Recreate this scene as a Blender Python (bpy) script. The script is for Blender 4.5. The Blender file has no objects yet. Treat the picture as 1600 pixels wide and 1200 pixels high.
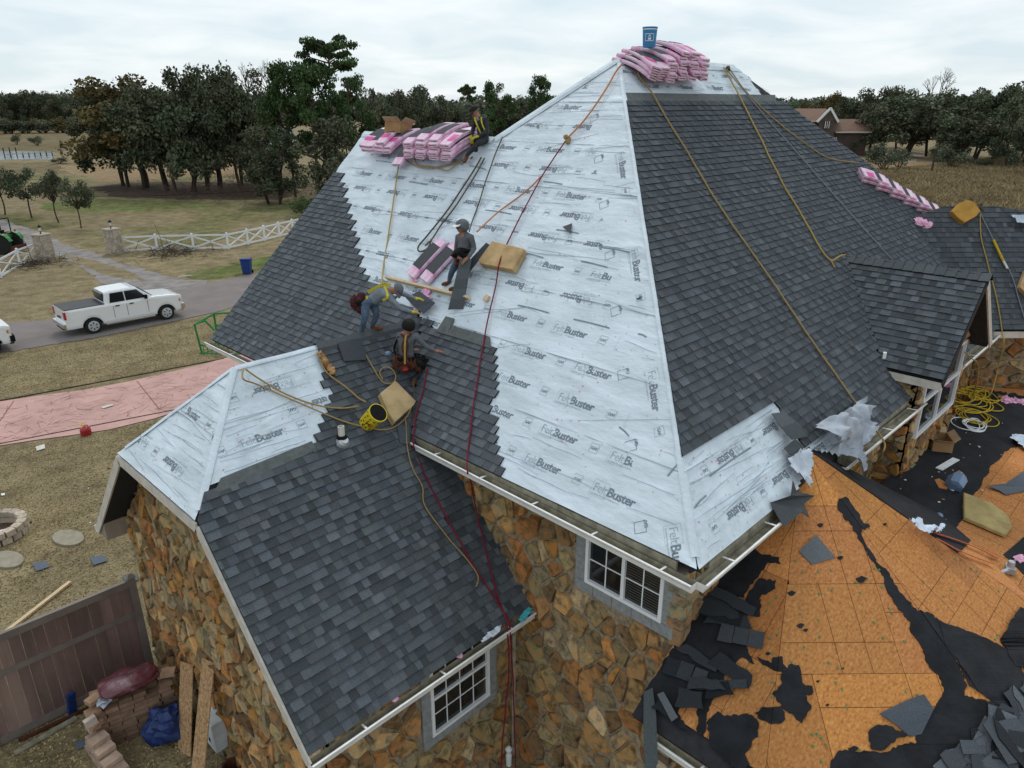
import bpy, bmesh, math, random
from mathutils import Vector, Matrix, noise, geometry
R_ = math.radians
# ------------------------------------------------------------------ camera
SC = bpy.context.scene
GZ = -0.6                       # ground level; the house coordinates count from a datum 0.6 m above it
CAM = Vector((0.0, 0.0, 11.0))
FPX, YH = 1140.0, 160.0         # focal length in pixels of a 1600 px wide frame, horizon row
_F = math.hypot(FPX, 440.0)
PITCH = math.atan(440.0 / FPX)
YAW = math.atan(1250.0 / _F)
_fw = Vector((math.sin(YAW), math.cos(YAW), 0)); RT = Vector((math.cos(YAW), -math.sin(YAW), 0)); _up = Vector((0, 0, 1))
CF = _fw * math.cos(PITCH) - _up * math.sin(PITCH)
CU = _fw * math.sin(PITCH) + _up * math.cos(PITCH)
cam_d = bpy.data.cameras.new("camera"); cam = bpy.data.objects.new("camera", cam_d); SC.collection.objects.link(cam)
cam_d.sensor_width = 36.0; cam_d.lens = 36.0 * FPX / 1600.0; cam_d.clip_start = 0.1; cam_d.clip_end = 4000.0
cam.matrix_world = Matrix(((RT.x, CU.x, -CF.x, CAM.x), (RT.y, CU.y, -CF.y, CAM.y), (RT.z, CU.z, -CF.z, CAM.z), (0, 0, 0, 1)))
SC.camera = cam
# ------------------------------------------------------------------ world, sun, exposure
W = bpy.data.worlds.new("World"); SC.world = W; W.use_nodes = True
nt = W.node_tree; nt.nodes.clear(); N = nt.nodes.new; LK = nt.links.new
SUN_EL, SUN_AZ = R_(52), R_(35)      # a bright spot behind thin cloud, beyond and left of the house
sky = N("ShaderNodeTexSky"); sky.sky_type = 'NISHITA'; sky.sun_disc = False
sky.sun_elevation = SUN_EL; sky.sun_rotation = SUN_AZ
skm = N("ShaderNodeMixRGB"); skm.blend_type = 'MULTIPLY'; skm.inputs[0].default_value = 1; skm.inputs[2].default_value = (.1, .1, .1, 1)
LK(sky.outputs[0], skm.inputs[1])
tc = N("ShaderNodeTexCoord"); sep = N("ShaderNodeSeparateXYZ"); LK(tc.outputs['Generated'], sep.inputs[0])
add = N("ShaderNodeMath"); add.operation = 'ADD'; add.inputs[1].default_value = 0.16; LK(sep.outputs[2], add.inputs[0])
mx = N("ShaderNodeMath"); mx.operation = 'MAXIMUM'; mx.inputs[1].default_value = 0.05; LK(add.outputs[0], mx.inputs[0])
dx = N("ShaderNodeMath"); dx.operation = 'DIVIDE'; LK(sep.outputs[0], dx.inputs[0]); LK(mx.outputs[0], dx.inputs[1])
dy = N("ShaderNodeMath"); dy.operation = 'DIVIDE'; LK(sep.outputs[1], dy.inputs[0]); LK(mx.outputs[0], dy.inputs[1])
cb = N("ShaderNodeCombineXYZ"); LK(dx.outputs[0], cb.inputs[0]); LK(dy.outputs[0], cb.inputs[1])
n1 = N("ShaderNodeTexNoise"); n1.inputs['Scale'].default_value = 1.5; n1.inputs['Detail'].default_value = 7; n1.inputs['Roughness'].default_value = .52
n1.inputs['Distortion'].default_value = .35; LK(cb.outputs[0], n1.inputs['Vector'])
cr = N("ShaderNodeValToRGB"); cr.color_ramp.elements[0].position = .36; cr.color_ramp.elements[0].color = (.61, .71, .765, 1)
cr.color_ramp.elements[1].position = .66; cr.color_ramp.elements[1].color = (.80, .845, .87, 1); LK(n1.outputs[0], cr.inputs[0])
mixs = N("ShaderNodeMixRGB"); mixs.inputs[0].default_value = .9; LK(skm.outputs[0], mixs.inputs[1]); LK(cr.outputs[0], mixs.inputs[2])
bg = N("ShaderNodeBackground"); bg.inputs[1].default_value = 1.0; LK(mixs.outputs[0], bg.inputs[0])
wo = N("ShaderNodeOutputWorld"); LK(bg.outputs[0], wo.inputs[0])
sun_d = bpy.data.lights.new("sun", 'SUN'); sun_d.energy = 0.9; sun_d.angle = R_(14); sun_d.color = (1, .96, .9)
sun = bpy.data.objects.new("sun", sun_d); SC.collection.objects.link(sun)
sd = Vector((math.sin(SUN_AZ) * math.cos(SUN_EL), math.cos(SUN_AZ) * math.cos(SUN_EL), math.sin(SUN_EL)))
sun.rotation_euler = (-sd).to_track_quat('-Z', 'Y').to_euler()
SC.view_settings.view_transform = 'Standard'; SC.view_settings.look = 'None'
SC.view_settings.exposure = 0.24; SC.view_settings.gamma = 1.0; SC.view_settings.use_curve_mapping = False
SC.render.engine = 'CYCLES'; SC.cycles.max_bounces = 5; SC.cycles.diffuse_bounces = 3; SC.cycles.transparent_max_bounces = 6
SC.cycles.use_denoising = True
# ------------------------------------------------------------------ helpers
RN = random.Random(7)
def ray(px, py): return (CF * FPX + RT * (px - 800.0) - CU * (py - 600.0)).normalized()
def proj(P):
    d = Vector(P) - CAM; a = d.dot(CF)
    return 800 + FPX * d.dot(RT) / a, 600 - FPX * d.dot(CU) / a
def hit(px, py, pl, lift=0.0):
    n, P = pl; n = Vector(n).normalized(); d = ray(px, py)
    return CAM + d * ((Vector(P) + n * lift - CAM).dot(n) / d.dot(n))
def ground(px, py, z=None): return hit(px, py, ((0, 0, 1), (0, 0, GZ if z is None else z)))

def mat(name, col, rough=.85, var=.25, scale=8.0, bump=0.0, bscale=60.0, col2=None, metal=0.0, tone=False, stretch=(1, 1, 1), spec=.3, ramp=None, coat=0.0):
    """Principled material: base colour broken up by noise; with tone=True the per-piece 'tone' attribute multiplies it."""
    m = bpy.data.materials.new(name); m.use_nodes = True; t = m.node_tree; b = t.nodes['Principled BSDF']; n = t.nodes.new; L = t.links.new
    b.inputs['Roughness'].default_value = rough; b.inputs['Metallic'].default_value = metal; b.inputs['Specular IOR Level'].default_value = spec
    if coat: b.inputs['Coat Weight'].default_value = coat
    g = n('ShaderNodeNewGeometry'); mp = n('ShaderNodeMapping'); mp.inputs['Scale'].default_value = stretch; tcn = n('ShaderNodeTexCoord'); L(tcn.outputs['Object'], mp.inputs[0])
    ns = n('ShaderNodeTexNoise'); ns.inputs['Scale'].default_value = scale; ns.inputs['Detail'].default_value = 6; ns.inputs['Roughness'].default_value = .62; L(mp.outputs[0], ns.inputs['Vector'])
    r = n('ShaderNodeValToRGB'); c2 = col2 or tuple(c * (1 - var) for c in col)
    if ramp:
        el = r.color_ramp.elements
        while len(el) < len(ramp): el.new(.5)
        for e, (p, c) in zip(el, ramp): e.position = p; e.color = (*c, 1)
    else:
        r.color_ramp.elements[0].position = .34; r.color_ramp.elements[0].color = (*c2, 1)
        r.color_ramp.elements[1].position = .64; r.color_ramp.elements[1].color = (*[min(1, c * (1 + var * .35)) for c in col], 1)
    L(ns.outputs[0], r.inputs[0]); out = r.outputs[0]
    if tone:
        a = n('ShaderNodeAttribute'); a.attribute_name = 'tone'; mm = n('ShaderNodeMixRGB'); mm.blend_type = 'MULTIPLY'; mm.inputs[0].default_value = 1
        L(out, mm.inputs[1]); L(a.outputs['Color'], mm.inputs[2]); out = mm.outputs[0]
    L(out, b.inputs['Base Color'])
    if bump:
        nb = n('ShaderNodeTexNoise'); nb.inputs['Scale'].default_value = bscale; nb.inputs['Detail'].default_value = 4; L(mp.outputs[0], nb.inputs['Vector'])
        bp = n('ShaderNodeBump'); bp.inputs['Strength'].default_value = bump; bp.inputs['Distance'].default_value = .02; L(nb.outputs[0], bp.inputs['Height']); L(bp.outputs[0], b.inputs['Normal'])
    return m

class MB:
    """Collects faces; build() links them as ONE mesh object."""
    def __init__(s): s.v = []; s.f = []; s.t = []; s.m = []
    def face(s, pts, tone=(1, 1, 1), mi=0):
        i = len(s.v); s.v.extend(tuple(p) for p in pts); s.f.append(tuple(range(i, i + len(pts)))); s.t.append(tone); s.m.append(mi)
    def prism(s, bot, top, tone=(1, 1, 1), side=None, mi=0, cap=False, sides=None):
        i = len(s.v); n = len(bot); s.v.extend(tuple(p) for p in bot); s.v.extend(tuple(p) for p in top)
        s.f.append(tuple(range(i + n, i + 2 * n))); s.t.append(tone); s.m.append(mi)
        for k in range(n):
            if sides and not sides[k]: continue
            j = (k + 1) % n; s.f.append((i + k, i + j, i + n + j, i + n + k)); s.t.append(side or tone); s.m.append(mi)
        if cap: s.f.append(tuple(range(i + n - 1, i - 1, -1))); s.t.append(side or tone); s.m.append(mi)
    def box(s, c, sz, M=None, tone=(1, 1, 1), mi=0, bev=0):
        c = Vector(c); hx, hy, hz = sz[0] / 2, sz[1] / 2, sz[2] / 2; M = M or Matrix.Identity(3)
        P = lambda x, y, z: c + M @ Vector((x * hx, y * hy, z * hz))
        q = [(-1, -1), (1, -1), (1, 1), (-1, 1)]
        s.prism([P(x, y, -1) for x, y in q], [P(x, y, 1) for x, y in q], tone, mi=mi, cap=True)
    def beam(s, a, b, w, h, up=(0, 0, 1), tone=(1, 1, 1), mi=0):
        a = Vector(a); b = Vector(b); x = (b - a); l = x.length; x.normalize(); y = Vector(up).cross(x)
        if y.length < 1e-4: y = Vector((0, 1, 0)).cross(x)
        y.normalize(); z = x.cross(y); s.box((a + b) / 2, (l, w, h), Matrix((x, y, z)).transposed(), tone, mi)
    def tube(s, pts, r, n=6, tone=(1, 1, 1), mi=0, cap=True):
        pts = [Vector(p) for p in pts]; k = len(pts); rs = r if isinstance(r, (list, tuple)) else [r] * k
        ref = None; base = len(s.v)
        for i, p in enumerate(pts):
            d = (pts[min(i + 1, k - 1)] - pts[max(i - 1, 0)])
            if d.length < 1e-9: d = Vector((0, 0, 1))
            d.normalize()
            if ref is None: ref = d.orthogonal().normalized()
            ref = (ref - d * ref.dot(d)); ref = ref.normalized() if ref.length > 1e-6 else d.orthogonal().normalized()
            q = d.cross(ref)
            for j in range(n):
                a = 2 * math.pi * j / n; s.v.append(tuple(p + (ref * math.cos(a) + q * math.sin(a)) * rs[i]))
        for i in range(k - 1):
            for j in range(n):
                j2 = (j + 1) % n; s.f.append((base + i * n + j, base + i * n + j2, base + (i + 1) * n + j2, base + (i + 1) * n + j)); s.t.append(tone); s.m.append(mi)
        if cap:
            s.f.append(tuple(base + j for j in range(n - 1, -1, -1))); s.t.append(tone); s.m.append(mi)
            s.f.append(tuple(base + (k - 1) * n + j for j in range(n))); s.t.append(tone); s.m.append(mi)
    def lathe(s, prof, c=(0, 0, 0), n=20, tone=(1, 1, 1), mi=0, M=None, top=True):
        c = Vector(c); base = len(s.v); M = M or Matrix.Identity(3)
        for r, z in prof:
            for j in range(n):
                a = 2 * math.pi * j / n; s.v.append(tuple(c + M @ Vector((r * math.cos(a), r * math.sin(a), z))))
        for i in range(len(prof) - 1):
            for j in range(n):
                j2 = (j + 1) % n; s.f.append((base + i * n + j, base + i * n + j2, base + (i + 1) * n + j2, base + (i + 1) * n + j)); s.t.append(tone); s.m.append(mi)
        for i, fl in ((0, 1), (len(prof) - 1, 0)):
            if prof[i][0] > 1e-4 and (fl or top):
                r = [base + i * n + j for j in range(n)]; s.f.append(tuple(reversed(r)) if fl else tuple(r)); s.t.append(tone); s.m.append(mi)
    def blob(s, c, r, seed=0, amp=.25, nu=10, nv=7, tone=(1, 1, 1), mi=0, fr=2.0):
        c = Vector(c); base = len(s.v); r = Vector(r) if hasattr(r, '__len__') else Vector((r, r, r))
        for i in range(nv + 1):
            th = math.pi * i / nv
            for j in range(nu):
                a = 2 * math.pi * j / nu; d = Vector((math.sin(th) * math.cos(a), math.sin(th) * math.sin(a), math.cos(th)))
                k = 1 + amp * noise.noise(d * fr + Vector((seed * 3.7, seed, 0))); s.v.append(tuple(c + Vector((d.x * r.x, d.y * r.y, d.z * r.z)) * k))
        for i in range(nv):
            for j in range(nu):
                j2 = (j + 1) % nu; s.f.append((base + i * nu + j, base + (i + 1) * nu + j, base + (i + 1) * nu + j2, base + i * nu + j2)); s.t.append(tone); s.m.append(mi)
    def build(s, name, m, parent=None, smooth=False, **props):
        me = bpy.data.meshes.new(name); me.from_pydata(s.v, [], s.f)
        for x in (m if isinstance(m, (list, tuple)) else [m]): me.materials.append(x)
        if any(s.m): me.polygons.foreach_set('material_index', s.m)
        if any(t != (1, 1, 1) for t in s.t):
            at = me.attributes.new('tone', 'FLOAT_COLOR', 'FACE'); buf = []
            for t in s.t: buf.extend((t[0], t[1], t[2], 1.0))
            at.data.foreach_set('color', buf)
        else:
            at = me.attributes.new('tone', 'FLOAT_COLOR', 'FACE'); at.data.foreach_set('color', [1.0] * (4 * len(s.f)))
        if smooth: me.polygons.foreach_set('use_smooth', [True] * len(s.f))
        me.update(); return link(name, me, parent, **props)

def link(name, me, parent=None, **props):
    o = bpy.data.objects.new(name, me); SC.collection.objects.link(o)
    if parent is not None: adopt(o, parent)
    for k, v in props.items(): o[k] = v
    return o
WLOC = {}
def wloc(o):
    v = o.location.copy(); p = o.parent
    return v
def adopt(o, parent):
    o.parent = parent
    if parent.type == 'EMPTY' and parent.parent is None:
        o.matrix_parent_inverse = parent.matrix_basis.inverted()
def empty(name, loc, label, cat, group=None, kind=None, rz=0):
    o = bpy.data.objects.new(name, None); SC.collection.objects.link(o); o.location = loc; o.rotation_euler = (0, 0, rz); o.empty_display_size = .2
    tag(o, label, cat, group, kind); return o
def tag(o, label=None, cat=None, group=None, kind=None):
    if label: o['label'] = label
    if cat: o['category'] = cat
    if group: o['group'] = group
    if kind: o['kind'] = kind
    return o
KIDS = {}
def kids(o): return [c for c in SC.objects if c.parent == o]
def copy_tree(o, parent=None, tree=None):
    c = o.copy(); SC.collection.objects.link(c)
    if parent is not None: c.parent = parent
    for ch in list(o.children): copy_tree(ch, c)
    return c
# 2-D helpers
def clip(poly, a, b, c):
    """keep the part of the polygon where a*x+b*y <= c"""
    out = []; n = len(poly)
    for i in range(n):
        p, q = poly[i], poly[(i + 1) % n]; dp = a * p[0] + b * p[1] - c; dq = a * q[0] + b * q[1] - c
        if dp <= 0: out.append(p)
        if (dp < 0 < dq) or (dq < 0 < dp):
            t = dp / (dp - dq); out.append((p[0] + (q[0] - p[0]) * t, p[1] + (q[1] - p[1]) * t))
    return out
def halfs(poly):
    """half-planes of a convex counter-clockwise polygon"""
    ar = sum(poly[i][0] * poly[(i + 1) % len(poly)][1] - poly[(i + 1) % len(poly)][0] * poly[i][1] for i in range(len(poly)))
    if ar < 0: poly = poly[::-1]
    h = []
    for i in range(len(poly)):
        p, q = poly[i], poly[(i + 1) % len(poly)]; a, b = (q[1] - p[1]), -(q[0] - p[0]); l = math.hypot(a, b)
        if l > 1e-9: h.append((a / l, b / l, (a * p[0] + b * p[1]) / l))
    return h
def clipc(poly, hs):
    for a, b, c in hs:
        poly = clip(poly, a, b, c)
        if len(poly) < 3: return []
    return poly
def area(p): return .5 * abs(sum(p[i][0] * p[(i + 1) % len(p)][1] - p[(i + 1) % len(p)][0] * p[i][1] for i in range(len(p))))
class Face:
    """A planar face: origin, horizontal axis a, up-slope axis b, normal n; to3 lifts plane coordinates into space."""
    def __init__(s, pts, a=None, o=None):
        P = [Vector(p) for p in pts]; s.P = P; n = (P[1] - P[0]).cross(P[2] - P[0]).normalized()
        if n.dot(CAM - P[0]) < 0: n = -n
        s.n = n; s.a = Vector(a).normalized() if a else Vector((0, 0, 1)).cross(n).normalized(); s.b = n.cross(s.a).normalized()
        if s.b.z < 0: s.b = -s.b; s.a = -s.a
        s.o = Vector(o) if o is not None else min(P, key=lambda p: p.z).copy(); s.poly = [s.to2(p) for p in P]; s.h = halfs(s.poly); s.pl = (s.n, s.o)
    def to2(s, p): d = Vector(p) - s.o; return (d.dot(s.a), d.dot(s.b))
    def to3(s, x, y, z=0.0): return s.o + s.a * x + s.b * y + s.n * z
    def px(s, x, y): return s.to2(hit(x, y, s.pl))
def bounds(p): return min(q[0] for q in p), max(q[0] for q in p), min(q[1] for q in p), max(q[1] for q in p)
def jag(pts, amp, step, rng):
    """ragged version of a polygon outline"""
    out = []; n = len(pts)
    for i in range(n):
        p, q = Vector(pts[i]), Vector(pts[(i + 1) % n]); l = (q - p).length; k = max(1, int(l / step))
        for j in range(k):
            t = j / k; w = p.lerp(q, t)
            if j: w += Vector((rng.uniform(-amp, amp), rng.uniform(-amp, amp)))
            out.append((w.x, w.y))
    return out
def tri2(poly):
    """triangulate a simple 2-D polygon"""
    t = geometry.tessellate_polygon([[Vector((p[0], p[1], 0)) for p in poly]]); return t
# ------------------------------------------------------------------ materials
M = {}
M['shingle'] = mat('charcoal_shingle', (.108, .119, .129), .95, .5, 120, bump=.5, bscale=260, tone=True, spec=.12)
M['cap'] = M['shingle']
M['felt'] = mat('synthetic_underlayment', (.63, .71, .775), .55, .15, 2.6, bump=.55, bscale=17, tone=True, stretch=(1, .4, 1), spec=.4)
M['print'] = mat('grey_ink', (.20, .235, .28), .8, .2, 30)
M['printl'] = mat('light_grey_ink', (.36, .42, .47), .8, .2, 30)
M['osb'] = mat('strand_board', (.60, .285, .085), .85, .5, 20, bump=.10, bscale=90, tone=True, stretch=(1, 1.6, 1), ramp=[(.28, (.23, .088, .028)), (.42, (.44, .175, .052)), (.58, (.53, .23, .074)), (.74, (.66, .35, .145))])
M['osbline'] = mat('chalk_line', (.12, .03, .015), .9, .3, 6)
M['tar'] = mat('torn_black_felt', (.016, .017, .021), .85, .5, 3, bump=.5, bscale=18, tone=True, spec=.3)
M['stone'] = mat('field_stone', (.30, .2, .12), .9, .4, 6.5, bump=.8, bscale=26, tone=True, ramp=[(.30, (.30, .27, .25)), (.43, (.66, .58, .50)), (.53, (.92, .90, .86)), (.60, (1.2, .76, .42)), (.70, (1.15, 1.18, 1.10))])
M['mortar'] = mat('sandy_mortar', (.33, .26, .175), .95, .45, 14, bump=.4, bscale=60)
M['white'] = mat('white_aluminium', (.80, .79, .77), .45, .12, 5, spec=.5); M['wframe'] = mat('white_window_frame', (.86, .87, .89), .4, .04, 5, spec=.5)
M['gutin'] = mat('weathered_gutter_inside', (.34, .31, .23), .8, .4, 7)
M['soffit'] = mat('tan_soffit', (.30, .25, .2), .8, .12, 9)
M['fascia'] = mat('cream_fascia', (.62, .58, .52), .6, .18, 6)
M['glass'] = mat('dark_window_glass', (.012, .014, .016), .06, .2, 2, spec=.7)
M['blind'] = mat('window_blind', (.10, .10, .085), .7, .2, 9)
M['block'] = mat('grey_block', (.30, .31, .32), .9, .25, 12, bump=.3, bscale=80)
M['metal'] = mat('galvanised_metal', (.55, .57, .6), .4, .2, 8, metal=.6)
M['flash'] = mat('grey_starter_strip', (.115, .125, .125), .8, .25, 9)
M['deck'] = mat('dark_deck_edge', (.03, .03, .034), .9, .3, 9)
# ------------------------------------------------------------------ house planes
EZ = 5.55; C0 = Vector((7.1, 3.7, EZ)); P1 = Vector((13.4, 10.0, 11.85)); P2 = Vector((18.2, 10.0, 11.85))
K1 = Vector((11.8, 12.05, 10.25)); L1 = Vector((11.8, 16.95, 10.25)); E1 = Vector((7.1, 17.4, EZ))
FRONT = Face([C0, P1, E1], a=(0, 1, 0), o=C0)     # its a axis runs towards -Y
RIGHT = Face([C0, P1, P2], a=(1, 0, 0), o=C0)
WR = 7.02
WB = Face([(3.25, 6.9, 3.02), (7.55, 6.9, 3.02), (8.57, 10.9, WR)], a=(1, 0, 0), o=(3.25, 6.9, 3.02))
WJ = Face([(3.25, 9.38, 5.5), (3.25, 12.42, 5.5), (4.77, 10.9, WR)], a=(0, 1, 0), o=(3.25, 9.38, 5.5))
WF = Face([(3.25, 14.9, 3.02), (3.25, 12.42, 5.5), (8.57, 10.9, WR)], a=(1, 0, 0))
A8 = Vector((10.75, 4.01, 5.86)); PR = .62; CS = PR * math.cos(R_(22.5))
def oct_dir(a, t): return A8 + Vector((math.cos(R_(a)), math.sin(R_(a)), -CS)) * t
LPL = Face([A8, oct_dir(202.5, 4), A8 + Vector((-3, 0, -3 * PR))], a=(0, -1, 0))
CPL = Face([A8, oct_dir(202.5, 4), oct_dir(247.5, 4)], a=(1, -1, 0))
RPL = Face([A8, oct_dir(247.5, 4), oct_dir(292.5, 4)], a=(1, 0, 0))
BPL = Face([A8, oct_dir(292.5, 4), oct_dir(337.5, 4)])
PPL = Face([(10, 3.7, 3.86), (24, 3.7, 3.86), (10, -4, 2.9)], a=(1, 0, 0))
RWP = Face([(21.5, 3.7, EZ), (22.5, 2.7, EZ), (21.5, 4.7, EZ + 1)], a=(1, -1, 0))
DR = 7.81
DL = Face([(14.9, 3.2, 6.09), (14.9, 6.0, 6.09), (16.62, 3.2, DR)], a=(0, 1, 0))

house = empty('stone_house', (7.6, 4.2, GZ), 'large two storey fieldstone house with steep hipped roof being re-shingled', 'house')
def slab(name, pts, m, parent, th=.14, lift=-.02):
    f = Face(pts); b = MB()
    if f.n.z < 0: f.n = -f.n
    b.prism([Vector(p) + f.n * (lift - th) for p in pts], [Vector(p) + f.n * lift for p in pts], cap=True)
    return b.build(name, m, parent)
HUNT = []     # candidate pieces (screen size, mesh builder args), individual if among the largest
def pieces(kind, items, m, limit, parents):
    """items: (size, parent, list of (bot, top, tone, side)); the largest `limit` become objects, the rest one stuff mesh per parent"""
    items.sort(key=lambda x: -x[0]); rest = {}
    for i, (s, par, pr) in enumerate(items):
        if i < limit:
            b = MB()
            for q in pr: b.prism(*q)
            b.build(kind, m, par)
        else: rest.setdefault(par.name, (par, MB()))[1].__dict__; [rest[par.name][1].prism(*q) for q in pr]
    for par, b in rest.values():
        o = b.build(kind, m, par); o['kind'] = 'stuff'
def scr(face, poly, bx=True):
    c = [sum(p[0] for p in poly) / len(poly), sum(p[1] for p in poly) / len(poly)]
    q = [proj(face.to3(*p)) for p in poly]
    if bx and not any(-20 < x < 1620 and -20 < y < 1220 for x, y in q): return 0
    return area(q)
# ---- shingles
SH = []
def tonec(k, warm=0): return (k * (1 + warm), k, k * (1 - warm))
def lay_shingles(face, parent, regs, b0, b1, cover, seed, expo=.143, base=1.0, skip=None, ctr=1.0):
    r = random.Random(seed); j = 0; b = b0
    while b < b1 - .02:
        cv = cover(b + expo / 2); j += 1
        if cv:
            x = cv[0] - r.uniform(0, .9)
            while x < cv[1]:
                L = .98; tiles = []; raised = r.random() < .5; sz = 0; tx = x; nxt = x + L
                while tx < nxt - .02:
                    w = min(r.choice((.10, .12, .14, .17, .2)), nxt - tx)
                    if nxt - tx - w < .06: w = nxt - tx
                    raised = (r.random() < .8) if not raised else (r.random() < .3)
                    k = (r.uniform(.9, 1.35) if raised else r.uniform(.62, 1.0)) * base; k = base * .95 + (k - base * .95) * ctr
                    if r.random() < .06: k *= 1.25
                    tone = (k * r.uniform(.95, 1.02), k, k * r.uniform(.99, 1.07))
                    h1 = .054 if raised else .045
                    q0 = [(max(tx, cv[0]), b), (min(tx + w, cv[1]), b), (min(tx + w, cv[1]), b + expo + .004), (max(tx, cv[0]), b + expo + .004)]
                    tx += w
                    if q0[1][0] - q0[0][0] < .015: continue
                    for hs in regs:
                        q = clipc(q0, hs)
                        if len(q) < 3 or area(q) < 2e-4: continue
                        if skip and skip(sum(p[0] for p in q) / len(q), b): continue
                        top = [face.to3(p[0], p[1], h1 - (p[1] - b) / expo * (h1 - .034)) for p in q]; bot = [face.to3(p[0], p[1], .002) for p in q]
                        tiles.append((bot, top, tone, (.12, .12, .13))); sz += scr(face, q)  # near-black asphalt edges also paint the shadow line under each course
                if tiles: SH.append((sz, parent, tiles))
                x = nxt
        b += expo
# ---- felt sheets
HG = {}
def ridge_n(v): return max(0, 1 - abs(noise.noise(v)) * 5.5) ** 2
def felt_h(face, seed, k, x, y, b):
    w = .5 + .5 * noise.noise(Vector((x * .35 + k * 4, y * .6, seed)))
    v = noise.noise(Vector((x * 1.1 + seed * 9, y * 6.5, k * 2.1))) * .005 + .005
    v += ridge_n(Vector((x * .45 + seed * 5 + k * 3, y * 2.1 + k * 1.7, k * 1.3))) * .022 * w + ridge_n(Vector((x * 1.1 + y * .9 + k, y * 2.6 - x * .5 + seed, 7.7))) * .013 * (1 - w) + ridge_n(Vector((x * .8 - k, y * 5.5 + x * .5, seed + 2.2))) * .009
    return .004 + v + .008 * (1 - min(1, (y - b) / .18))
def fz(face, x, y):
    if id(face) not in HG: return .034
    seed, b0, w = HG[id(face)]; k = max(0, int((y - b0) / w)); return felt_h(face, seed, k, x, y, b0 + k * w) + .004
def felt_sheets(face, parent, regs, b0, b1, a0, a1, seed, w=1.1, skip=None, step=.11, amp=1.0):
    b = b0; k = 0; HG.setdefault(id(face), (seed, b0, w))
    while b < b1:
        mb = MB(); top = min(b + w + .08, b1); nb = max(2, int((top - b) / (step * .36))); na = max(2, int((a1 - a0) / step)); idx = {}
        def hgt(x, y):
            return felt_h(face, seed, k, x, y, b) * amp
        for i in range(na):
            for j in range(nb):
                xs = [a0 + (a1 - a0) * (i + u) / na for u in (0, 1)]; ys = [b + (top - b) * (j + u) / nb for u in (0, 1)]
                q0 = [(xs[0], ys[0]), (xs[1], ys[0]), (xs[1], ys[1]), (xs[0], ys[1])]
                cx, cy = (xs[0] + xs[1]) / 2, (ys[0] + ys[1]) / 2
                if skip and skip(cx, cy): continue
                for hs in regs:
                    if all(aa * p[0] + bb * p[1] <= cc for p in q0 for aa, bb, cc in hs):
                        ids = []
                        for p in q0:
                            key = (round(p[0], 4), round(p[1], 4))
                            if key not in idx: idx[key] = len(mb.v); mb.v.append(tuple(face.to3(p[0], p[1], max(.003, hgt(*p)))))
                            ids.append(idx[key])
                        mb.f.append(tuple(ids)); mb.t.append((1, 1, 1)); mb.m.append(0); break
                    q = clipc(q0, hs)
                    if len(q) >= 3: mb.face([face.to3(p[0], p[1], max(.003, hgt(*p))) for p in q])
        if j == 0 and not mb.f: pass
        if mb.f:
            # butt edge of the lap
            t = .97 + .05 * RN.random(); mb.t = [(t, t, t)] * len(mb.t); mb.build('underlayment_sheet', M['felt'], parent, smooth=True)
        b += w; k += 1
# ---- printed words
_txt = {}
def word_mesh(s, bold=0.0):
    if (s, bold) in _txt: return _txt[(s, bold)]
    c = bpy.data.curves.new('txt', 'FONT'); c.body = s; c.size = 1.0; c.offset = bold; c.resolution_u = 2; c.space_character = .92
    o = bpy.data.objects.new('txt', c); SC.collection.objects.link(o)
    dg = bpy.context.evaluated_depsgraph_get(); me = bpy.data.meshes.new_from_object(o.evaluated_get(dg))
    vs = [(v.co.x, v.co.y) for v in me.vertices]; fs = [tuple(p.vertices) for p in me.polygons]
    bpy.data.objects.remove(o); bpy.data.curves.remove(c); bpy.data.meshes.remove(me)
    _txt[(s, bold)] = (vs, fs); return vs, fs
def put_word(mb, face, s, x, y, size, ang=0, bold=0.0, regs=None, mi=0, z=.034, width=None, skip=None):
    vs, fs = word_mesh(s, bold); xm = max(v[0] for v in vs); sx = size if width is None else width / xm
    ca, sa = math.cos(ang), math.sin(ang); P = [(x + v[0] * sx * ca - v[1] * size * sa, y + v[0] * sx * sa + v[1] * size * ca) for v in vs]
    for f in fs:
        q = [P[i] for i in f]
        if skip and skip(*q[0]): continue
        for hs in (regs or [face.h]):
            c = clipc(q, hs)
            if len(c) >= 3: mb.face([face.to3(p[0], p[1], fz(face, *p)) for p in c], mi=mi)
def rect_line(mb, face, x, y, w, h, t, ang=0, regs=None, mi=0, z=.034, skip=None):
    ca, sa = math.cos(ang), math.sin(ang)
    for (x0, y0, x1, y1) in ((0, 0, w, t), (0, h - t, w, h), (0, t, t, h - t), (w - t, t, w, h - t)):
        q = [(x + u * ca - v * sa, y + u * sa + v * ca) for u, v in ((x0, y0), (x1, y0), (x1, y1), (x0, y1))]
        if skip and skip(*q[0]): continue
        for hs in (regs or [face.h]):
            c = clipc(q, hs)
            if len(c) >= 3: mb.face([face.to3(p[0], p[1], fz(face, *p)) for p in c], mi=mi)
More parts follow.
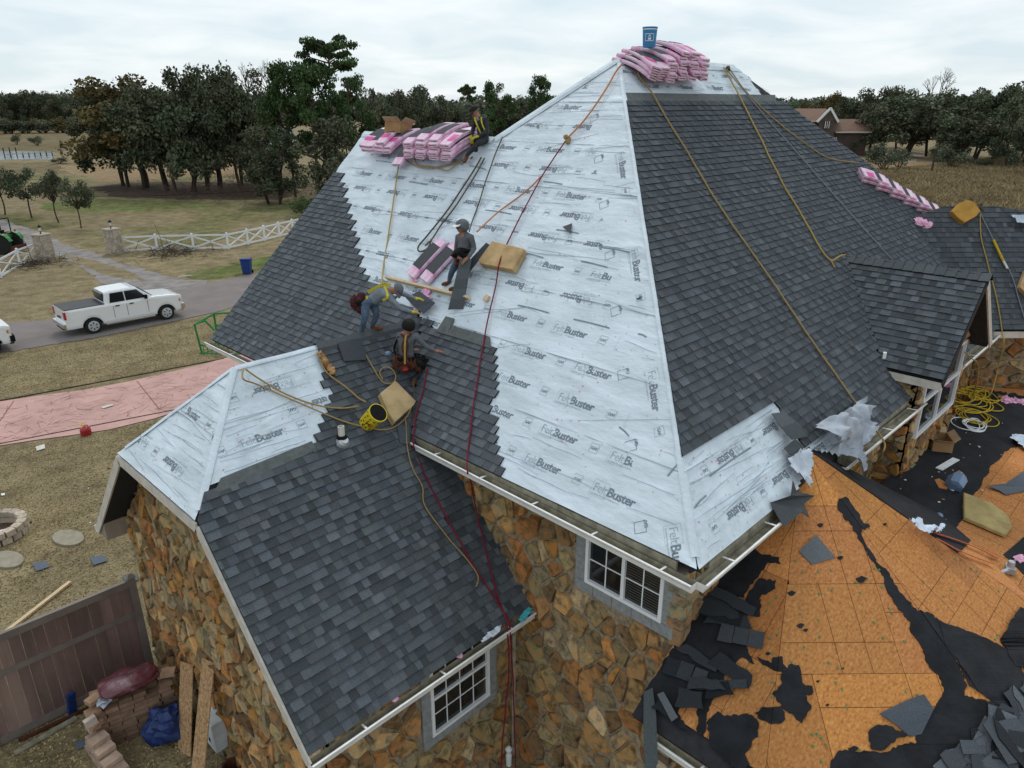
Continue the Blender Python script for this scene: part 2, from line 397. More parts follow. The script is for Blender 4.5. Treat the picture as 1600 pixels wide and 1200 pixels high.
def brand(mb, face, x, y, ang=0, regs=None, skip=None, s=1.0, logo=True):
    """one repeat of the print: FeltBuster with its rule and small line under it, then the boxed GAF mark"""
    ca, sa = math.cos(ang), math.sin(ang); T = lambda u, v: (x + (u * ca - v * sa) * s, y + (u * sa + v * ca) * s)
    a = T(0, 0); put_word(mb, face, 'Felt', a[0], a[1], .185 * s, ang, -.012, regs, 1, skip=skip, width=.235 * s)
    a = T(.245, 0); put_word(mb, face, 'Buster', a[0], a[1], .185 * s, ang, .024, regs, 0, skip=skip, width=.475 * s)
    a = T(.0, -.05); put_word(mb, face, 'Synthetic Roofing Underlayment', a[0], a[1], .035 * s, ang, 0, regs, 1, skip=skip, width=.5 * s)
    a = T(-.025, -.07); rect_line(mb, face, a[0], a[1], .27 * s, .24 * s, .003, ang, regs, 1, skip=skip)
    if logo:
        a = T(.97, -.02); rect_line(mb, face, a[0], a[1], .15 * s, .15 * s, .006, ang, regs, 1, skip=skip)
        a = T(.985, .03); put_word(mb, face, 'GAF', a[0], a[1], .065 * s, ang, .02, regs, 0, skip=skip, width=.12 * s)

# ------------------------------------------------------------------ roof decks and coverings
front_roof = slab('front_roof', [C0, P1, K1, L1, E1], M['deck'], house)
fy = lambda y: C0.y - y
hf1 = halfs([(0, 0), (-6.3, 8.909), (-8.35, 6.647), (-8.35, 0)]); hf2 = halfs([(-8.35, 0), (-8.35, 6.647), (-13.25, 6.647), (-13.62, 0)])
RF = [hf1, hf2]
bz = lambda z: (z - EZ) * 1.41421
TB = [(5.5, 7.1), (5.7, 7.35), (5.82, 7.57), (6.22, 8.0), (6.53, 8.29), (6.93, 8.75), (6.94, 9.9), (7.0, 10.3), (7.1, 10.8), (7.15, 11.6), (7.32, 12.35), (7.38, 13.1), (7.77, 13.9), (8.32, 14.89), (8.67, 15.57), (9.24, 16.63), (9.45, 17.4)]
def interp(T, v):
    if v <= T[0][0]: return T[0][1]
    for (a, b), (c, d) in zip(T, T[1:]):
        if v <= c: return b + (d - b) * (v - a) / (c - a)
    return None
_rc = random.Random(3)
def cov_front(b):
    z = EZ + b * .70711; y = interp(TB, z)
    if y is None: return None
    return (-13.7, fy(y + ((round(b / .143) % 2 * .13 - .06) if y < 9.8 else (round(b / .143) % 3 * .09 - .09))))
valley = lambda a, b: (abs(C0.y - a - 10.9) < (8.57 - (C0.x + b * .7071)) - .02)        # under the wing roof
lay_shingles(FRONT, front_roof, RF, 0, 6.0, cov_front, 11, base=1.16, skip=valley, ctr=.75)
felt_sheets(FRONT, front_roof, RF, 0, 8.909, -13.65, 0, 1, skip=lambda a, b: valley(a, b) or (interp(TB, EZ + b * .70711) or 99) < C0.y - a - .25)
prb = MB(); sk = lambda a, b: valley(a, b) or (interp(TB, EZ + b * .70711) or 99) < C0.y - a - .1
skh = lambda a, b: sk(a, b) or abs(a * 8.909 + b * 6.3) / 10.911 < .72      # the strip laid along the hip covers the print below it
rows = [(5.87, 0), (6.24, 0), (6.65, 0), (7.05, 0), (7.45, 0), (7.85, 1), (8.25, 0), (8.62, 1), (9.0, 1), (9.35, 0), (9.72, 1), (10.1, 0), (10.5, 1), (10.9, 0), (11.25, 1), (11.6, 0)]
for ri, (z, inv) in enumerate(rows):
    off = (0, 0, -.02, -.03, .5, .25, .62, .1, .55, .2, .7, .35, .9, .1, .5, .3)[ri]; b = bz(z)
    for k in range(-11, 2):
        a = -3.25 + off + k * 1.345 + 1.345
        if -a > 13.2 or a > -.2 or b > 8.7: continue
        if inv: brand(prb, FRONT, a + .73, b + .1, math.pi, RF, skh)
        else: brand(prb, FRONT, a, b - .06, 0, RF, skh)
prb.build('lettering', [M['print'], M['printl']], front_roof)

right_roof = slab('right_roof', [C0, P1, P2, (22.75, 6.75, EZ + 3.05), (21.7, 5.9, EZ + 2.2), (21.5, 3.7, EZ)], M['deck'], house)
RR = [halfs([RIGHT.to2(p) for p in (C0, P1, P2, (22.75, 6.75, EZ + 3.05), (21.75, 3.7, EZ))])]
dorm = lambda a, b: (abs(C0.x + a - 16.62) < (1.72 - max(0, (EZ + b * .7071) - 6.09)) and EZ + b * .7071 > 6.07)
octc = lambda a, b: abs(C0.x + a - 10.75) < 1.0 - 2.4 * max(0, EZ + b * .7071 - 5.45) and EZ + b * .7071 < 5.86
_rd = random.Random(5)
def cov_right(b):
    z = EZ + b * .70711
    if z > 11.02: return None
    a0 = (12.55 + (z - 5.6) * 1.2 if z < 5.86 else (10.72 + _rd.uniform(-.06, .06) if z < 6.42 else 0)) - C0.x
    return (max(0, a0), 15.7)
lay_shingles(RIGHT, right_roof, RR, 0, 7.75, cov_right, 12, base=.98, skip=dorm, ctr=.7)
felt_sheets(RIGHT, right_roof, RR, 0, 1.35, 0, 6.0, 2, skip=lambda a, b: octc(a, b) or (a > 3.9 and EZ + b * .707 > 5.95) or EZ + b * .707 > 6.5)
felt_sheets(RIGHT, right_roof, RR, 7.6, 8.909, 5.3, 11.4, 3)
prb = MB(); skr = lambda a, b: octc(a, b) or (a > 3.55 and 5.9 < EZ + b * .707) or EZ + b * .707 > 6.42
for (z, k0) in ((5.72, 0), (6.2, 0)):
    for k in range(5): brand(prb, RIGHT, 1.75 + k * 1.345 + (.5 if z > 6 else 0), bz(z) + .1, math.pi, RR, skr)
for z in (11.25, 11.6):
    for k in range(5): brand(prb, RIGHT, 6.3 + k * 1.345 + (.4 if z > 11.5 else 0), bz(z) + .02, math.pi if z > 11.5 else 0, RR)
# strips run along the hip, print turned with them
HB = FRONT.to2(P1); ha = math.atan2(HB[1], HB[0])
for k in range(9):
    t = .6 + k * 1.25; c = (HB[0] / 11 * t, HB[1] / 11 * t)
    if t > 10.3: break
    for (du, w) in ((-.25, 0), (-.55, 1)):
        p = (c[0] + du * math.sin(ha) * 1 - .05, c[1] - du * math.cos(ha) * 1)
        if w == 0 and k % 2 == 0: brand(prb, FRONT, p[0], p[1], ha + math.pi, RF)
        elif w: rect_line(prb, FRONT, p[0], p[1], .17, .17, .008, ha, RF); put_word(prb, FRONT, 'GAF', p[0] + .02 * math.cos(ha), p[1] + .06, .075, ha, .02, RF, 0, width=.12)
prb.build('lettering', [M['print'], M['printl']], right_roof)
mb = MB(); mb.prism([RIGHT.to3(a, b, .012) for a, b in ((5.5, 7.72), (11.9, 7.72), (12.1, 7.93), (5.63, 7.93))], [RIGHT.to3(a, b, .035) for a, b in ((5.5, 7.72), (11.9, 7.72), (12.1, 7.93), (5.63, 7.93))]); mb.build('starter_strip', M['flash'], right_roof)

def wrap(a, b, F1, F2, w1, w2, lift=.04, m='felt', name='ridge_wrap', parent=house):
    a, b = Vector(a), Vector(b); d = (b - a).normalized(); mb = MB(); n = max(2, int((b - a).length / .25)); up = (F1 + F2).normalized()
    s1, s2 = d.cross(F1), F2.cross(d); s1 = s1 if (s1).dot(F2) < 0 else -s1; s2 = s2 if s2.dot(F1) < 0 else -s2
    R3 = []
    for i in range(n + 1):
        p = a.lerp(b, i / n); j = .01 * noise.noise(p * 2); R3.append([p + s1 * w1 + F1 * .03, p + s1 * w1 * .5 + F1 * (lift + j), p + up * (lift + j), p + s2 * w2 * .5 + F2 * (lift + j), p + s2 * w2 + F2 * .03])
    for u, v in zip(R3, R3[1:]):
        for k in range(4): mb.face([u[k], v[k], v[k + 1], u[k + 1]])
    mb.build(name, M[m], parent)
NB = Vector((0, 1, 1)).normalized(); NJ = WJ.n; NX = Vector((1, 0, 1)).normalized()
wrap((3.34, 9.47, 5.59), (4.77, 10.9, WR), WJ.n, WB.n, .05, .05, .032); wrap((4.77, 10.9, WR), (6.3, 10.9, WR), WB.n, NB, .06, .25, .032); wrap((6.25, 10.9, WR), (8.6, 10.9, WR), WB.n, NB, .16, .16, .075, 'shingle', 'ridge_shingles'); wrap((3.36, 12.31, 5.61), (4.77, 10.9, WR), WJ.n, NB, .06, .2, .032)
wrap(C0.lerp(P1, .015), C0.lerp(P1, .155), FRONT.n, RIGHT.n, .05, .05, .032); wrap(C0.lerp(P1, .15), P1, FRONT.n, RIGHT.n, .04, .03, .032); wrap(P1, P2, RIGHT.n, NB, .2, .3); wrap(K1, L1, FRONT.n, NX, .15, .25, .05); wrap(P1, K1, FRONT.n, Vector((0, .78, .62)), .15, .2, .05)
# hidden rear slopes of the main roof close the volume
slab('rear_roof', [P1, P2, (24.5, 16.3, EZ), (13.4, 16.3, EZ)], M['deck'], house)
slab('hip_end_roof', [P1, K1, (13.4, 12.05, 8.75)], M['deck'], house)
slab('ridge_wing_rear_roof', [L1, K1, (16.5, 12.05, EZ), (16.5, 16.95, EZ)], M['deck'], house)
slab('right_rear_roof', [P2, (22.7, 6.75, 8.55), (24.5, 8.5, 6.5), (24.5, 16.3, EZ)], M['deck'], house)
# wing
wing_near = slab('wing_near_roof', [(3.25, 6.9, 3.02), (7.55, 6.9, 3.02), (7.55, 9.88, 6.0), (8.57, 10.9, WR), (4.77, 10.9, WR), (3.25, 9.38, 5.5)], M['deck'], house)
wing_far = slab('wing_far_roof', [(3.25, 14.9, 3.02), (7.4, 14.9, 3.02), (8.57, 10.9, WR), (4.77, 10.9, WR), (3.25, 12.42, 5.5)], M['deck'], house)
wing_end = slab('wing_end_roof', [(3.25, 9.38, 5.5), (3.25, 12.42, 5.5), (4.77, 10.9, WR)], M['deck'], house)
RB = [halfs([WB.to2(p) for p in q]) for q in (((3.25, 6.9, 3.02), (7.55, 6.9, 3.02), (7.55, 10.9, WR), (4.77, 10.9, WR), (3.25, 9.38, 5.5)), ((7.55, 9.88, 6.0), (8.57, 10.9, WR), (7.55, 10.9, WR)))]
TBW = [(5.80, 3.0), (5.82, 5.3), (6.0, 5.57), (6.2, 5.85), (6.41, 6.15), (6.52, 6.0), (6.76, 6.25), (7.1, 6.3)]
def cov_b(b):
    z = 3.02 + b * .70711
    x = 3.2 if z < 5.76 else interp(TBW, z + .02)
    if x is None: return None
    return (x - 3.25 - .02, 5.5)
lay_shingles(WB, wing_near, RB, 0, 5.65, cov_b, 13)
felt_sheets(WB, wing_near, RB, 3.7, 5.66, 0, 4.2, 4, w=1.0, skip=lambda a, b: (interp(TBW, 3.02 + b * .70711) or 99) < 3.25 + a - .25 or b < 3.8)
RJ = [WJ.h]
felt_sheets(WJ, wing_end, RJ, 0, 2.15, WJ.px(320, 822)[0] - 4.0, WJ.px(320, 822)[0] + 4.0, 5)
prb = MB(); skb = lambda a, b: (interp(TBW, 3.02 + b * .70711) or 99) < 3.25 + a or b < 3.85
for (px, py) in ((378, 700), (445, 735)): q = WB.px(px, py); brand(prb, WB, q[0], q[1], 0, RB, skb)
q = WB.px(455, 592); brand(prb, WB, q[0], q[1], math.pi, RB, skb)
q = WB.px(380, 700); brand(prb, WB, q[0] - 1.38, q[1] + .0, 0, RB, skb); q = WB.px(540, 610); brand(prb, WB, q[0], q[1], math.pi, RB, skb)
for (px, py, an) in ((280, 640, 0), (235, 690, math.pi), (290, 735, math.pi), (330, 690, .5)): q = WJ.px(px, py); brand(prb, WJ, q[0], q[1], an, RJ)
prb.build('lettering', [M['print'], M['printl']], wing_near)
mb = MB(); mb.prism([WB.to3(a, b, .015) for a, b in ((.35, 3.78), (2.1, 3.88), (2.1, 4.05), (.55, 3.98))], [WB.to3(a, b, .04) for a, b in ((.35, 3.78), (2.1, 3.88), (2.1, 4.05), (.55, 3.98))]); mb.build('starter_strip', M['flash'], wing_near)
# right wing, rear silhouettes
q1, q2, q3 = hit(1552, 323, RWP.pl), hit(1612, 352, RWP.pl), hit(1475, 323, RWP.pl)
rw_pts = [(21.5, 3.7, EZ), (24.9, .3, EZ), (24.9, 2.8, EZ + 2.5), q1, q3, (21.75, 5.95, EZ + 2.3)]
rwr = slab('right_wing_roof', rw_pts, M['deck'], house)
RRW = [halfs([RWP.to2(p) for p in ((21.42, 3.7, EZ - .08), (25.3, -.1, EZ), (25.3, 2.3, EZ + 2.4), q1, q3 + (q3 - q1) * .0, (21.42, 6.3, EZ + 2.52))])]
lay_shingles(RWP, rwr, RRW, 0, 6.0, lambda b: (-8, 8), 14, base=.95, ctr=.7)
# dormer
dl = slab('dormer_left_roof', [(14.9, 3.2, 6.09), (14.9, 4.24, 6.09), (16.62, 5.96, DR), (16.62, 3.2, DR)], M['deck'], house)
slab('dormer_right_roof', [(18.34, 3.2, 6.09), (18.34, 4.24, 6.09), (16.62, 5.96, DR), (16.62, 3.2, DR)], M['deck'], house)
RD = [halfs([DL.to2(p) for p in ((14.88, 3.17, 6.07), (14.88, 4.22, 6.07), (16.62, 5.96, DR), (16.62, 3.17, DR))])]
lay_shingles(DL, dl, RD, 0, 2.5, lambda b: (-5, 5), 15, base=1.0)
for i in range(14):
    y = 3.12 + i * .2; mb = MB()
    for sx in (-1, 1):
        p = [(16.62, y, DR + .075), (16.62 + sx * .15, y, DR - .06), (16.62 + sx * .15, y + .21, DR - .075), (16.62, y + .21, DR + .055)]
        mb.prism([Vector(v) - Vector((0, 0, .03)) for v in p], p, (1.0 + .3 * RN.random(),) * 3, (.15, .15, .15))
    mb.build('ridge_cap', M['shingle'], dl)
pieces_done = None

# ------------------------------------------------------------------ boarded roof over the corner bay and the porch behind it
def ocorner(a, r): return A8 + Vector((math.cos(R_(a)) * r, math.sin(R_(a)) * r, -CS * r))
lower = empty('boarded_bay_roof', (10.0, 1.0, GZ), 'low faceted bay roof stripped to orange strand boards at the foot of the tall roof', 'roof')
TOPW = 4.16
def boards(face, regs, parent, b0, b1, a0, a1, seed, wa=2.44, wb=1.22, dirn=1):
    r = random.Random(seed); b = b0; row = 0
    while b < b1:
        a = a0 + (row % 2) * wa / 2 - wa
        while a < a1:
            t = r.uniform(.78, 1.18); q0 = [(a + .003, b + .003), (a + wa - .003, b + .003), (a + wa - .003, b + wb - .003), (a + .003, b + wb - .003)]
            for hs in regs:
                q = clipc(q0, hs)
                if len(q) >= 3 and area(q) > .004:
                    l = r.uniform(0, .004); mb = MB(); mb.prism([face.to3(p[0], p[1], 0) for p in q], [face.to3(p[0], p[1], .012 + l) for p in q], (t, t * r.uniform(.94, 1.03), t * r.uniform(.85, 1.05)), (.4, .35, .3))
                    # chalked nailing lines are print on the board
                    for k in range(1, 6):
                        xx = a + k * .4066
                        if r.random() < .55:
                            ql = clipc([(xx, b), (xx + .007, b), (xx + .007, b + wb), (xx, b + wb)], halfs(q))
                            if len(ql) >= 3: mb.face([face.to3(p[0], p[1], .0135 + l) for p in ql], mi=1)
                    if r.random() < .6:
                        yy = b + wb * r.choice((.33, .5, .66)); ql = clipc([(a, yy), (a + wa, yy), (a + wa, yy + .007), (a, yy + .007)], halfs(q))
                        if len(ql) >= 3: mb.face([face.to3(p[0], p[1], .0135 + l) for p in ql], mi=1)
                    mb.build('osb_sheet', [M['osb'], M['osbline']], parent)
            a += wa
        b += wb; row += 1
RO = 9.0
lp = [A8, ocorner(202.5, 4.53), (6.57, 4.16, A8.z - (A8.x - 6.57) * PR), (10.75, 4.16, A8.z)]
RL = [halfs([LPL.to2(p) for p in lp])]
cp = [A8, ocorner(202.5, RO), ocorner(247.5, RO)]; RC = [halfs([CPL.to2(p) for p in (A8, ocorner(202.5, 5.6), ocorner(247.5, 5.6))])]
rp = [A8, ocorner(247.5, 5.6), ocorner(292.5, 5.6)]; RRP = [halfs([RPL.to2(p) for p in rp])]
bay_l = slab('left_face', lp, M['deck'], lower, th=.1); bay_c = slab('middle_face', [A8, ocorner(202.5, 5.6), ocorner(247.5, 5.6)], M['deck'], lower, th=.1)
bay_r = slab('right_face', rp, M['deck'], lower, th=.1); bay_b = slab('back_face', [A8, ocorner(292.5, 5.6), ocorner(337.5, 5.6)], M['deck'], lower, th=.1)
boards(LPL, RL, bay_l, -.3, 6, -8, 8, 21); boards(CPL, RC, bay_c, -.35, 8, -9, 9, 22); boards(RPL, RRP, bay_r, .1, 8, -9, 9, 23)
RBK = [halfs([BPL.to2(p) for p in (A8, ocorner(292.5, 5.6), ocorner(337.5, 5.6))])]
boards(BPL, RBK, bay_b, .2, 8, -9, 9, 25)
porch = empty('porch_roof', (15, 1.0, GZ), 'shallow porch roof behind the bay, half bare boards and half black felt', 'roof')
pp = [(11.0, 3.72, 3.862), (21.9, 3.72, 3.862), (25.2, .5, 3.478), (25.2, -4.5, 2.878), (11.0, -4.5, 2.878)]
pdeck = slab('porch_deck', [PPL.to3(*PPL.to2(p)) for p in pp], M['deck'], porch, th=.12)
RP = [halfs([PPL.to2(p) for p in pp])]
boards(PPL, RP, pdeck, .2, 9, -2, 16, 24)
# ------------------------------------------------------------------ stone walls, windows
ST = []
Rz_ = lambda d: Matrix.Rotation(R_(d), 3, 'Z')
TONES = [(.55, .30, .14), (.42, .22, .10), (.40, .33, .21), (.33, .30, .21), (.24, .18, .12), (.36, .35, .29), (.52, .46, .35), (.20, .15, .11), (.46, .29, .16), (.28, .29, .25), (.50, .36, .2), (.17, .13, .10), (.34, .24, .15), (.48, .44, .32), (.60, .55, .44), (.38, .36, .24), (.44, .27, .10)]
def stone_wall(name, pts, holes, size, seed, a=None, asp=.62, jn=.018, big=1.0):
    """wall sheet of mortar with an irregular fieldstone facing; holes are (x0,y0,x1,y1) in wall coordinates"""
    f = Face(pts, a=a); r = random.Random(seed)
    mb = MB(); mb.prism([Vector(p) - f.n * .12 for p in pts], [Vector(p) for p in pts], cap=True); w = mb.build(name, M['mortar'], house)
    x0, x1, y0, y1 = bounds(f.poly); sx, sy = size, size * asp; nx, ny = int((x1 - x0) / sx) + 4, int((y1 - y0) / sy) + 4
    P = {}
    for i in range(nx):
        for j in range(ny):
            if r.random() < .74: P[(i, j)] = (x0 + (i - 1.5 + (.5 if j % 2 else 0) + r.uniform(-.5, .5)) * sx, y0 + (j - 1.5 + r.uniform(-.5, .5)) * sy)
    for (i, j), p in P.items():
        if not (x0 - sx < p[0] < x1 + sx and y0 - sy < p[1] < y1 + sy): continue
        q = [(p[0] - sx * 1.2, p[1] - sy * 1.4), (p[0] + sx * 1.2, p[1] - sy * 1.4), (p[0] + sx * 1.2, p[1] + sy * 1.4), (p[0] - sx * 1.2, p[1] + sy * 1.4)]
        for di in range(-3, 4):
            for dj in range(-3, 4):
                o = P.get((i + di, j + dj))
                if o is None or (di == 0 and dj == 0): continue
                ax, ay = (o[0] - p[0]) / sx ** 2, (o[1] - p[1]) / sy ** 2
                q = clip(q, ax, ay, ax * (p[0] + o[0]) / 2 + ay * (p[1] + o[1]) / 2)
                if len(q) < 3: break
            if len(q) < 3: break
        q = clipc(q, f.h) if len(q) >= 3 else []
        for (hx0, hy0, hx1, hy1) in holes:
            if len(q) < 3: break
            cx = sum(v[0] for v in q) / len(q); cy = sum(v[1] for v in q) / len(q)
            if hx0 < cx < hx1 and hy0 < cy < hy1: q = []; break
            if max(v[0] for v in q) > hx0 and min(v[0] for v in q) < hx1 and max(v[1] for v in q) > hy0 and min(v[1] for v in q) < hy1:
                if cx <= hx0: q = clip(q, 1, 0, hx0)
                elif cx >= hx1: q = clip(q, -1, 0, -hx1)
                elif cy <= hy0: q = clip(q, 0, 1, hy0)
                else: q = clip(q, 0, -1, -hy1)
        if len(q) < 3 or area(q) < .0025: continue
        cx = sum(v[0] for v in q) / len(q); cy = sum(v[1] for v in q) / len(q); rad = math.sqrt(area(q))
        k = max(.5, 1 - jn * r.uniform(.7, 1.6) / rad * 2); q = [(cx + (v[0] - cx) * k, cy + (v[1] - cy) * k) for v in q]
        q = [(v[0] + r.uniform(-.07, .07) * rad, v[1] + r.uniform(-.07, .07) * rad) for v in q]
        # knock the sharp corners off
        qq = []
        for m_ in range(len(q)):
            u, v = q[m_], q[(m_ + 1) % len(q)]
            if math.hypot(u[0] - v[0], u[1] - v[1]) > rad * .35:
                t = r.uniform(.02, .13); qq += [(u[0] + (v[0] - u[0]) * t, u[1] + (v[1] - u[1]) * t), (u[0] + (v[0] - u[0]) * (1 - t), u[1] + (v[1] - u[1]) * (1 - t))]
            else: qq.append(((u[0] + v[0]) / 2, (u[1] + v[1]) / 2))
        q = qq
        if len(q) < 3: continue
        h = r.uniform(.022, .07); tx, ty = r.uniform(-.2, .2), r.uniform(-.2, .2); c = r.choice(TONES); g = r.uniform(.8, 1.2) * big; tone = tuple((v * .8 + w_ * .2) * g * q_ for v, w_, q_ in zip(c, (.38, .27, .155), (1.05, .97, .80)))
        bot = [f.to3(v[0], v[1], .001) for v in q]; top = []
        for v in q:
            dx, dy = (v[0] - cx), (v[1] - cy); top.append(f.to3(cx + dx * .86, cy + dy * .86, h + dx * tx + dy * ty))
        ST.append((scr(f, q), w, [(bot, top, tone, tuple(v * .8 for v in tone))]))
    return f, w
def window(face, x0, y0, x1, y1, nmull=1, rows=3, cols=2, surround=.2, blinds=True, label=None, sash=False, lift=.0):
    """white framed window; children frame, glass pane, muntin, blind, block surround"""
    T = lambda x, y, z: face.to3(x, y, z + lift); mb = MB()
    def bar(a0, b0, a1, b1, z0, z1, name=None, m=None, M_=mb):
        q = [(a0, b0), (a1, b0), (a1, b1), (a0, b1)]; M_.prism([T(*v, z0) for v in q], [T(*v, z1) for v in q])
    fw = .055; bar(x0, y0, x1, y0 + fw, 0, .07); bar(x0, y1 - fw, x1, y1, 0, .07); bar(x0, y0 + fw, x0 + fw, y1 - fw, 0, .07); bar(x1 - fw, y0 + fw, x1, y1 - fw, 0, .07)
    if sash: bar(x0 + fw, (y0 + y1) / 2 - .025, x1 - fw, (y0 + y1) / 2 + .025, 0, .06)
    wds = []; W_ = (x1 - x0 - 2 * fw) / nmull
    for k in range(1, nmull): bar(x0 + fw + W_ * k - .028, y0 + fw, x0 + fw + W_ * k + .028, y1 - fw, 0, .06)
    fr = mb.build('window', M['wframe'], house)
    if label: fr['label'] = label
    for k in range(nmull):
        a0, a1 = x0 + fw + W_ * k + (.028 if k else 0), x0 + fw + W_ * (k + 1) - (.028 if k < nmull - 1 else 0)
        g = MB(); q = [(a0, y0 + fw), (a1, y0 + fw), (a1, y1 - fw), (a0, y1 - fw)]; g.prism([T(*v, .002) for v in q], [T(*v, .014) for v in q]); g.build('pane', M['glass'], fr)
        if blinds and k == nmull - 1:
            bl = MB(); yy = y0 + fw + .03
            while yy < y1 - fw - .02: bar(a0 + .02, yy, a1 - .02, yy + .012, .015, .018, M_=bl); yy += .045
            bl.build('blind', M['blind'], fr)
        mu = MB()
        for c in range(1, cols): xx = a0 + (a1 - a0) * c / cols; bar(xx - .009, y0 + fw, xx + .009, y1 - fw, .015, .024, M_=mu)
        for c in range(1, rows): yy = y0 + fw + (y1 - y0 - 2 * fw) * c / rows; bar(a0, yy - .009, a1, yy + .009, .016, .025, M_=mu)
        mu.build('muntin', M['wframe'], fr)
    if surround:
        s = surround; items = []
        def blocks(a0, b0, a1, b1, horiz):
            L = (a1 - a0) if horiz else (b1 - b0); n = max(1, round(L / .38))
            for i in range(n):
                t0, t1 = i / n, (i + 1) / n
                q = (a0 + (a1 - a0) * t0 + .004, b0, a0 + (a1 - a0) * t1 - .004, b1) if horiz else (a0, b0 + (b1 - b0) * t0 + .004, a1, b0 + (b1 - b0) * t1 - .004)
                mm = MB(); bar(q[0], q[1], q[2], q[3], 0, .045 + RN.uniform(0, .006), M_=mm); t = RN.uniform(.8, 1.1); mm.t = [(t, t, t)] * len(mm.t); mm.build('surround_block', M['block'], fr)
        blocks(x0 - s, y0 - s, x1 + s, y0 - .004, True); blocks(x0 - s, y0, x0 - .004, y1, False); blocks(x1 + .004, y0, x1 + s, y1, False)
    return fr
# main front wall (X = 7.55), wall coordinate a runs towards -Y, b is height
def wall_at(pts, a=None): return Face(pts, a=a)
XW = 7.55
pts = [(XW, 4.1, GZ), (XW, 14.5, GZ), (XW, 14.5, EZ - .15), (XW, 4.1, EZ - .15)]
f0 = Face(pts); g2 = lambda y, z: f0.to2((XW, y, z))
w0, w1 = g2(5.76, 4.12), g2(4.38, 5.32)
f, wl = stone_wall('main_front_wall', pts, [(w0[0] - .2, w0[1] - .2, w1[0] + .2, w1[1] + .1)], .27, 31, asp=1.2)
window(f, w0[0], w0[1], w1[0], w1[1], nmull=2, rows=3, cols=2)
pts = [(XW, 4.1, GZ), (21.8, 4.1, GZ), (21.8, 4.1, EZ - .15), (XW, 4.1, EZ - .15)]
stone_wall('main_right_wall', pts, [], .30, 32, asp=1.1)
pts = [(21.8, 4.1, GZ), (25.6, .3, GZ), (25.6, .3, EZ - .15), (21.8, 4.1, EZ - .15)]
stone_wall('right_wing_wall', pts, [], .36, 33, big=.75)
# corner stones closing the joint of the two tall walls
r = random.Random(44); z = GZ + .02
while z < EZ - .3:
    h = r.uniform(.14, .32); t = RN.choice(TONES); mb = MB(); s_ = r.uniform(.22, .30); mb.box((XW + s_ / 2 - .05, 4.1 + s_ / 2 - .05, z + h / 2), (s_, s_, h - .015), Rz_(r.uniform(-3, 3)), tone=t); mb.build('corner_stone', M['stone'], house); z += h
# wing walls
XG = 3.7
pts = [(XG, 7.35, GZ - .3), (XG, 14.45, GZ - .3), (XG, 14.45, 3.2), (XG, 12.3, 5.36), (XG, 9.5, 5.36), (XG, 7.35, 3.2)]
stone_wall("gable_wall", pts, [], .27, 34, asp=.95, jn=.009)
YW = 7.35
pts = [(XG, YW, GZ - .3), (XW, YW, GZ - .3), (XW, YW, 3.1), (XG, YW, 3.1)]
f0 = Face(pts); u0, u1 = f0.to2((5.6, YW, 1.25)), f0.to2((6.9, YW, 2.75))
f, wl = stone_wall('wing_near_wall', pts, [(u0[0] - .18, u0[1] - .18, u1[0] + .18, u1[1] + .1)], .29, 35, asp=1.15)
window(f, u0[0], u0[1], u1[0], u1[1], nmull=1, rows=4, cols=4, surround=.18, blinds=False, sash=True)
stone_wall('wing_far_wall', [(XG, 14.45, GZ - .3), (XW, 14.45, GZ - .3), (XW, 14.45, 3.1), (XG, 14.45, 3.1)], [], .5, 36)
# dormer bay walls
pts = [(14.98, 3.6, 3.5), (18.2, 3.6, 3.5), (18.2, 3.6, 6.0), (16.62, 3.6, 7.6), (14.98, 3.6, 6.0)]
f0 = Face(pts); u0, u1 = f0.to2((15.35, 3.6, 4.6)), f0.to2((17.95, 3.6, 6.15))
f, wl = stone_wall('dormer_wall', pts, [(u0[0] - .03, u0[1] - .03, u1[0] + .03, u1[1] + .03)], .3, 37)
window(f, u0[0], u0[1], u1[0], u1[1], nmull=2, rows=1, cols=1, surround=0, blinds=False, sash=True)
stone_wall('dormer_side_wall', [(14.98, 3.6, 3.5), (14.98, 4.2, 3.5), (14.98, 4.2, 6.0), (14.98, 3.6, 6.0)], [], .3, 38)
# ------------------------------------------------------------------ fascia, soffit, gutters
def board(name, a, b, w, h, m, up=(0, 0, 1)):
    mb = MB(); mb.beam(a, b, w, h, up); return mb.build(name, m, house)
def gutter(a, b, out, drop=.02, hang=1.1, w=.13, sag=0.0, tilt=.0):
    """open aluminium gutter: back, bottom, face with rolled lip, hangers every metre"""
    a = Vector(a); b = Vector(b); d = (b - a); L = d.length; d.normalize(); o = Vector(out).normalized(); prof = [(0, 0), (0, -.11), (w * .75, -.12), (w * .8, -.06), (w, -.02), (w, .0), (w - .02, .005)]
    mb = MB(); n = 5
    def P(t, u, v): return a + d * L * t + o * (u + tilt * t) + Vector((0, 0, v - drop - sag * math.sin(math.pi * t)))
    for i in range(n):
        for (u0, v0), (u1, v1) in zip(prof, prof[1:]):
            q = [P(i / n, u0, v0), P((i + 1) / n, u0, v0), P((i + 1) / n, u1, v1), P(i / n, u1, v1)]
            mb.face(q, mi=(0 if u0 >= w * .7 or v0 < -.105 else 1))
            q2 = [p + (o * .004 if u0 < .01 else Vector((0, 0, .004))) for p in q]; mb.face(q2[::-1], mi=(0 if u0 >= w * .79 and v0 > -.03 else 1))
    for t in (0, 1): mb.face([P(t, u, v) for u, v in prof], mi=0)
    mb.beam(P(0, w, .003), P(1, w, .003), .022, .016)
    g = mb.build('gutter', [M['white'], M['gutin']], house)
    k = int(L / hang)
    for i in range(k):
        t = (i + .6) / k; h = MB(); h.beam(P(t, 0, -.005), P(t, w, .01), .03, .01); h.build('gutter_hanger', M['white'], g)
    return g
ov = .0
board('fascia', (7.12, 4.0, EZ - .12), (7.12, 9.35, EZ - .12), .04, .2, M['gutin'])
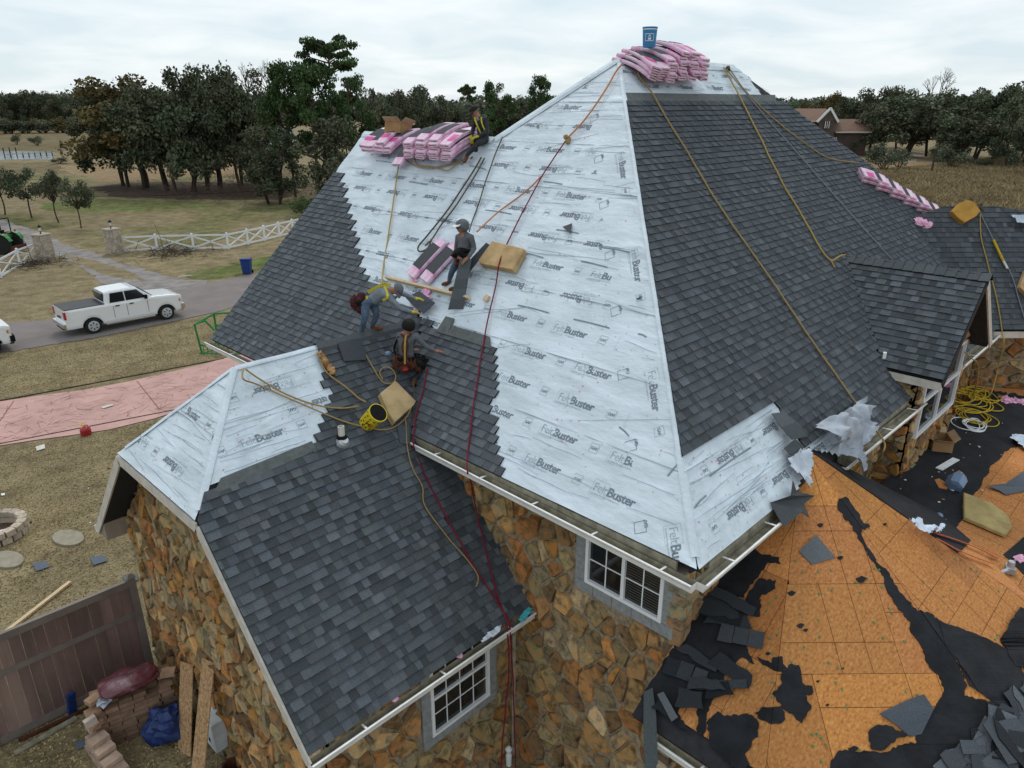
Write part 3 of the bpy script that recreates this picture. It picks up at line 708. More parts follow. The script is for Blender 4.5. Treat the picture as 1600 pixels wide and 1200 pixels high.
board('fascia', (7.4, 3.72, EZ - .12), (9.5, 3.72, EZ - .12), .04, .2, M['gutin'])
board('fascia', (11.6, 3.72, EZ - .12), (15.0, 3.72, EZ - .12), .04, .2, M['gutin'])
board('fascia', (18.2, 3.72, EZ - .12), (21.4, 3.72, EZ - .12), .04, .2, M['gutin'])
board('soffit', (7.33, 3.9, EZ - .2), (7.33, 14.4, EZ - .2), .4, .02, M['soffit'])
board('soffit', (7.6, 3.9, EZ - .2), (21.4, 3.9, EZ - .2), .35, .02, M['soffit'])
gutter((7.1, 9.3, EZ - .05), (7.1, 3.66, EZ - .1), (-1, 0, 0), w=.15, tilt=.06)
gutter((7.04, 3.7, EZ - .1), (9.4, 3.7, EZ - .09), (0, -1, 0), w=.18)
gutter((11.4, 3.7, EZ - .1), (15.25, 3.7, EZ - .08), (0, -1, 0), w=.2, tilt=.06)
gutter((18.3, 3.7, EZ - .1), (21.45, 3.7, EZ - .08), (0, -1, 0), w=.16)
gutter((7.1, 17.4, EZ - .05), (7.1, 15.2, EZ - .05), (-1, 0, 0), w=.14)
gutter((3.22, 6.9, 2.98), (7.5, 6.9, 2.98), (0, -1, 0), w=.14)
gutter((6.6, 3.75, 3.22), (6.6, 2.6, 3.2), (-1, 0, 0), w=.14)
# wing rake boards and eave of the clipped gable
def rake(a, b, w=.03, h=.17, m='fascia', dz=-.1): board('rake_board', Vector(a) + Vector((0, 0, dz)), Vector(b) + Vector((0, 0, dz)), w, h, M[m])
rake((3.235, 6.88, 3.0), (3.235, 9.38, 5.49)); rake((3.235, 9.38, 5.49), (3.235, 12.42, 5.49)); rake((3.235, 12.42, 5.49), (3.235, 14.92, 3.0))
board('soffit', (3.46, 9.5, 5.33), (3.46, 12.35, 5.33), .42, .02, M['soffit'])
mb = MB(); mb.prism([(3.26, 12.44, 5.32), (3.26, 14.9, 2.86), (3.69, 14.9, 2.86), (3.69, 12.44, 5.32)], [(3.26, 12.44, 5.34), (3.26, 14.9, 2.88), (3.69, 14.9, 2.88), (3.69, 12.44, 5.34)], cap=True); mb.build('soffit', M['soffit'], house)
mb = MB(); mb.prism([(3.26, 14.9, 2.86), (3.26, 14.45, 2.86), (3.69, 14.45, 2.86), (3.69, 14.9, 2.86)], [(3.26, 14.9, 2.9), (3.26, 14.45, 3.3), (3.69, 14.45, 3.3), (3.69, 14.9, 2.9)], cap=True); mb.build('soffit', M['soffit'], house)
gutter((3.22, 14.9, 2.98), (7.4, 14.9, 2.98), (0, 1, 0), w=.14)
# dormer trim
board('fascia', (14.88, 3.18, 5.97), (14.88, 4.15, 5.97), .04, .15, M['fascia'])
board('rake_board', (14.88, 3.17, 6.0), (16.62, 3.17, DR - .09), .03, .16, M['deck'])
board('rake_board', (18.36, 3.17, 6.0), (16.62, 3.17, DR - .09), .03, .16, M['fascia'])
mb = MB(); q = [(16.66, 3.2, DR - .2), (18.25, 3.2, DR - .2 - 1.59), (18.25, 3.6, DR - .2 - 1.59), (16.66, 3.6, DR - .2)]; mb.prism([Vector(v) - Vector((0, 0, .01)) for v in q], q, cap=True); mb.build('soffit', M['soffit'], house)
board('fascia', (21.5, 3.72, EZ - .13), (24.9, .32, EZ - .13), .04, .17, M['fascia'])
# downpipe at the inner corner
mb = MB(); mb.tube([(7.48, 7.25, 2.85), (7.48, 7.28, GZ)], .04, 8); mb.build('downpipe', M['gutin'], house)
# ------------------------------------------------------------------ ground, road, water
def lawn(name, cols, s1=.12, s2=1.1, s3=14.0, bump=.7):
    """ground cover: broad patches, tufts and fine straw mixed"""
    m = bpy.data.materials.new(name); m.use_nodes = True; t = m.node_tree; b = t.nodes['Principled BSDF']; n = t.nodes.new; L = t.links.new
    b.inputs['Roughness'].default_value = .98; b.inputs['Specular IOR Level'].default_value = .1; tc_ = n('ShaderNodeTexCoord'); ns = []
    for sc, dt in ((s1, 5), (s2, 5), (s3, 5), (s3 * 4, 2)):
        q = n('ShaderNodeTexNoise'); q.inputs['Scale'].default_value = sc; q.inputs['Detail'].default_value = dt; q.inputs['Roughness'].default_value = .6; L(tc_.outputs['Object'], q.inputs['Vector']); ns.append(q)
    def mth(op, a, c, k=None):
        x = n('ShaderNodeMath'); x.operation = op; L(a, x.inputs[0])
        if k is None: L(c, x.inputs[1])
        else: x.inputs[1].default_value = k
        return x.outputs[0]
    v = mth('ADD', mth('MULTIPLY', ns[1].outputs[0], None, .45), mth('MULTIPLY', ns[2].outputs[0], None, .55)); v = mth('ADD', v, mth('MULTIPLY', ns[3].outputs[0], None, .18)); v = mth('SUBTRACT', v, None, .09)
    r1 = n('ShaderNodeValToRGB'); r2 = n('ShaderNodeValToRGB')
    for r_, cc in ((r1, cols[0]), (r2, cols[1])):
        el = r_.color_ramp.elements
        while len(el) < 3: el.new(.5)
        for e, p, c in zip(el, (.38, .5, .63), cc): e.position = p; e.color = (*c, 1)
        L(v, r_.inputs[0])
    pm = n('ShaderNodeMapRange'); pm.inputs[1].default_value = .47; pm.inputs[2].default_value = .60; L(ns[0].outputs[0], pm.inputs[0]); mx_ = n('ShaderNodeMixRGB'); L(pm.outputs[0], mx_.inputs[0]); L(r1.outputs[0], mx_.inputs[1]); L(r2.outputs[0], mx_.inputs[2]); L(mx_.outputs[0], b.inputs['Base Color'])
    bp = n('ShaderNodeBump'); bp.inputs['Strength'].default_value = bump; bp.inputs['Distance'].default_value = .08; L(v, bp.inputs['Height']); L(bp.outputs[0], b.inputs['Normal']); return m
DRY = ((.13, .10, .058), (.225, .178, .102), (.33, .27, .16)); DRY2 = ((.13, .10, .056), (.26, .205, .115), (.37, .30, .175)); GRN = ((.05, .055, .02), (.13, .135, .05), (.24, .22, .10))
M['lawn'] = lawn('winter_lawn', (DRY, DRY2)); M['lawn2'] = lawn('greener_lawn', (DRY, GRN), .06); M['marsh'] = lawn('marsh_grass', (((.08, .065, .034), (.15, .118, .062), (.23, .185, .10)), ((.10, .078, .04), (.18, .14, .075), (.26, .21, .12))), .03, .5, 5)
M['green'] = mat('green_plastic', (.02, .25, .10), .5, .2, 9)
M['lush'] = lawn('green_grass', (GRN, ((.05, .075, .02), (.11, .16, .04), (.20, .25, .08))), .2); M['dirt'] = lawn('dark_brown_ground', (((.04, .028, .02), (.085, .06, .045), (.14, .10, .075)), ((.05, .036, .025), (.10, .07, .05), (.16, .115, .085))), .1)
M['gravel'] = mat('grey_gravel', (.26, .235, .22), .95, .35, 1.2, bump=.5, bscale=14); M['asph'] = mat('old_asphalt', (.215, .185, .175), .95, .14, .9, bump=.3, bscale=22)
M['pinkc'] = mat('stamped_pink_concrete', (.53, .315, .28), .85, .2, .8, bump=.4, bscale=5); M['pinkl'] = mat('stamp_groove', (.30, .15, .13), .95, .2, 3)
M['water'] = mat('calm_water', (.35, .40, .43), .12, .08, .3, spec=.8); M['conc'] = mat('weathered_concrete', (.33, .29, .22), .95, .2, 5, bump=.3)
big = MB(); n = 40; rs = (0, 30, 90, 260, 800, 3000)
for i in range(n):
    a0, a1 = 2 * math.pi * i / n, 2 * math.pi * (i + 1) / n
    big.face([(0, 0, GZ), (3000 * math.cos(a0), 3000 * math.sin(a0), GZ), (3000 * math.cos(a1), 3000 * math.sin(a1), GZ)])
big.build('ground', M['lawn'], kind='structure')
def sheet(name, pix, m, lv, ja=0, seed=0, **k):
    P = [ground(x, max(y, 168)) for x, y in pix]; P = [(p.x, p.y) for p in P]
    if ja:
        r = random.Random(seed); Q = []
        for i in range(len(P)):
            a, b = Vector(P[i]), Vector(P[(i + 1) % len(P)]); l = (b - a).length; kk = min(60, max(1, int(l / (ja * 2.5))))
            for j in range(kk): w = a.lerp(b, j / kk); Q.append((w.x + r.uniform(-ja, ja) * (j > 0), w.y + r.uniform(-ja, ja) * (j > 0)))
        P = Q
    mb = MB(); z = GZ + .004 * lv
    for t in tri2(P): mb.face([(P[i][0], P[i][1], z) for i in t])
    o = mb.build(name, m); o['kind'] = 'structure'; return o
sheet('far_lawn', [(-80, 262), (420, 258), (560, 262), (600, 330), (470, 350), (330, 380), (170, 392), (60, 362), (-80, 335)], M['lawn2'], 1, .8, 1)
sheet('far_field', [(-80, 253), (160, 255), (420, 250), (520, 262), (430, 280), (150, 272), (-80, 268)], M['marsh'], 2, 1.2, 2)  # strip in marsh-grass colours across the far lawn
M['sand'] = lawn('reddish_sandy_grass', (((.17, .11, .06), (.27, .18, .10), (.36, .25, .15)), DRY2), .1)
sheet('sandy_ground', [(90, 258), (240, 256), (420, 258), (430, 268), (300, 276), (170, 284), (110, 272)], M['sand'], 3, .9, 3)
sheet('dark_ground_patch', [(140, 292), (200, 286), (300, 284), (420, 288), (470, 300), (440, 312), (300, 312), (180, 308)], M['dirt'], 4, .6, 4)  # darker brown ground colour around the oak trunks
sheet('green_grass_patch', [(60, 318), (150, 312), (300, 315), (330, 322), (200, 329), (80, 330)], M['lush'], 3, .7, 5)
sheet('green_verge_patch', [(290, 428), (330, 418), (400, 412), (470, 395), (470, 405), (400, 424), (340, 436), (300, 436)], M['lush'], 3, .3, 6)
sheet('lush_patch', [(355, 412), (400, 405), (455, 392), (440, 405), (395, 418)], M['lush'], 4, .3, 16)
sheet('water', [(-120, 236), (60, 236), (76, 238), (200, 236), (330, 236), (460, 236), (460, 203), (300, 200), (180, 206), (180, 228), (84, 238), (82, 249), (-120, 251)], M['water'], 5)
sheet('far_marsh', [(-120, 206), (90, 206), (200, 206), (180, 232), (84, 237), (-120, 235)], M['marsh'], 4)
sheet('marsh_field', [(1370, 262), (1500, 255), (1600, 238), (1700, 236), (1750, 420), (1500, 380), (1330, 300)], M['marsh'], 2, .8, 7)
sheet('marsh_front', [(1260, 268), (1400, 285), (1600, 345), (1700, 370), (1700, 520), (1300, 420)], M['marsh'], 3, .6, 8)
sheet('gravel_lane', [(-60, 330), (0, 342), (60, 362), (110, 385), (150, 396), (190, 412), (250, 428), (290, 438), (330, 438), (300, 452), (240, 478), (180, 470), (165, 445), (120, 412), (60, 392), (0, 374), (-60, 366)], M['gravel'], 5, .25, 9)
sheet('lane_verge', [(100, 398), (150, 408), (205, 425), (230, 440), (170, 432), (120, 412)], M['lawn'], 6, .15, 17)
sheet('road', [(-120, 525), (0, 505), (86, 500), (180, 478), (270, 456), (330, 442), (400, 428), (520, 392), (620, 355), (700, 350), (560, 415), (460, 446), (370, 478), (335, 489), (150, 528), (0, 552), (-120, 575)], M['asph'], 6, .08, 10)
pk = [(-60, 638), (0, 628), (60, 619), (130, 610), (200, 597), (270, 581), (330, 566), (360, 558), (460, 540), (470, 600), (300, 636), (240, 655), (170, 672), (110, 681), (50, 689), (0, 697), (-60, 706)]
sheet('stamped_driveway', pk, M['pinkc'], 6)
# stamped joints, printed shallow into the slab
mb = MB(); P = [ground(x, y) for x, y in pk]; pp_ = [(p.x, p.y) for p in P]; r = random.Random(3)
dv = (ground(330, 566) - ground(0, 628)).normalized(); pv = Vector((-dv.y, dv.x, 0))
def gline(p, q, w=.025, lv=7):
    d = (q - p).normalized(); s = Vector((-d.y, d.x, 0)) * w / 2; z = Vector((0, 0, GZ + .004 * lv - p.z)); mb.face([p - s + z, q - s + z, q + s + z, p + s + z])
for i in range(420):
    c = ground(r.uniform(0, 340), r.uniform(575, 700)); a = r.choice((.5, -.6, 1.2, -1.1, .05)) + r.gauss(0, .15); d = dv * math.cos(a) + pv * math.sin(a); l = r.uniform(.1, .42); x, y = proj(c)
    lo = 628 - x * .19; hi = 697 - x * .19
    if lo + 6 < y < hi - 5: gline(c - d * l, c + d * l, .018)
for a, b in (((22, 627), (-2, 662)), ((214, 596), (249, 640))): gline(ground(*a), ground(*b), .05)
mb.build('stamp_joints', M['pinkl'], kind='structure')
for a, b in (((-60, 638), (350, 561)), ((-60, 706), (300, 636))):
    p, q = ground(*a), ground(*b); e = MB(); e.beam(p + Vector((0, 0, .0)), q, .06, .08); e.build('driveway_edge', M['dirt'], kind='structure')
# pale paths and drive across the marsh
sheet('neighbour_path', [(1333, 236), (1352, 235), (1450, 243), (1455, 247), (1400, 244)], M['conc'], 4); sheet('neighbour_drive', [(1405, 249), (1432, 248), (1432, 253), (1412, 254)], M['conc'], 5)
sheet('neighbour_lawn', [(1310, 232), (1460, 233), (1470, 258), (1380, 262), (1340, 252)], M['sand'], 3)
sheet('neighbour_far_path', [(1404, 234), (1446, 238), (1446, 240), (1404, 236)], M['conc'], 5)
# ------------------------------------------------------------------ torn felt and loose shingles on the stripped roofs
NS = lambda x, y, z=0.0: noise.noise(Vector((x, y, z)))
def clipfaces(pix, faces, amp=2.0, step=4.5, seed=0, jg=True, h0=.016, h1=.012, hn=.01, tone=(1, 1, 1)):
    r = random.Random(seed); P = jag(pix, amp, step, r) if jg else pix; T = tri2(P); mb = MB()
    for F, regs in faces:
        Q = [F.px(*p) for p in P]
        for t in T:
            tri = [Q[i] for i in t]
            if area(tri) < 1e-6: continue
            for hs in (regs or [None]):
                q = clipc(tri, hs) if hs else tri
                if len(q) >= 3:
                    hh = lambda p: h0 + h1 + hn * NS(p[0] * 3, p[1] * 3, seed)
                    mb.prism([F.to3(p[0], p[1], h0) for p in q], [F.to3(p[0], p[1], hh(p)) for p in q], tone)
    return mb
ALL3 = [(LPL, RL), (CPL, RC), (RPL, RRP)]
def tear(pix, faces, parent, seed, m='tar', name='torn_felt', **k):
    mb = clipfaces(pix, faces, seed=seed, **k)
    if mb.f: mb.build(name, M[m], parent)
tear([(1310, 780), (1320, 777), (1333, 795), (1345, 815), (1358, 824), (1350, 829), (1343, 826), (1350, 848), (1372, 882), (1386, 893), (1402, 922), (1432, 955), (1447, 957), (1470, 972), (1492, 1030), (1510, 1072), (1500, 1100), (1478, 1104), (1474, 1078), (1466, 1056), (1450, 1042), (1437, 1008), (1421, 987), (1422, 972), (1402, 952), (1386, 927), (1381, 907), (1368, 886), (1343, 846), (1328, 820), (1308, 796)], ALL3, bay_c, 1)
tear([(1465, 973), (1500, 985), (1545, 1003), (1578, 1020), (1600, 1062), (1640, 1110), (1560, 1105), (1512, 1072), (1492, 1030), (1472, 1003)], ALL3, bay_r, 2, h0=.03, hn=.03, amp=.8)
tear([(1285, 1230), (1298, 1188), (1310, 1173), (1380, 1176), (1402, 1165), (1432, 1160), (1428, 1140), (1420, 1122), (1452, 1117), (1474, 1080), (1545, 1097), (1640, 1085), (1640, 1230)], ALL3, bay_c, 3)
tear([(1355, 1145), (1370, 1133), (1386, 1135), (1420, 1150), (1398, 1156), (1387, 1166), (1374, 1174), (1360, 1172)], ALL3, bay_c, 4, h0=.03)
tear([(1183, 1027), (1200, 1033), (1207, 1038), (1208, 1028), (1222, 1027), (1223, 1038), (1230, 1045), (1236, 1037), (1247, 1040), (1252, 1060), (1258, 1072), (1268, 1073), (1268, 1086), (1258, 1085), (1267, 1108), (1252, 1131), (1232, 1115), (1207, 1085), (1220, 1070), (1222, 1050), (1205, 1046), (1192, 1040)], ALL3, bay_c, 5)
tear([(1180, 1115), (1190, 1107), (1210, 1105), (1222, 1103), (1226, 1125), (1220, 1131), (1205, 1132), (1190, 1126)], ALL3, bay_l, 6)
tear([(1095, 940), (1120, 905), (1160, 868), (1180, 858), (1192, 868), (1218, 872), (1220, 882), (1200, 880), (1190, 893), (1185, 903), (1172, 915), (1163, 935), (1150, 935), (1140, 948), (1142, 975), (1160, 990), (1170, 1022), (1179, 1039), (1160, 1028), (1150, 1040), (1135, 1052), (1128, 1075), (1108, 1105), (1100, 1152), (1090, 1145), (1090, 1100), (1082, 1082), (1066, 1078), (1068, 1100), (1060, 1115), (1080, 1148), (1060, 1135), (1030, 1105), (1000, 1090), (1035, 1040), (1060, 1000)], ALL3, bay_l, 7)
tear([(1165, 938), (1186, 905), (1213, 908), (1212, 920), (1188, 934), (1172, 950)], ALL3, bay_l, 8)
tear([(1160, 941), (1190, 938), (1188, 965), (1163, 962), (1141, 956)], ALL3, bay_l, 9, h0=.03)
tear([(1122, 1112), (1132, 1120), (1160, 1117), (1175, 1118), (1186, 1130), (1185, 1146), (1175, 1165), (1164, 1180), (1172, 1195), (1160, 1215), (1112, 1165), (1104, 1130)], ALL3, bay_l, 10, amp=2.2)
for i, (x, y, w) in enumerate([(1236, 927, 7), (1250, 978, 6), (1281, 821, 5), (1312, 872, 5), (1345, 905, 9), (1332, 1170, 8), (1200, 1022, 4), (1277, 1065, 3), (1292, 1102, 3), (1258, 985, 4), (1381, 820, 3), (1316, 1045, 2)]):
    tear([(x - w, y), (x, y - w * .5), (x + w, y - 1), (x + w * .4, y + w * .6), (x - w * .3, y + w * .7)], ALL3, bay_c, 20 + i, amp=.8, step=3)
NOR = None
tear([(1320, 735), (1400, 720), (1440, 690), (1490, 655), (1530, 610), (1640, 625), (1640, 700), (1590, 698), (1575, 705), (1560, 720), (1548, 728), (1545, 740), (1535, 752), (1527, 768), (1520, 775), (1505, 785), (1503, 812), (1485, 838), (1462, 868), (1400, 840)], [(PPL, RP)], pdeck, 40, amp=2.5, h0=.018)
tear([(1567, 868), (1610, 832), (1640, 900), (1600, 900)], [(PPL, RP)], pdeck, 41, amp=.5, h0=.018)
tear([(1250, 690), (1420, 700), (1560, 800), (1500, 862), (1470, 878), (1440, 860), (1330, 780)], [(BPL, RBK)], bay_b, 43, amp=.5, h0=.018)
tear([(1560, 1000), (1590, 950), (1640, 985), (1640, 1060), (1580, 1040)], ALL3, bay_r, 42, h0=.045, hn=.05)
# cap nails left in the boards
mb = MB(); r = random.Random(4)
for i in range(80):
    x, y = r.uniform(1190, 1560), r.uniform(860, 1190)
    for F, regs in ALL3:
        q = F.px(x, y)
        if all(a * q[0] + b * q[1] <= c for a, b, c in regs[0]):
            p = [(q[0] + .015 * math.cos(t), q[1] + .015 * math.sin(t)) for t in (0, 1.05, 2.1, 3.14, 4.2, 5.25)]; mb.prism([F.to3(*v, .012) for v in p], [F.to3(*v, .024) for v in p]); break
mb.build('cap_nail', M['green'], bay_c)['kind'] = 'stuff'
# caps along the fresh underlayment
M['pinkdot'] = mat('pink_marker', (.75, .22, .38), .7, .2, 9); M['greendot'] = mat('lime_marker', (.42, .62, .40), .7, .2, 9)
mb = MB()
for i in range(900):
    a, b = r.uniform(-13, -.1), r.uniform(.1, 8.6)
    if sk(a, b) or not any(all(u * a + v * b <= w for u, v, w in hs) for hs in RF): continue
    mi = 0 if r.random() < .10 else 1; s = .017 if mi == 0 else .013; p = [(a + s * math.cos(t), b + s * math.sin(t)) for t in (0, 1.57, 3.14, 4.71)]; mb.face([FRONT.to3(*v, fz(FRONT, *v)) for v in p], mi=mi)
for F, regs, n_, ar in ((WB, RB, 150, (0, 4, 3.9, 5.6)), (WJ, RJ, 60, (-4, 1, 0, 2.1)), (RIGHT, RR, 120, (0, 3.4, 0, 1.2))):
    for i in range(n_):
        a, b = r.uniform(ar[0], ar[1]), r.uniform(ar[2], ar[3])
        if not any(all(u * a + v * b <= w for u, v, w in hs) for hs in regs): continue
        if F is WB and skb(a, b): continue
        mi = 0 if r.random() < .2 else 1; s = .015; p = [(a + s * math.cos(t), b + s * math.sin(t)) for t in (0, 1.57, 3.14, 4.71)]; mb.face([F.to3(*v, fz(F, *v)) for v in p], mi=mi)
mb.build('marker_spot', [M['pinkdot'], M['greendot']], front_roof)['kind'] = 'stuff'
# shadows of folds, painted as narrow dark strips just proud of the sheets
M['fold_shade'] = mat('fold_shadow_grey', (.27, .32, .37), .6, .2, 6)
mb = MB()
for (x0, y0, x1, y1) in ((909, 410, 950, 419), (897, 500, 953, 514), (1107, 745, 1172, 700) , (810, 478, 858, 490), (998, 523, 1011, 528), (968, 668, 984, 683), (660, 238, 690, 243), (588, 252, 612, 255), (760, 330, 800, 336), (850, 285, 880, 290), (735, 260, 760, 266), (870, 360, 905, 366), (940, 388, 985, 396), (812, 395, 850, 404), (640, 285, 668, 290), (1044, 745, 1060, 727), (1083, 795, 1102, 775)):
    F = RIGHT if x0 in (1107, 1083) else FRONT; p, q = F.px(x0, y0), F.px(x1, y1); d = Vector((q[0] - p[0], q[1] - p[1])); nn = Vector((-d.y, d.x)).normalized() * .012
    z = lambda v: fz(F, v[0], v[1]) + .004
    m_ = ((p[0] + q[0]) / 2, (p[1] + q[1]) / 2 + .01)
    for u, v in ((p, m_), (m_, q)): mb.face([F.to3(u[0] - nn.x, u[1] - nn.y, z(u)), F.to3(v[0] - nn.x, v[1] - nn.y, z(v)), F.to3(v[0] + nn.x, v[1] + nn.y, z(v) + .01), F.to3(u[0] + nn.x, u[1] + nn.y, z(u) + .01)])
mb.build('fold_shadow', M['fold_shade'], front_roof)['kind'] = 'stuff'
# long thin pleats in the sheets, their shade put in as a greyer colour
M['pleat'] = mat('pleat_shade_grey', (.53, .60, .66), .6, .2, 6); mb = MB(); r = random.Random(33)
for F, regs, n_, ar, sk_ in ((FRONT, RF, 190, (-13, 0, .1, 8.7), sk), (WB, RB, 40, (0, 4, 3.9, 5.6), skb), (WJ, RJ, 34, (-3, 0, .1, 2.1), None), (RIGHT, RR, 44, (0, 4, .05, 1.2), skr), (RIGHT, RR, 16, (5.6, 11.2, 7.95, 8.8), None)):
    for i in range(n_):
        a, b = r.uniform(ar[0], ar[1]), r.uniform(ar[2], ar[3]); L = r.uniform(.3, 1.8); sl = r.gauss(0, .06) + (.3 if r.random() < .05 else 0); w = r.uniform(.003, .0075); prev = None; ph = r.uniform(0, 9)
        for k in range(8):
            x = a + L * k / 7; y = b + sl * L * k / 7 + .03 * NS(x * 2, ph); ww = w * math.sin(math.pi * (k + .3) / 7.6)
            ok = any(all(u * x + v * y <= q - .03 for u, v, q in hs) for hs in regs) and not (sk_ and sk_(x, y))
            cur = (F.to3(x, y - ww, fz(F, x, y) - .001), F.to3(x, y + ww, fz(F, x, y) + .006)) if ok else None
            if prev and cur: mb.face([prev[0], cur[0], cur[1], prev[1]])
            prev = cur
mb.build('pleat', M['pleat'], front_roof)['kind'] = 'stuff'
for q in ([(fy(8.78), 1.955), (fy(9.95), 1.955), (fy(9.95), 2.16), (fy(8.95), 2.16)], [(fy(9.95), 1.95), (fy(10.25), 1.95), (fy(10.25), 2.3), (fy(10.0), 2.3)]): mb = MB(); mb.prism([FRONT.to3(x, y, .04) for x, y in q], [FRONT.to3(x, y, .06) for x, y in q]); mb.build('starter_strip', M['flash'], front_roof)

def loose(name, label, cat, pix, F, th=.012, lift=.05, m='shingle', tone=(1, 1, 1), group=None, wob=.02, seed=0, jg=False, kind=None):
    """a loose flat piece lying on a surface: its own top-level object"""
    P = jag(pix, .8, 8, random.Random(seed)) if jg else pix; Q = [F.px(*p) for p in P]; T = tri2(P); mb = MB()
    h = lambda p: lift + wob * NS(p[0] * 2.2, p[1] * 2.2, seed + .5)
    for t in T: q = [Q[i] for i in t]; mb.prism([F.to3(p[0], p[1], h(p)) for p in q], [F.to3(p[0], p[1], h(p) + th) for p in q], tone, cap=True)
    o = mb.build(name, M[m]); tag(o, label, cat, group, kind); return o
GFACE = Face([(0, 0, GZ), (1, 0, GZ), (0, 1, GZ)], a=(1, 0, 0))
loose('loose_shingle', 'grey folded shingle lying alone on the orange bay boards', 'shingle', [(1247, 863), (1273, 838), (1305, 872), (1268, 883)], CPL, lift=.03, wob=.05, tone=(1.5, 1.5, 1.5))
loose('loose_shingle', 'long dark shingle flap hanging by the torn corner of the underlayment', 'shingle', [(1196, 652), (1213, 650), (1228, 668), (1252, 688), (1228, 692), (1207, 676)], RIGHT, lift=.12, wob=.1, tone=(1.2, 1.2, 1.2))
loose('loose_shingle', 'square dark shingle under the torn silver flap above the gutter end', 'shingle', [(1214, 706), (1231, 692), (1247, 703), (1236, 720), (1222, 716)], RIGHT, lift=.14, wob=.08, tone=(.9, .9, .9))
loose('loose_shingle', 'fan of dark shingles spilling over the broken gutter end', 'shingle', [(1198, 788), (1222, 781), (1226, 757), (1238, 772), (1268, 777), (1250, 790), (1257, 812), (1240, 806), (1218, 826), (1210, 812)], RIGHT, lift=.10, wob=.16, tone=(.85, .85, .85))
loose('loose_shingle', 'tall shingle strip beside the wing valley, below the tan cushion', 'shingle', [(618, 668), (637, 668), (636, 697), (622, 695)], WB, lift=.07, tone=(.9, .95, 1))
loose('loose_shingle', 'striped shingle bundle scrap on the porch boards behind the square board', 'shingle', [(1540, 765), (1570, 757), (1600, 738), (1625, 765), (1570, 776), (1560, 770)], PPL, lift=.04, wob=.06, tone=(1.5, 1.5, 1.6))
loose('loose_shingle', 'dark shingle offcut lying where the bay meets the porch', 'shingle', [(1450, 868), (1470, 845), (1487, 850), (1470, 872), (1460, 885)], PPL, lift=.08, tone=(.8, .8, .8))
loose('loose_shingle', 'crumpled shingle sheet with black torn edge low on the bay boards', 'shingle', [(1372, 1116), (1415, 1095), (1440, 1087), (1455, 1110), (1438, 1148), (1420, 1152), (1400, 1135)], CPL, lift=.05, wob=.08, tone=(.95, .98, 1.1))
loose('loose_shingle', 'small triangular dark scrap on the pale underlayment near the tall hip', 'shingle', [(881, 357), (896, 352), (893, 368)], FRONT, lift=.05)
loose('loose_shingle', 'small black scrap on the pale underlayment near the hip midway up', 'shingle', [(996, 470), (1006, 466), (999, 472)], FRONT, lift=.05)
def heap(F, n, xr, yr, seed, label, group, ang, kmin, kmax, ok=lambda x, y: True, lift0=.04):
    """old shingles torn off and dropped in overlapping layers"""
    r = random.Random(seed); k = 0
    while k < n:
        x, y = r.uniform(*xr), r.uniform(*yr)
        if not ok(x, y): continue
        c = F.px(x, y); w, h = r.uniform(.25, .75), r.uniform(.13, .28); a = ang + r.gauss(0, .35); ca, sa = math.cos(a), math.sin(a); nt_ = max(1, int(w / .17)); mb = MB(); tz = r.uniform(-.05, .05); tw = r.uniform(-.08, .08); z0 = lift0 + .007 * (k % 9)
        H = lambda u, v: z0 + abs(tz) * .5 * w + tz * u + tw * v + .02
        if r.random() < .6:
            R5 = jag([(-w / 2, -h / 2), (w / 2, -h / 2 * r.uniform(.5, 1)), (w / 2 * r.uniform(.5, 1), h / 2), (-w / 2 * r.uniform(.6, 1), h / 2)], .022, .09, r); kk = r.uniform(kmin, kmax) * .8
            pt = [F.to3(c[0] + u * ca - v * sa, c[1] + u * sa + v * ca, H(u, v)) for u, v in R5]; mb.prism([p - F.n * .008 for p in pt], pt, (kk, kk, kk * 1.05), (.15, .15, .16), cap=True); nt_ = 0
        for q in range(nt_):
            u0, u1 = -w / 2 + w * q / nt_, -w / 2 + w * (q + 1) / nt_ - .004; v0, v1 = -h / 2 + r.uniform(0, .02), h / 2 + r.uniform(-.03, .0); kk = r.uniform(kmin, kmax)
            P4 = [(u0, v0), (u1, v0), (u1, v1), (u0 + r.uniform(0, .02), v1)]; pt = [F.to3(c[0] + u * ca - v * sa, c[1] + u * sa + v * ca, H(u, v)) for u, v in P4]
            mb.prism([p - F.n * .008 for p in pt], pt, (kk, kk, kk * 1.05), (.15, .15, .16), cap=True)
        o = mb.build('torn_shingle', M['shingle']); tag(o, label, 'shingle', group); k += 1
heap(CPL, 32, (1440, 1590), (1100, 1200), 12, 'torn old shingle in the heap at the bottom of the stripped bay roof', 'old shingles heaped at the foot of the bay roof', .5, .3, 1.7, lambda x, y: y > 1230 - (x - 1440) * .9)
heap(RPL, 12, (1545, 1640), (1060, 1200), 14, 'torn old shingle in the heap at the bottom of the stripped bay roof', 'old shingles heaped at the foot of the bay roof', 1.2, .3, 1.7, lambda x, y: y > 1300 - (x - 1400) * 1.2)
heap(LPL, 14, (1040, 1165), (925, 1110), 13, 'torn old shingle along the left edge of the stripped bay roof', 'old shingles left along the edge of the bay roof', .1, .2, .75, lambda x, y: 1075 - (x - 1010) * 1.35 + 30 < y < 1170 - (x - 1040) * 1.0)
loose('shingle_strip', 'long narrow strip of old shingles hanging off the left end of the bay roof', 'shingle strip', [(1008, 1085), (1022, 1078), (1027, 1120), (1030, 1195), (1012, 1230), (1008, 1150)], LPL, lift=.07, tone=(.9, .95, .9))
loose('shingle_strip', 'pale grey shingle strip slanting above the short white gutter', 'shingle strip', [(1030, 1090), (1040, 1086), (1062, 1125), (1052, 1132)], LPL, lift=.11, tone=(1.4, 1.4, 1.4))
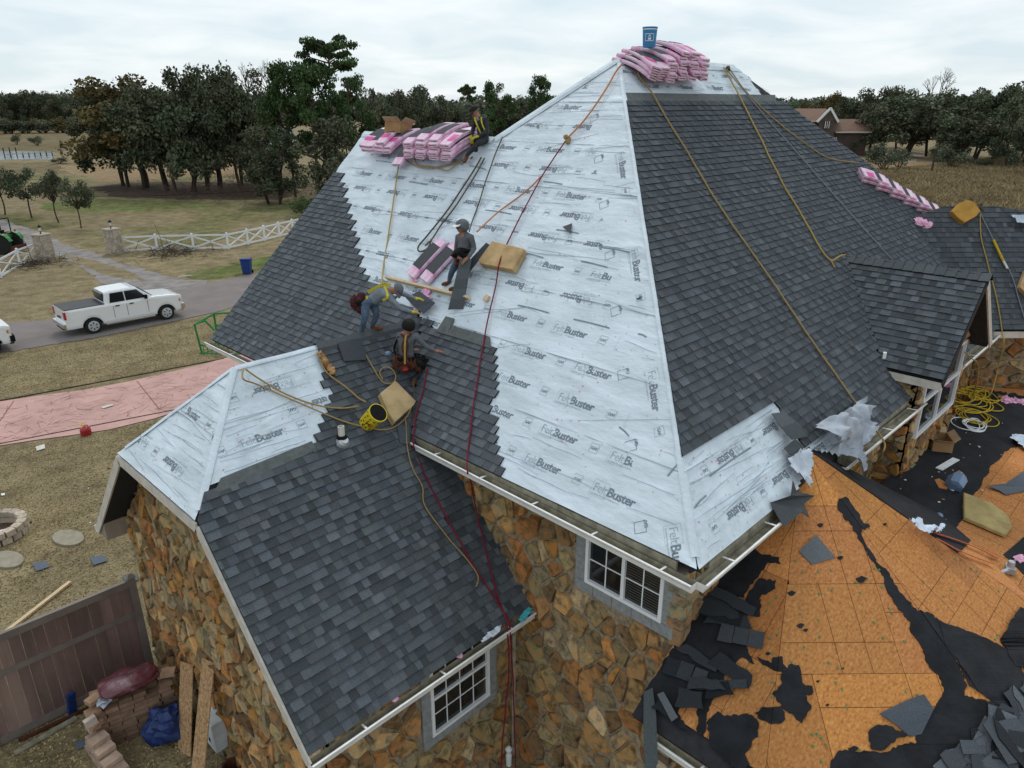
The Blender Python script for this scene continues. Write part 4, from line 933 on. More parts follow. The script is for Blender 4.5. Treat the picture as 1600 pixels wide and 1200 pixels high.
# crumpled underlayment
def crumple(label, pix, F, lift, amp, fr=5, step=.05, tone=(1, 1, 1), seed=0, regs=None):
    Q = [F.px(*p) for p in pix]; x0, x1, y0, y1 = bounds(Q); T = tri2(pix); tris = [[Q[i] for i in t] for t in T]; mb = MB(); nx, ny = int((x1 - x0) / step) + 1, int((y1 - y0) / step) + 1
    def ins(p):
        for a, b, c in tris:
            s1 = (b[0] - a[0]) * (p[1] - a[1]) - (b[1] - a[1]) * (p[0] - a[0]); s2 = (c[0] - b[0]) * (p[1] - b[1]) - (c[1] - b[1]) * (p[0] - b[0]); s3 = (a[0] - c[0]) * (p[1] - c[1]) - (a[1] - c[1]) * (p[0] - c[0])
            if (s1 >= 0) == (s2 >= 0) == (s3 >= 0) or (s1 <= 0 and s2 <= 0 and s3 <= 0): return True
        return False
    idx = {}
    def V(i, j):
        if (i, j) not in idx:
            x, y = x0 + i * step, y0 + j * step; z = lift + amp * (abs(NS(x * fr * .45, y * fr * .4, seed)) * 1.7 + .45 * ridge_n(Vector((x * fr * .8 + y, y * fr * .3, seed + 3))) + .10 * NS(x * fr * 2.5, y * fr * 2.5, seed + 9))
            idx[(i, j)] = len(mb.v); mb.v.append(tuple(F.to3(x + .03 * NS(x * 5, y * 5, 5), y + .03 * NS(x * 5, y * 5, 8), max(.02, z))))
        return idx[(i, j)]
    for i in range(nx):
        for j in range(ny):
            if ins((x0 + (i + .5) * step, y0 + (j + .5) * step)): mb.f.append((V(i, j), V(i + 1, j), V(i + 1, j + 1), V(i, j + 1))); mb.t.append(tone); mb.m.append(0)
    o = mb.build('crumpled_underlayment', M['silver'], smooth=True); tag(o, label, 'underlayment'); return o
M['silver'] = mat('silver_grey_sheet', (.42, .46, .52), .6, .25, 5, tone=True)
crumple('big crumpled silver underlayment draped over the broken eave beside the bay peak', [(1252, 682), (1262, 668), (1285, 662), (1300, 655), (1318, 640), (1332, 630), (1344, 655), (1350, 688), (1338, 700), (1336, 752), (1322, 738), (1290, 706), (1262, 697)], RIGHT, .12, .34, 3.4, step=.035)
crumple('torn pale flap of underlayment folded over the bay peak', [(1218, 722), (1236, 712), (1253, 703), (1256, 725), (1256, 768), (1242, 756), (1226, 740), (1222, 728)], RIGHT, .12, .12, 6, tone=(1.25, 1.25, 1.25), seed=4)
crumple('small silver sheet blowing over the far wing ridge', [(1572, 342), (1600, 340), (1640, 352), (1640, 372), (1600, 360), (1578, 352)], RWP, .2, .2, 3, step=.08, seed=6, tone=(1.3, 1.35, 1.4))
crumple('crumpled white sheet at the head of the orange straps', [(1412, 820), (1430, 824), (1450, 832), (1466, 832), (1462, 838), (1440, 840)], BPL, .08, .12, 7, step=.03, seed=8, tone=(1.6, 1.65, 1.7))
crumple('grey white wrapper lying at the right end of the porch felt', [(1574, 690), (1586, 682), (1640, 700), (1640, 722), (1600, 708)], PPL, .08, .12, 6, step=.04, seed=9, tone=(1.3, 1.35, 1.4))
crumple('thin white rag sticking out of the gutter above the lower window', [(748, 1001), (768, 982), (778, 980), (776, 990), (762, 998), (750, 1005)], WB, .06, .08, 8, step=.02, seed=11, tone=(1.5, 1.5, 1.5))
crumple('teal rag caught in the gutter corner under the wall', [(806, 968), (822, 951), (830, 953), (822, 965), (808, 976)], WB, .05, .06, 8, step=.02, seed=12, tone=(.15, .9, .9))
# ------------------------------------------------------------------ shingle bundles in pink wrappers
M['pink'] = mat('pale_pink_wrapper', (.70, .37, .56), .35, .22, 5, spec=.5, tone=True, ramp=[(.38, (.66, .28, .48)), (.47, (.74, .44, .61)), (.58, (.78, .54, .68)), (.66, (.82, .68, .77))])
M['hot'] = mat('hot_pink_print', (.72, .05, .30), .35, .15, 5)
M['grey'] = mat('bundle_shingle', (.075, .08, .088), .9, .4, 60, bump=.3)
M['plum'] = mat('plum_shade_line', (.10, .03, .07), .6, .3, 12)
def bundle_mesh(droop, band):
    """1 m x 0.33 m pack, both ends sagging by `droop`"""
    ws, bs, hs_, nx = MB(), MB(), MB(), 8
    f = lambda x: -droop * (2 * x) ** 2
    L, Wd, T = .98, .335, .085
    def ring(x, e=0): return [Vector((x, -Wd / 2 + e, f(x) + .012)), Vector((x, -Wd / 2, f(x) + .03)), Vector((x, -Wd / 2, f(x) + T - .025)), Vector((x, -Wd / 2 + .02, f(x) + T)), Vector((x, Wd / 2 - .02, f(x) + T)), Vector((x, Wd / 2, f(x) + T - .025)), Vector((x, Wd / 2, f(x) + .03)), Vector((x, Wd / 2 - .02, f(x)))]
    X = [-L / 2 + L * i / nx for i in range(nx + 1)]; R = [ring(x) for x in X]
    for i in range(nx):
        for j in range(8): k = (j + 1) % 8; ws.face([R[i][j], R[i + 1][j], R[i + 1][k], R[i][k]][::-1])
    ws.face(R[0][::-1][::-1]); ws.face(R[-1][::-1])
    def strip(mb, x0, x1, y0, y1, z, n=4):
        for i in range(n):
            a, b = x0 + (x1 - x0) * i / n, x0 + (x1 - x0) * (i + 1) / n; q = [(a, y0), (b, y0), (b, y1), (a, y1)]
            mb.prism([Vector((u, v, f(u) + T - .01)) for u, v in q], [Vector((u, v, f(u) + T + z)) for u, v in q])
    if band == 0: strip(bs, -.28, .34, -.15, .15, .004)
    elif band == 1: strip(bs, -.1, .3, -.155, .155, .004); strip(hs_, -.3, -.16, -.14, .14, .005, 2)
    else: strip(hs_, -.36, -.1, -.13, .02, .005, 2); strip(bs, .02, .2, -.15, .15, .004, 2)
    for x in (-L / 2 - .001, L / 2 + .001):
        hs_.box((x, 0, f(L / 2) + .045), (.004, .24, .014), mi=1)  # dark end line paints the shade between stacked packs
    return ws, bs, hs_
PROTO = []
for dr, bd in ((.075, 0), (.07, 1), (.065, 2), (.015, 0), (.02, 2)):
    ws, bs, h_ = bundle_mesh(dr, bd); o = empty('shingle_bundle', (0, 0, 0), 'x', 'shingle bundle'); a = ws.build('wrapper', M['pink'], o); b = bs.build('shingle_stack', M['grey'], o); c = h_.build('print_and_shade_line', [M['hot'], M['plum']], o); c['kind'] = 'stuff'; PROTO.append([o, 0])
def bundle(k, loc, rot, label, group):
    o, used = PROTO[k]
    if used: o = copy_tree(o)
    PROTO[k][1] = 1; o.matrix_basis = Matrix.Translation(Vector(loc)) @ rot.to_4x4(); tag(o, label, 'shingle bundle', group); return o
def Rz(d): return Matrix.Rotation(R_(d), 3, 'Z')
def Rx(d): return Matrix.Rotation(R_(d), 3, 'X')
def Ry(d): return Matrix.Rotation(R_(d), 3, 'Y')
r = random.Random(9)
def yat(px, py): return hit(px, py, ((1, 0, 0), (11.3, 0, 0))).y
ya, yb = yat(624, 215), yat(574, 215)
for lay in range(3):
    for c in range(4):
        if lay == 2 and c != 1: continue
        bundle(r.choice((0, 1, 2, 1)), (11.50, ya + .2 + c * (yb - ya - .3) / 3.2 + r.uniform(-.05, .05), 10.10 + lay * .09), Rz(r.uniform(-7, 7)) @ Ry(-24) @ Rx(r.uniform(-5, 5)), 'pink bundle in the low left ridge pile, %s layer, %s stack from its inner end' % (('bottom', 'middle', 'top')[lay], ('first', 'second', 'third', 'fourth')[c]), 'bundles in the left pile on the low ridge')
ya, yb = yat(724, 225), yat(650, 225)
for lay in range(5):
    for c in range(4):
        if lay == 4 and c in (0, 3): continue
        sh = (.0 if c else -.06); bundle(r.choice((0, 1, 2)), (11.40 - (lay % 2) * .05, ya + .18 + c * (yb - ya - .34) / 3 + r.uniform(-.03, .03), 10.02 + lay * .092), Rz(r.uniform(-4, 4)) @ Ry(-20) @ Rx(r.uniform(-3, 3)), 'pink bundle in the pile by the seated man, %s layer up, %s stack from him' % (('first', 'second', 'third', 'fourth', 'fifth')[lay], ('first', 'second', 'third', 'fourth')[c]), 'bundles in the pile beside the seated worker')
bundle(3, (11.25, yat(640, 230) + .0, 9.93), Ry(-42) @ Rz(4), 'single bundle with grey shingles bare, sliding down between the two ridge piles', None)
xat = lambda px: hit(px, 100, ((0, 1, 0), (0, 9.6, 0))).x
xa, xb = xat(1021), xat(1080)
for lay in range(6):
    for c in range(4):
        if lay == 5 and c in (0, 3): continue
        bundle(r.choice((0, 1, 2)), (xa + .1 + c * (xb - xa - .2) / 3 + r.uniform(-.04, .04), 9.66 - (lay % 2) * .04, 11.64 + lay * .093 - (.0 if c else .05)), Rz(90 + r.uniform(-6, 6)) @ Ry(-17) @ Rx(r.uniform(-4, 4)), 'pink bundle in the highest pile, %s layer up, %s stack counted from the bucket' % (('first', 'second', 'third', 'fourth', 'fifth', 'sixth')[lay], ('first', 'second', 'third', 'fourth')[c]), 'bundles in the big pile on the highest ridge')
for i in range(6): bundle((0, 1)[i % 2], (xa - .26 - .33 * (i % 2) + .02 * i, 9.7 - .03 * i, 11.66 + .085 * (i // 2)), Rz(99 - 4 * i) @ Ry(-22) @ Rx(10 if i % 2 else 2), 'curled open bundle under the blue bucket, %s from the bottom of its %s stack' % (('lowest', 'second', 'third')[i // 2], ('inner', 'outer')[i % 2]), 'opened bundles at the foot of the highest pile')
# the row stepping down the far hip
a_, b_ = hit(1358, 282, RIGHT.pl, .05), hit(1462, 338, RIGHT.pl, .05); d_ = (b_ - a_); dd = d_.normalized(); nn = RIGHT.n; yy = nn.cross(dd).normalized()
for i in range(6):
    t = i / 5; p = a_.lerp(b_, t); zz = (nn + dd * -.06).normalized(); x2 = (dd - zz * dd.dot(zz)).normalized(); y2 = zz.cross(x2)
    lab = ('topmost', 'second', 'third', 'fourth', 'fifth', 'lowest')[i] + (' pink bundle in the row down the far hip' if i < 5 else ' bundle in the far hip row, its grey shingles bare')
    bundle(4 if i < 5 else 3, p + nn * .12, Matrix((x2, y2, zz)).transposed() @ Rz(6), lab, None)
    bundle(4, p + nn * .02 + dd * .05, Matrix((x2, y2, zz)).transposed() @ Rz(8), 'pink bundle lying underneath the ' + ('topmost', 'second', 'third', 'fourth', 'fifth', 'lowest')[i] + ' one of the far hip row', None)
# opened packs on the toe board
def onface(F, px, py, lift, ang):
    """position and rotation of something lying on a face, its long axis turned by ang from the up-slope line"""
    p = hit(px, py, F.pl, lift); x = F.b * math.cos(R_(ang)) + F.a * math.sin(R_(ang)); z = F.n; y = z.cross(x); return p, Matrix((x, y, z)).transposed()
p, m_ = onface(FRONT, 668, 405, .06, 16); bundle(3, p, m_, 'opened bundle with white wrapper stripe lying on the plank left of the hooded man', None)
p, m_ = onface(FRONT, 690, 412, .06, 16); bundle(3, p, m_, 'opened bundle right beside the hooded man, wrapper torn back', None)
M['wrap'] = mat('torn_pink_film', (.80, .42, .60), .4, .25, 6, spec=.5, tone=True)
def rag(label, px, py, F, rad, m, seed, name='torn_wrapper', cat='wrapper', flat=.5):
    mb = MB(); p = hit(px, py, F.pl, rad * flat * .4)
    for i in range(4):
        rr = random.Random(seed * 7 + i); mb.blob((rr.uniform(-rad, rad) * .6, rr.uniform(-rad, rad) * .6, 0), (rad * rr.uniform(.5, .8), rad * rr.uniform(.3, .6), rad * flat * .5), seed * 5 + i, 1.1, 12, 8, fr=2.6)
    M4 = Matrix((F.a, F.b, F.n)).transposed(); mb.v = [tuple(p + M4 @ Vector(v)) for v in mb.v]; o = mb.build(name, M[m]); tag(o, label, cat); return o
rag('torn pink wrapper bunched under the bare bundles in front of the plank', 665, 465, FRONT, .22, 'wrap', 1)
rag('curled pink wrapper end at the left tip of the opened bundle', 648, 432, FRONT, .13, 'wrap', 2)
rag('pink wrapper scrap spread on the felt above the bending man', 650, 478, FRONT, .18, 'wrap', 3, flat=.3)
rag('crumpled pink wrapper on the porch felt at the foot of the far wall', 1567, 622, PPL, .22, 'wrap', 4)
rag('crumpled pink wrapper at the right edge of the porch by the wall', 1594, 628, PPL, .2, 'wrap', 5)
rag('pink wrapper scrap on the black felt patch at the right edge', 1597, 872, PPL, .16, 'wrap', 6)
rag('pink scrap hanging below the row of bundles on the far hip', 1441, 345, RWP, .2, 'wrap', 7)
rag('tiny pink wrapper scrap in the gutter over the lower window', 718, 1024, WB, .05, 'wrap', 8)
rag('tiny pink wrapper scrap in the gutter left of the lower window', 618, 1090, WB, .06, 'wrap', 9)
# ------------------------------------------------------------------ boards, cushions, pails
M['foam'] = mat('tan_foam', (.50, .34, .17), .95, .28, 3.5, bump=.3, bscale=40, tone=True)
M['pine'] = mat('pine_lumber', (.66, .50, .31), .8, .25, 4, stretch=(1, 8, 1))
def pad(name, label, cat, pix, F, th, m='foam', tone=(1, 1, 1), lift=.04, rnd=.014):
    Q = [F.px(*p) for p in pix]
    c = (sum(q[0] for q in Q) / len(Q), sum(q[1] for q in Q) / len(Q)); mb = MB(); n = len(Q)
    def ring(k, z, w=0): return [F.to3(c[0] + (q[0] - c[0]) * k, c[1] + (q[1] - c[1]) * k, z + w * NS(q[0] * 7, q[1] * 7)) for q in Q]
    rs = [ring(.97, lift), ring(1.0, lift + rnd * .4), ring(1.0, lift + th - rnd * .4), ring(.955, lift + th, .02)]
    for a, b in zip(rs, rs[1:]):
        for i in range(n): j = (i + 1) % n; mb.face([a[i], a[j], b[j], b[i]], tone)
    mb.face(rs[-1], tone); mb.face(rs[0][::-1], tone); o = mb.build(name, M[m]); tag(o, label, cat); return o
pad('foam_cushion', 'tan square foam cushion beside the hooded man on the pale underlayment', 'foam cushion', [(776, 385), (825, 397), (822, 405), (808, 430), (757, 420), (755, 414)], FRONT, .13)
pad('foam_cushion', 'tan foam cushion tilted against the yellow bucket', 'foam cushion', [(588, 622), (612, 603), (643, 634), (640, 640), (610, 668), (600, 652)], WB, .13, tone=(1.05, 1.1, 1.15), lift=.06)
pad('foam_cushion', 'mustard foam cushion leaning on the far ridge next to the rope anchor', 'foam cushion', [(1480, 335), (1492, 323), (1505, 318), (1516, 322), (1525, 335), (1518, 343), (1500, 353), (1489, 345)], RWP, .16, tone=(.95, .75, .32))
pad('foam_cushion', 'tan cushion cut off by the right edge of the picture on the far wing', 'foam cushion', [(1586, 452), (1596, 425), (1630, 420), (1630, 470), (1600, 466)], RWP, .14)
pad('rigid_board', 'five-sided dirty tan board lying on the porch boards', 'board', [(1503, 776), (1545, 792), (1572, 812), (1578, 830), (1568, 843), (1503, 815)], PPL, .07, tone=(.9, 1.0, .85), rnd=.02)
mb = MB(); a, b = hit(604, 434, FRONT.pl, .08), hit(733, 466, FRONT.pl, .08); mb.beam(a, b, .045, .11, FRONT.n); tag(mb.build('toe_board', M['pine']), 'long pale pine plank laid across the roof under the hooded man', 'plank')
mb = MB(); a, b = hit(763, 462, FRONT.pl, .06), hit(757, 470, FRONT.pl, .06); mb.beam(a, b, .09, .05, FRONT.n); tag(mb.build('wood_block', M['pine']), 'short pale wood block beyond the end of the held shingle', 'block')
M['blue'] = mat('blue_plastic', (.015, .21, .46), .4, .12, 5, spec=.5); M['yellow'] = mat('yellow_plastic', (.72, .56, .02), .45, .2, 9, spec=.5); M['black'] = mat('black_rubber', (.010, .010, .011), .85, .3, 9, spec=.15)
M['paint'] = mat('white_print', (.8, .82, .82), .5, .1, 8); M['red'] = mat('red_plastic', (.38, .015, .02), .4, .2, 6, spec=.5)
def bucket(label, base, up, body, size=1.0, rot=0):
    o = empty('bucket', base, label, 'bucket'); z = Vector(up).normalized(); x = z.orthogonal().normalized(); x = Matrix.Rotation(R_(rot), 3, z) @ x; y = z.cross(x); Mx = Matrix((x, y, z)).transposed(); s = size
    mb = MB(); mb.lathe([(.13 * s, 0), (.152 * s, .36 * s), (.158 * s, .36 * s), (.158 * s, .38 * s), (.145 * s, .38 * s)], base, 24, M=Mx, top=False); mb.build('shell', body, o, smooth=False)
    mb = MB(); mb.lathe([(.1449 * s, .3795 * s), (.128 * s, .03 * s), (.0001, .03 * s)], base, 24, M=Mx); mb.build('inside', M['black'], o)
    return o, Mx
def on_cyl(o, Mx, base, s, shapes, m, name='logo'):
    """flat print wrapped on the pail: shapes are polygons in (angle in degrees, height)"""
    mb = MB(); base = Vector(base)
    for sh in shapes:
        q = []
        for a, h in sh: rr = (.13 + .022 * h / .36) * s + .003; q.append(base + Mx @ Vector((rr * math.cos(R_(a)), rr * math.sin(R_(a)), h * s)))
        mb.face(q)
    mb.build(name, m, o)
pb = hit(1014, 74, ((0, 1, 0), (0, 9.6, 0))); o, Mx = bucket('blue plastic bucket with a white house mark standing on the highest pile of bundles', pb, (0, 0, 1), M['blue'], 1.0)
camang = math.degrees(math.atan2((Mx.transposed() @ (CAM - pb)).y, (Mx.transposed() @ (CAM - pb)).x)); sh = []
for k in range(6):
    a0, a1 = camang - 36 + k * 12, camang - 24 + k * 12; sh += [[(a0, .24), (a1, .24), (a1, .252), (a0, .252)], [(a0, .11), (a1, .11), (a1, .122), (a0, .122)]]
    sh.append([(camang - 60 + k * 20, .325), (camang - 40 + k * 20, .325), (camang - 40 + k * 20, .345), (camang - 60 + k * 20, .345)])
sh += [[(camang - 36, .11), (camang - 32, .11), (camang - 32, .252), (camang - 36, .252)], [(camang + 32, .11), (camang + 36, .11), (camang + 36, .252), (camang + 32, .252)], [(camang - 14, .19), (camang, .235), (camang + 14, .19), (camang + 6, .19), (camang, .212), (camang - 6, .19)], [(camang - 12, .135), (camang + 12, .135), (camang + 12, .175), (camang - 12, .175)]]
on_cyl(o, Mx, pb, 1.0, sh, M['paint'])
pb = hit(573, 662, WB.pl, .02) + Vector((0, 0, .0)); up = (WB.n * 1.0 + Vector((0, 0, .35)) + RT * .42 - _fw * .15); o, Mx = bucket('yellow bucket with black print tipped beside the tan cushion', pb, up, M['yellow'], 1.08)
camang = math.degrees(math.atan2((Mx.transposed() @ (CAM - pb)).y, (Mx.transposed() @ (CAM - pb)).x)); sh = []
r = random.Random(2)
for k in range(9):
    a = camang - 62 + k * 14; h = .05; sh.append([(a, h), (a + 8, h), (a + 8, h + .05), (a, h + .05)] if k % 2 else [(a, .28), (a + 9, .29), (a + 9, .32), (a, .31)])
sh += [[(camang - 10, .03), (camang - 6, .03), (camang - 1, .26), (camang - 6, .26)], [(camang - 4, .16), (camang + 20, .17), (camang + 20, .20), (camang - 4, .19)]]
on_cyl(o, Mx, pb, 1.08, sh, M['black'], 'print'); on_cyl(o, Mx, pb, 1.08, [[(camang - 44, .18), (camang - 40, .18), (camang - 30, .25), (camang - 36, .25)], [(camang - 34, .13), (camang - 20, .13), (camang - 20, .16), (camang - 34, .16)], [(camang + 16, .12), (camang + 24, .12), (camang + 24, .22), (camang + 16, .22)], [(camang + 30, .12), (camang + 36, .12), (camang + 36, .22), (camang + 30, .22)]], M['red'], 'lettering')
# vent pipe
vb = hit(535, 692, WB.pl, .02); o = empty('vent_pipe', vb, 'short white vent pipe with grey flashing cone on the wing shingles', 'vent pipe')
mb = MB(); mb.lathe([(.055, 0), (.055, .30), (.042, .30), (.042, .22), (.001, .22)], vb, 14); mb.build('pipe', M['fascia'], o)
mb = MB(); mb.lathe([(.14, -.04), (.13, .0), (.09, .08), (.07, .10), (.062, .115)], vb, 18, M=Matrix((WB.a, WB.b, WB.n)).transposed()); mb.build('flashing', M['metal'], o); mb = MB(); mb.lathe([(.09, .09), (.078, .125), (.058, .14)], vb, 14); mb.build('collar', M['black'], o)
# cardboard boxes
M['card'] = mat('brown_cardboard', (.36, .21, .10), .9, .2, 5); M['cardin'] = mat('pale_cardboard', (.50, .36, .22), .9, .2, 5)
def carton(label, c, sz, rz, tilt=0, flaps=True, name='cardboard_box'):
    o = empty(name, c, label, 'cardboard box'); Mx = Rz(rz) @ Ry(tilt); w, d, h = sz; c = Vector(c); t = .012
    mb = MB()
    for cc, s in (((-w / 2, 0, h / 2), (t, d, h)), ((w / 2, 0, h / 2), (t, d, h)), ((0, -d / 2, h / 2), (w - t, t, h)), ((0, d / 2, h / 2), (w - t, t, h)), ((0, 0, t / 2), (w - t, d - t, t))): mb.box(c + Mx @ Vector(cc), s, Mx)
    mb.build('box_body', M['card'], o)
    if flaps:
        for (cx, cy, ax, sg) in ((-w / 2, 0, 'y', -1), (w / 2, 0, 'y', 1), (0, -d / 2, 'x', -1), (0, d / 2, 'x', 1)):
            mb = MB(); l = min(w, d) * .42; q = [Vector((cx, -d / 2, h)), Vector((cx, d / 2, h)), Vector((cx + sg * l * .8, d / 2 * .95, h + l * .45)), Vector((cx + sg * l * .8, -d / 2 * .95, h + l * .45))] if ax == 'y' else [Vector((-w / 2, cy, h)), Vector((w / 2, cy, h)), Vector((w / 2 * .95, cy + sg * l * .7, h + l * .6)), Vector((-w / 2 * .95, cy + sg * l * .7, h + l * .6))]
            mb.prism([c + Mx @ v for v in q], [c + Mx @ (v + Vector((0, 0, t * .6))) for v in q], cap=True); mb.build('flap', M['cardin'], o)
    return o
pc = Vector((11.62, yat(604, 200), 10.26)); carton('open brown cardboard box tipped on the left ridge pile of bundles', pc, (.42, .5, .26), 12, 14)
pc = hit(1466, 698, PPL.pl, .03); carton('open brown carton on the porch felt under the dormer window', pc, (.55, .4, .24), 30)
pc = hit(1418, 690, PPL.pl, .03); carton('small crushed brown carton between the stone pier and the eave', pc, (.3, .25, .3), 50, 20)
# ------------------------------------------------------------------ ropes
M['rope_tan'] = mat('tan_rope', (.36, .25, .10), .9, .35, 60); M['rope_gold'] = mat('golden_rope', (.44, .30, .08), .9, .35, 60); M['rope_dark'] = mat('dirty_olive_rope', (.10, .085, .06), .9, .35, 60)
M['rope_red'] = mat('crimson_rope', (.20, .012, .035), .9, .35, 60); M['rope_orange'] = mat('orange_rope', (.55, .22, .10), .9, .3, 60); M['rope_grey'] = mat('grey_cable', (.22, .24, .27), .7, .3, 60); M['rope_yel'] = mat('yellow_rope', (.55, .38, .03), .9, .3, 60)
VX = lambda x: ((1, 0, 0), (x, 0, 0)); VY = lambda y: ((0, 1, 0), (0, y, 0))
PLN = {'F': FRONT.pl, 'R': RIGHT.pl, 'B': WB.pl, 'J': WJ.pl, 'W': RWP.pl, 'P': PPL.pl, 'C': CPL.pl, 'D': DL.pl, 'X': VX(7.0), 'Y': VY(6.8), 'Z': VY(3.45), 'G': ((0, 0, 1), (0, 0, GZ))}
def smooth_path(P, n=7):
    out = []; Q = [P[0]] + P + [P[-1]]
    for i in range(1, len(Q) - 2):
        p0, p1, p2, p3 = Q[i - 1:i + 3]
        for k in range(n):
            t = k / n; out.append(.5 * ((2 * p1) + (p2 - p0) * t + (2 * p0 - 5 * p1 + 4 * p2 - p3) * t * t + (3 * p1 - p0 - 3 * p2 + p3) * t ** 3))
    out.append(P[-1]); return out
def rope(label, pts, m, rad=.013, cat='rope', lift=.075, wob=.012, name='rope'):
    P = []
    for q in pts:
        x, y, pl = q[:3]; P.append(hit(x, y, PLN[pl], q[3] if len(q) > 3 else lift) if pl in 'FRBJWPCDG' else hit(x, y, PLN[pl]))
    S = smooth_path(P, 8); S = [p + Vector((NS(p.x * 2, p.y * 2, p.z), NS(p.y * 2, p.z * 2, 4), 0)) * wob for p in S]
    mb = MB(); mb.tube(S, rad, 6); o = mb.build(name, M[m], smooth=True); tag(o, label, cat); return o
rope('tan safety rope running straight down from the left ridge pile to the bending man', [(627, 240, 'F'), (622, 265, 'F'), (610, 345, 'F'), (598, 425, 'F'), (596, 447, 'F', .9)], 'rope_gold', .016)
rope('slack tan rope looping below the pile beside the seated man', [(627, 243, 'F'), (645, 257, 'F'), (672, 262, 'F'), (705, 256, 'F'), (722, 248, 'F')], 'rope_tan', .016)
rope('second slack loop of rope drooping towards the boot of the seated man', [(650, 240, 'F'), (651, 256, 'F'), (680, 261, 'F'), (700, 266, 'F'), (720, 250, 'F')], 'rope_tan', .013)
rope('olive rope from the valley top down to the coil left of the opened bundles', [(752, 246, 'F'), (735, 275, 'F'), (705, 320, 'F'), (670, 365, 'F'), (654, 385, 'F'), (656, 393, 'F'), (668, 388, 'F'), (674, 374, 'F')], 'rope_dark', .018)
rope('second olive rope running beside the first one down to the same coil', [(757, 247, 'F'), (742, 275, 'F'), (715, 318, 'F'), (690, 350, 'F'), (676, 372, 'F'), (664, 384, 'F')], 'rope_dark', .016)
rope('dark rope from the ridge end down behind the hooded man', [(785, 214, 'F'), (770, 250, 'F'), (752, 305, 'F'), (738, 345, 'F'), (733, 362, 'F', .5)], 'rope_dark', .014)
rope('orange rope from the highest corner down to the knot on the pale slope', [(972, 100, 'F'), (962, 112, 'F'), (945, 142, 'F'), (915, 185, 'F'), (886, 216, 'F')], 'rope_orange', .018)
rope('orange rope branching from the red one down to the hooded man', [(845, 276, 'F'), (820, 300, 'F'), (780, 330, 'F'), (745, 362, 'F', .6)], 'rope_orange', .015)
rope('crimson rope from the knot down the pale slope, over the gutter and down the wall', [(886, 216, 'F'), (860, 255, 'F'), (845, 278, 'F'), (820, 325, 'F'), (792, 380, 'F'), (781, 410, 'F', .19), (775, 440, 'F'), (762, 500, 'F'), (750, 570, 'F'), (738, 650, 'F'), (731, 700, 'F'), (731, 738, 'F', .14), (733, 742, 'X'), (742, 785, 'B', .3), (752, 830, 'B'), (768, 900, 'B'), (783, 950, 'B'), (796, 974, 'Y'), (800, 1040, 'Y'), (804, 1130, 'Y'), (806, 1230, 'Y')], 'rope_red', .013, wob=.02)
rope('second crimson rope from the kneeling man over the eave to the gutter corner', [(668, 575, 'F', .3), (662, 610, 'F'), (650, 650, 'F'), (646, 695, 'F'), (650, 706, 'X'), (665, 745, 'B'), (700, 810, 'B'), (740, 885, 'B'), (775, 940, 'B'), (792, 975, 'Y'), (794, 1050, 'Y'), (785, 1150, 'Y'), (780, 1230, 'Y')], 'rope_red', .014, wob=.03)
rope('tan rope wandering down the wing shingles to a frayed end', [(632, 650, 'B'), (640, 720, 'B'), (660, 760, 'B'), (665, 790, 'B'), (700, 840, 'B'), (730, 875, 'B'), (745, 900, 'B'), (742, 917, 'B')], 'rope_tan', .011, wob=.04)
rope('olive rope from the pile on the highest ridge down the dark slope to the gutter', [(996, 112, 'R', .1), (1001, 122, 'R'), (1020, 148, 'R'), (1075, 240, 'R'), (1130, 330, 'R'), (1200, 430, 'R'), (1260, 520, 'R'), (1310, 590, 'R'), (1350, 648, 'R'), (1381, 690, 'R', .1), (1376, 712, 'Z'), (1362, 738, 'P'), (1355, 758, 'P')], 'rope_tan', .017, wob=.02)
rope('golden rope from the right end of the highest ridge to the dormer ridge', [(1130, 105, 'R'), (1150, 140, 'R'), (1180, 200, 'R'), (1220, 280, 'R'), (1255, 340, 'R'), (1282, 388, 'R'), (1292, 402, 'R'), (1300, 407, 'R'), (1312, 400, 'R', .12), (1320, 398, 'R', .12)], 'rope_gold', .018, wob=.02)
rope('loose golden rope end with pale tip lying above the dormer', [(1282, 388, 'R'), (1290, 400, 'R'), (1298, 408, 'R'), (1304, 418, 'R')], 'rope_gold', .014)
rope('straight grey cable from the highest ridge down behind the dormer', [(1135, 108, 'R'), (1190, 175, 'R'), (1260, 255, 'R'), (1330, 335, 'R'), (1393, 405, 'R')], 'rope_grey', .014)
rope('olive rope sagging from the highest ridge to the top bundle of the hip row', [(1140, 108, 'R'), (1170, 148, 'R'), (1220, 195, 'R'), (1260, 225, 'R'), (1290, 245, 'R'), (1320, 252, 'R'), (1342, 254, 'R')], 'rope_tan', .015)
rope('tan rope around the left gutter end and over the wing to the cushion', [(381, 576, 'B', .1), (380, 592, 'J', .1), (400, 600, 'B'), (450, 622, 'B'), (510, 648, 'B'), (560, 665, 'B'), (605, 671, 'B'), (632, 655, 'B'), (643, 636, 'B', .2)], 'rope_tan', .014)
rope('tan rope from the left gutter end to the yellow bucket', [(384, 577, 'B', .1), (405, 592, 'B'), (445, 615, 'B'), (490, 632, 'B'), (530, 638, 'B'), (560, 635, 'B')], 'rope_tan', .014)
rope('tan rope from the gear clump on the wing ridge down to the bucket', [(500, 560, 'B'), (512, 583, 'B'), (540, 605, 'B'), (560, 622, 'B'), (572, 628, 'B', .15)], 'rope_tan', .015)
rope('tan rope from the bending man to the round loop on the shingles', [(525, 540, 'B', .06), (555, 530, 'B', .06), (575, 560, 'B'), (592, 590, 'B'), (602, 599, 'B'), (614, 598, 'B'), (618, 588, 'B'), (612, 577, 'B'), (600, 574, 'B'), (593, 582, 'B'), (598, 593, 'B')], 'rope_tan', .013)
rope('thin dark rope hanging from the kneeling man past the cushion', [(647, 590, 'B', .2), (646, 640, 'B'), (640, 680, 'B'), (641, 700, 'B')], 'rope_dark', .012)
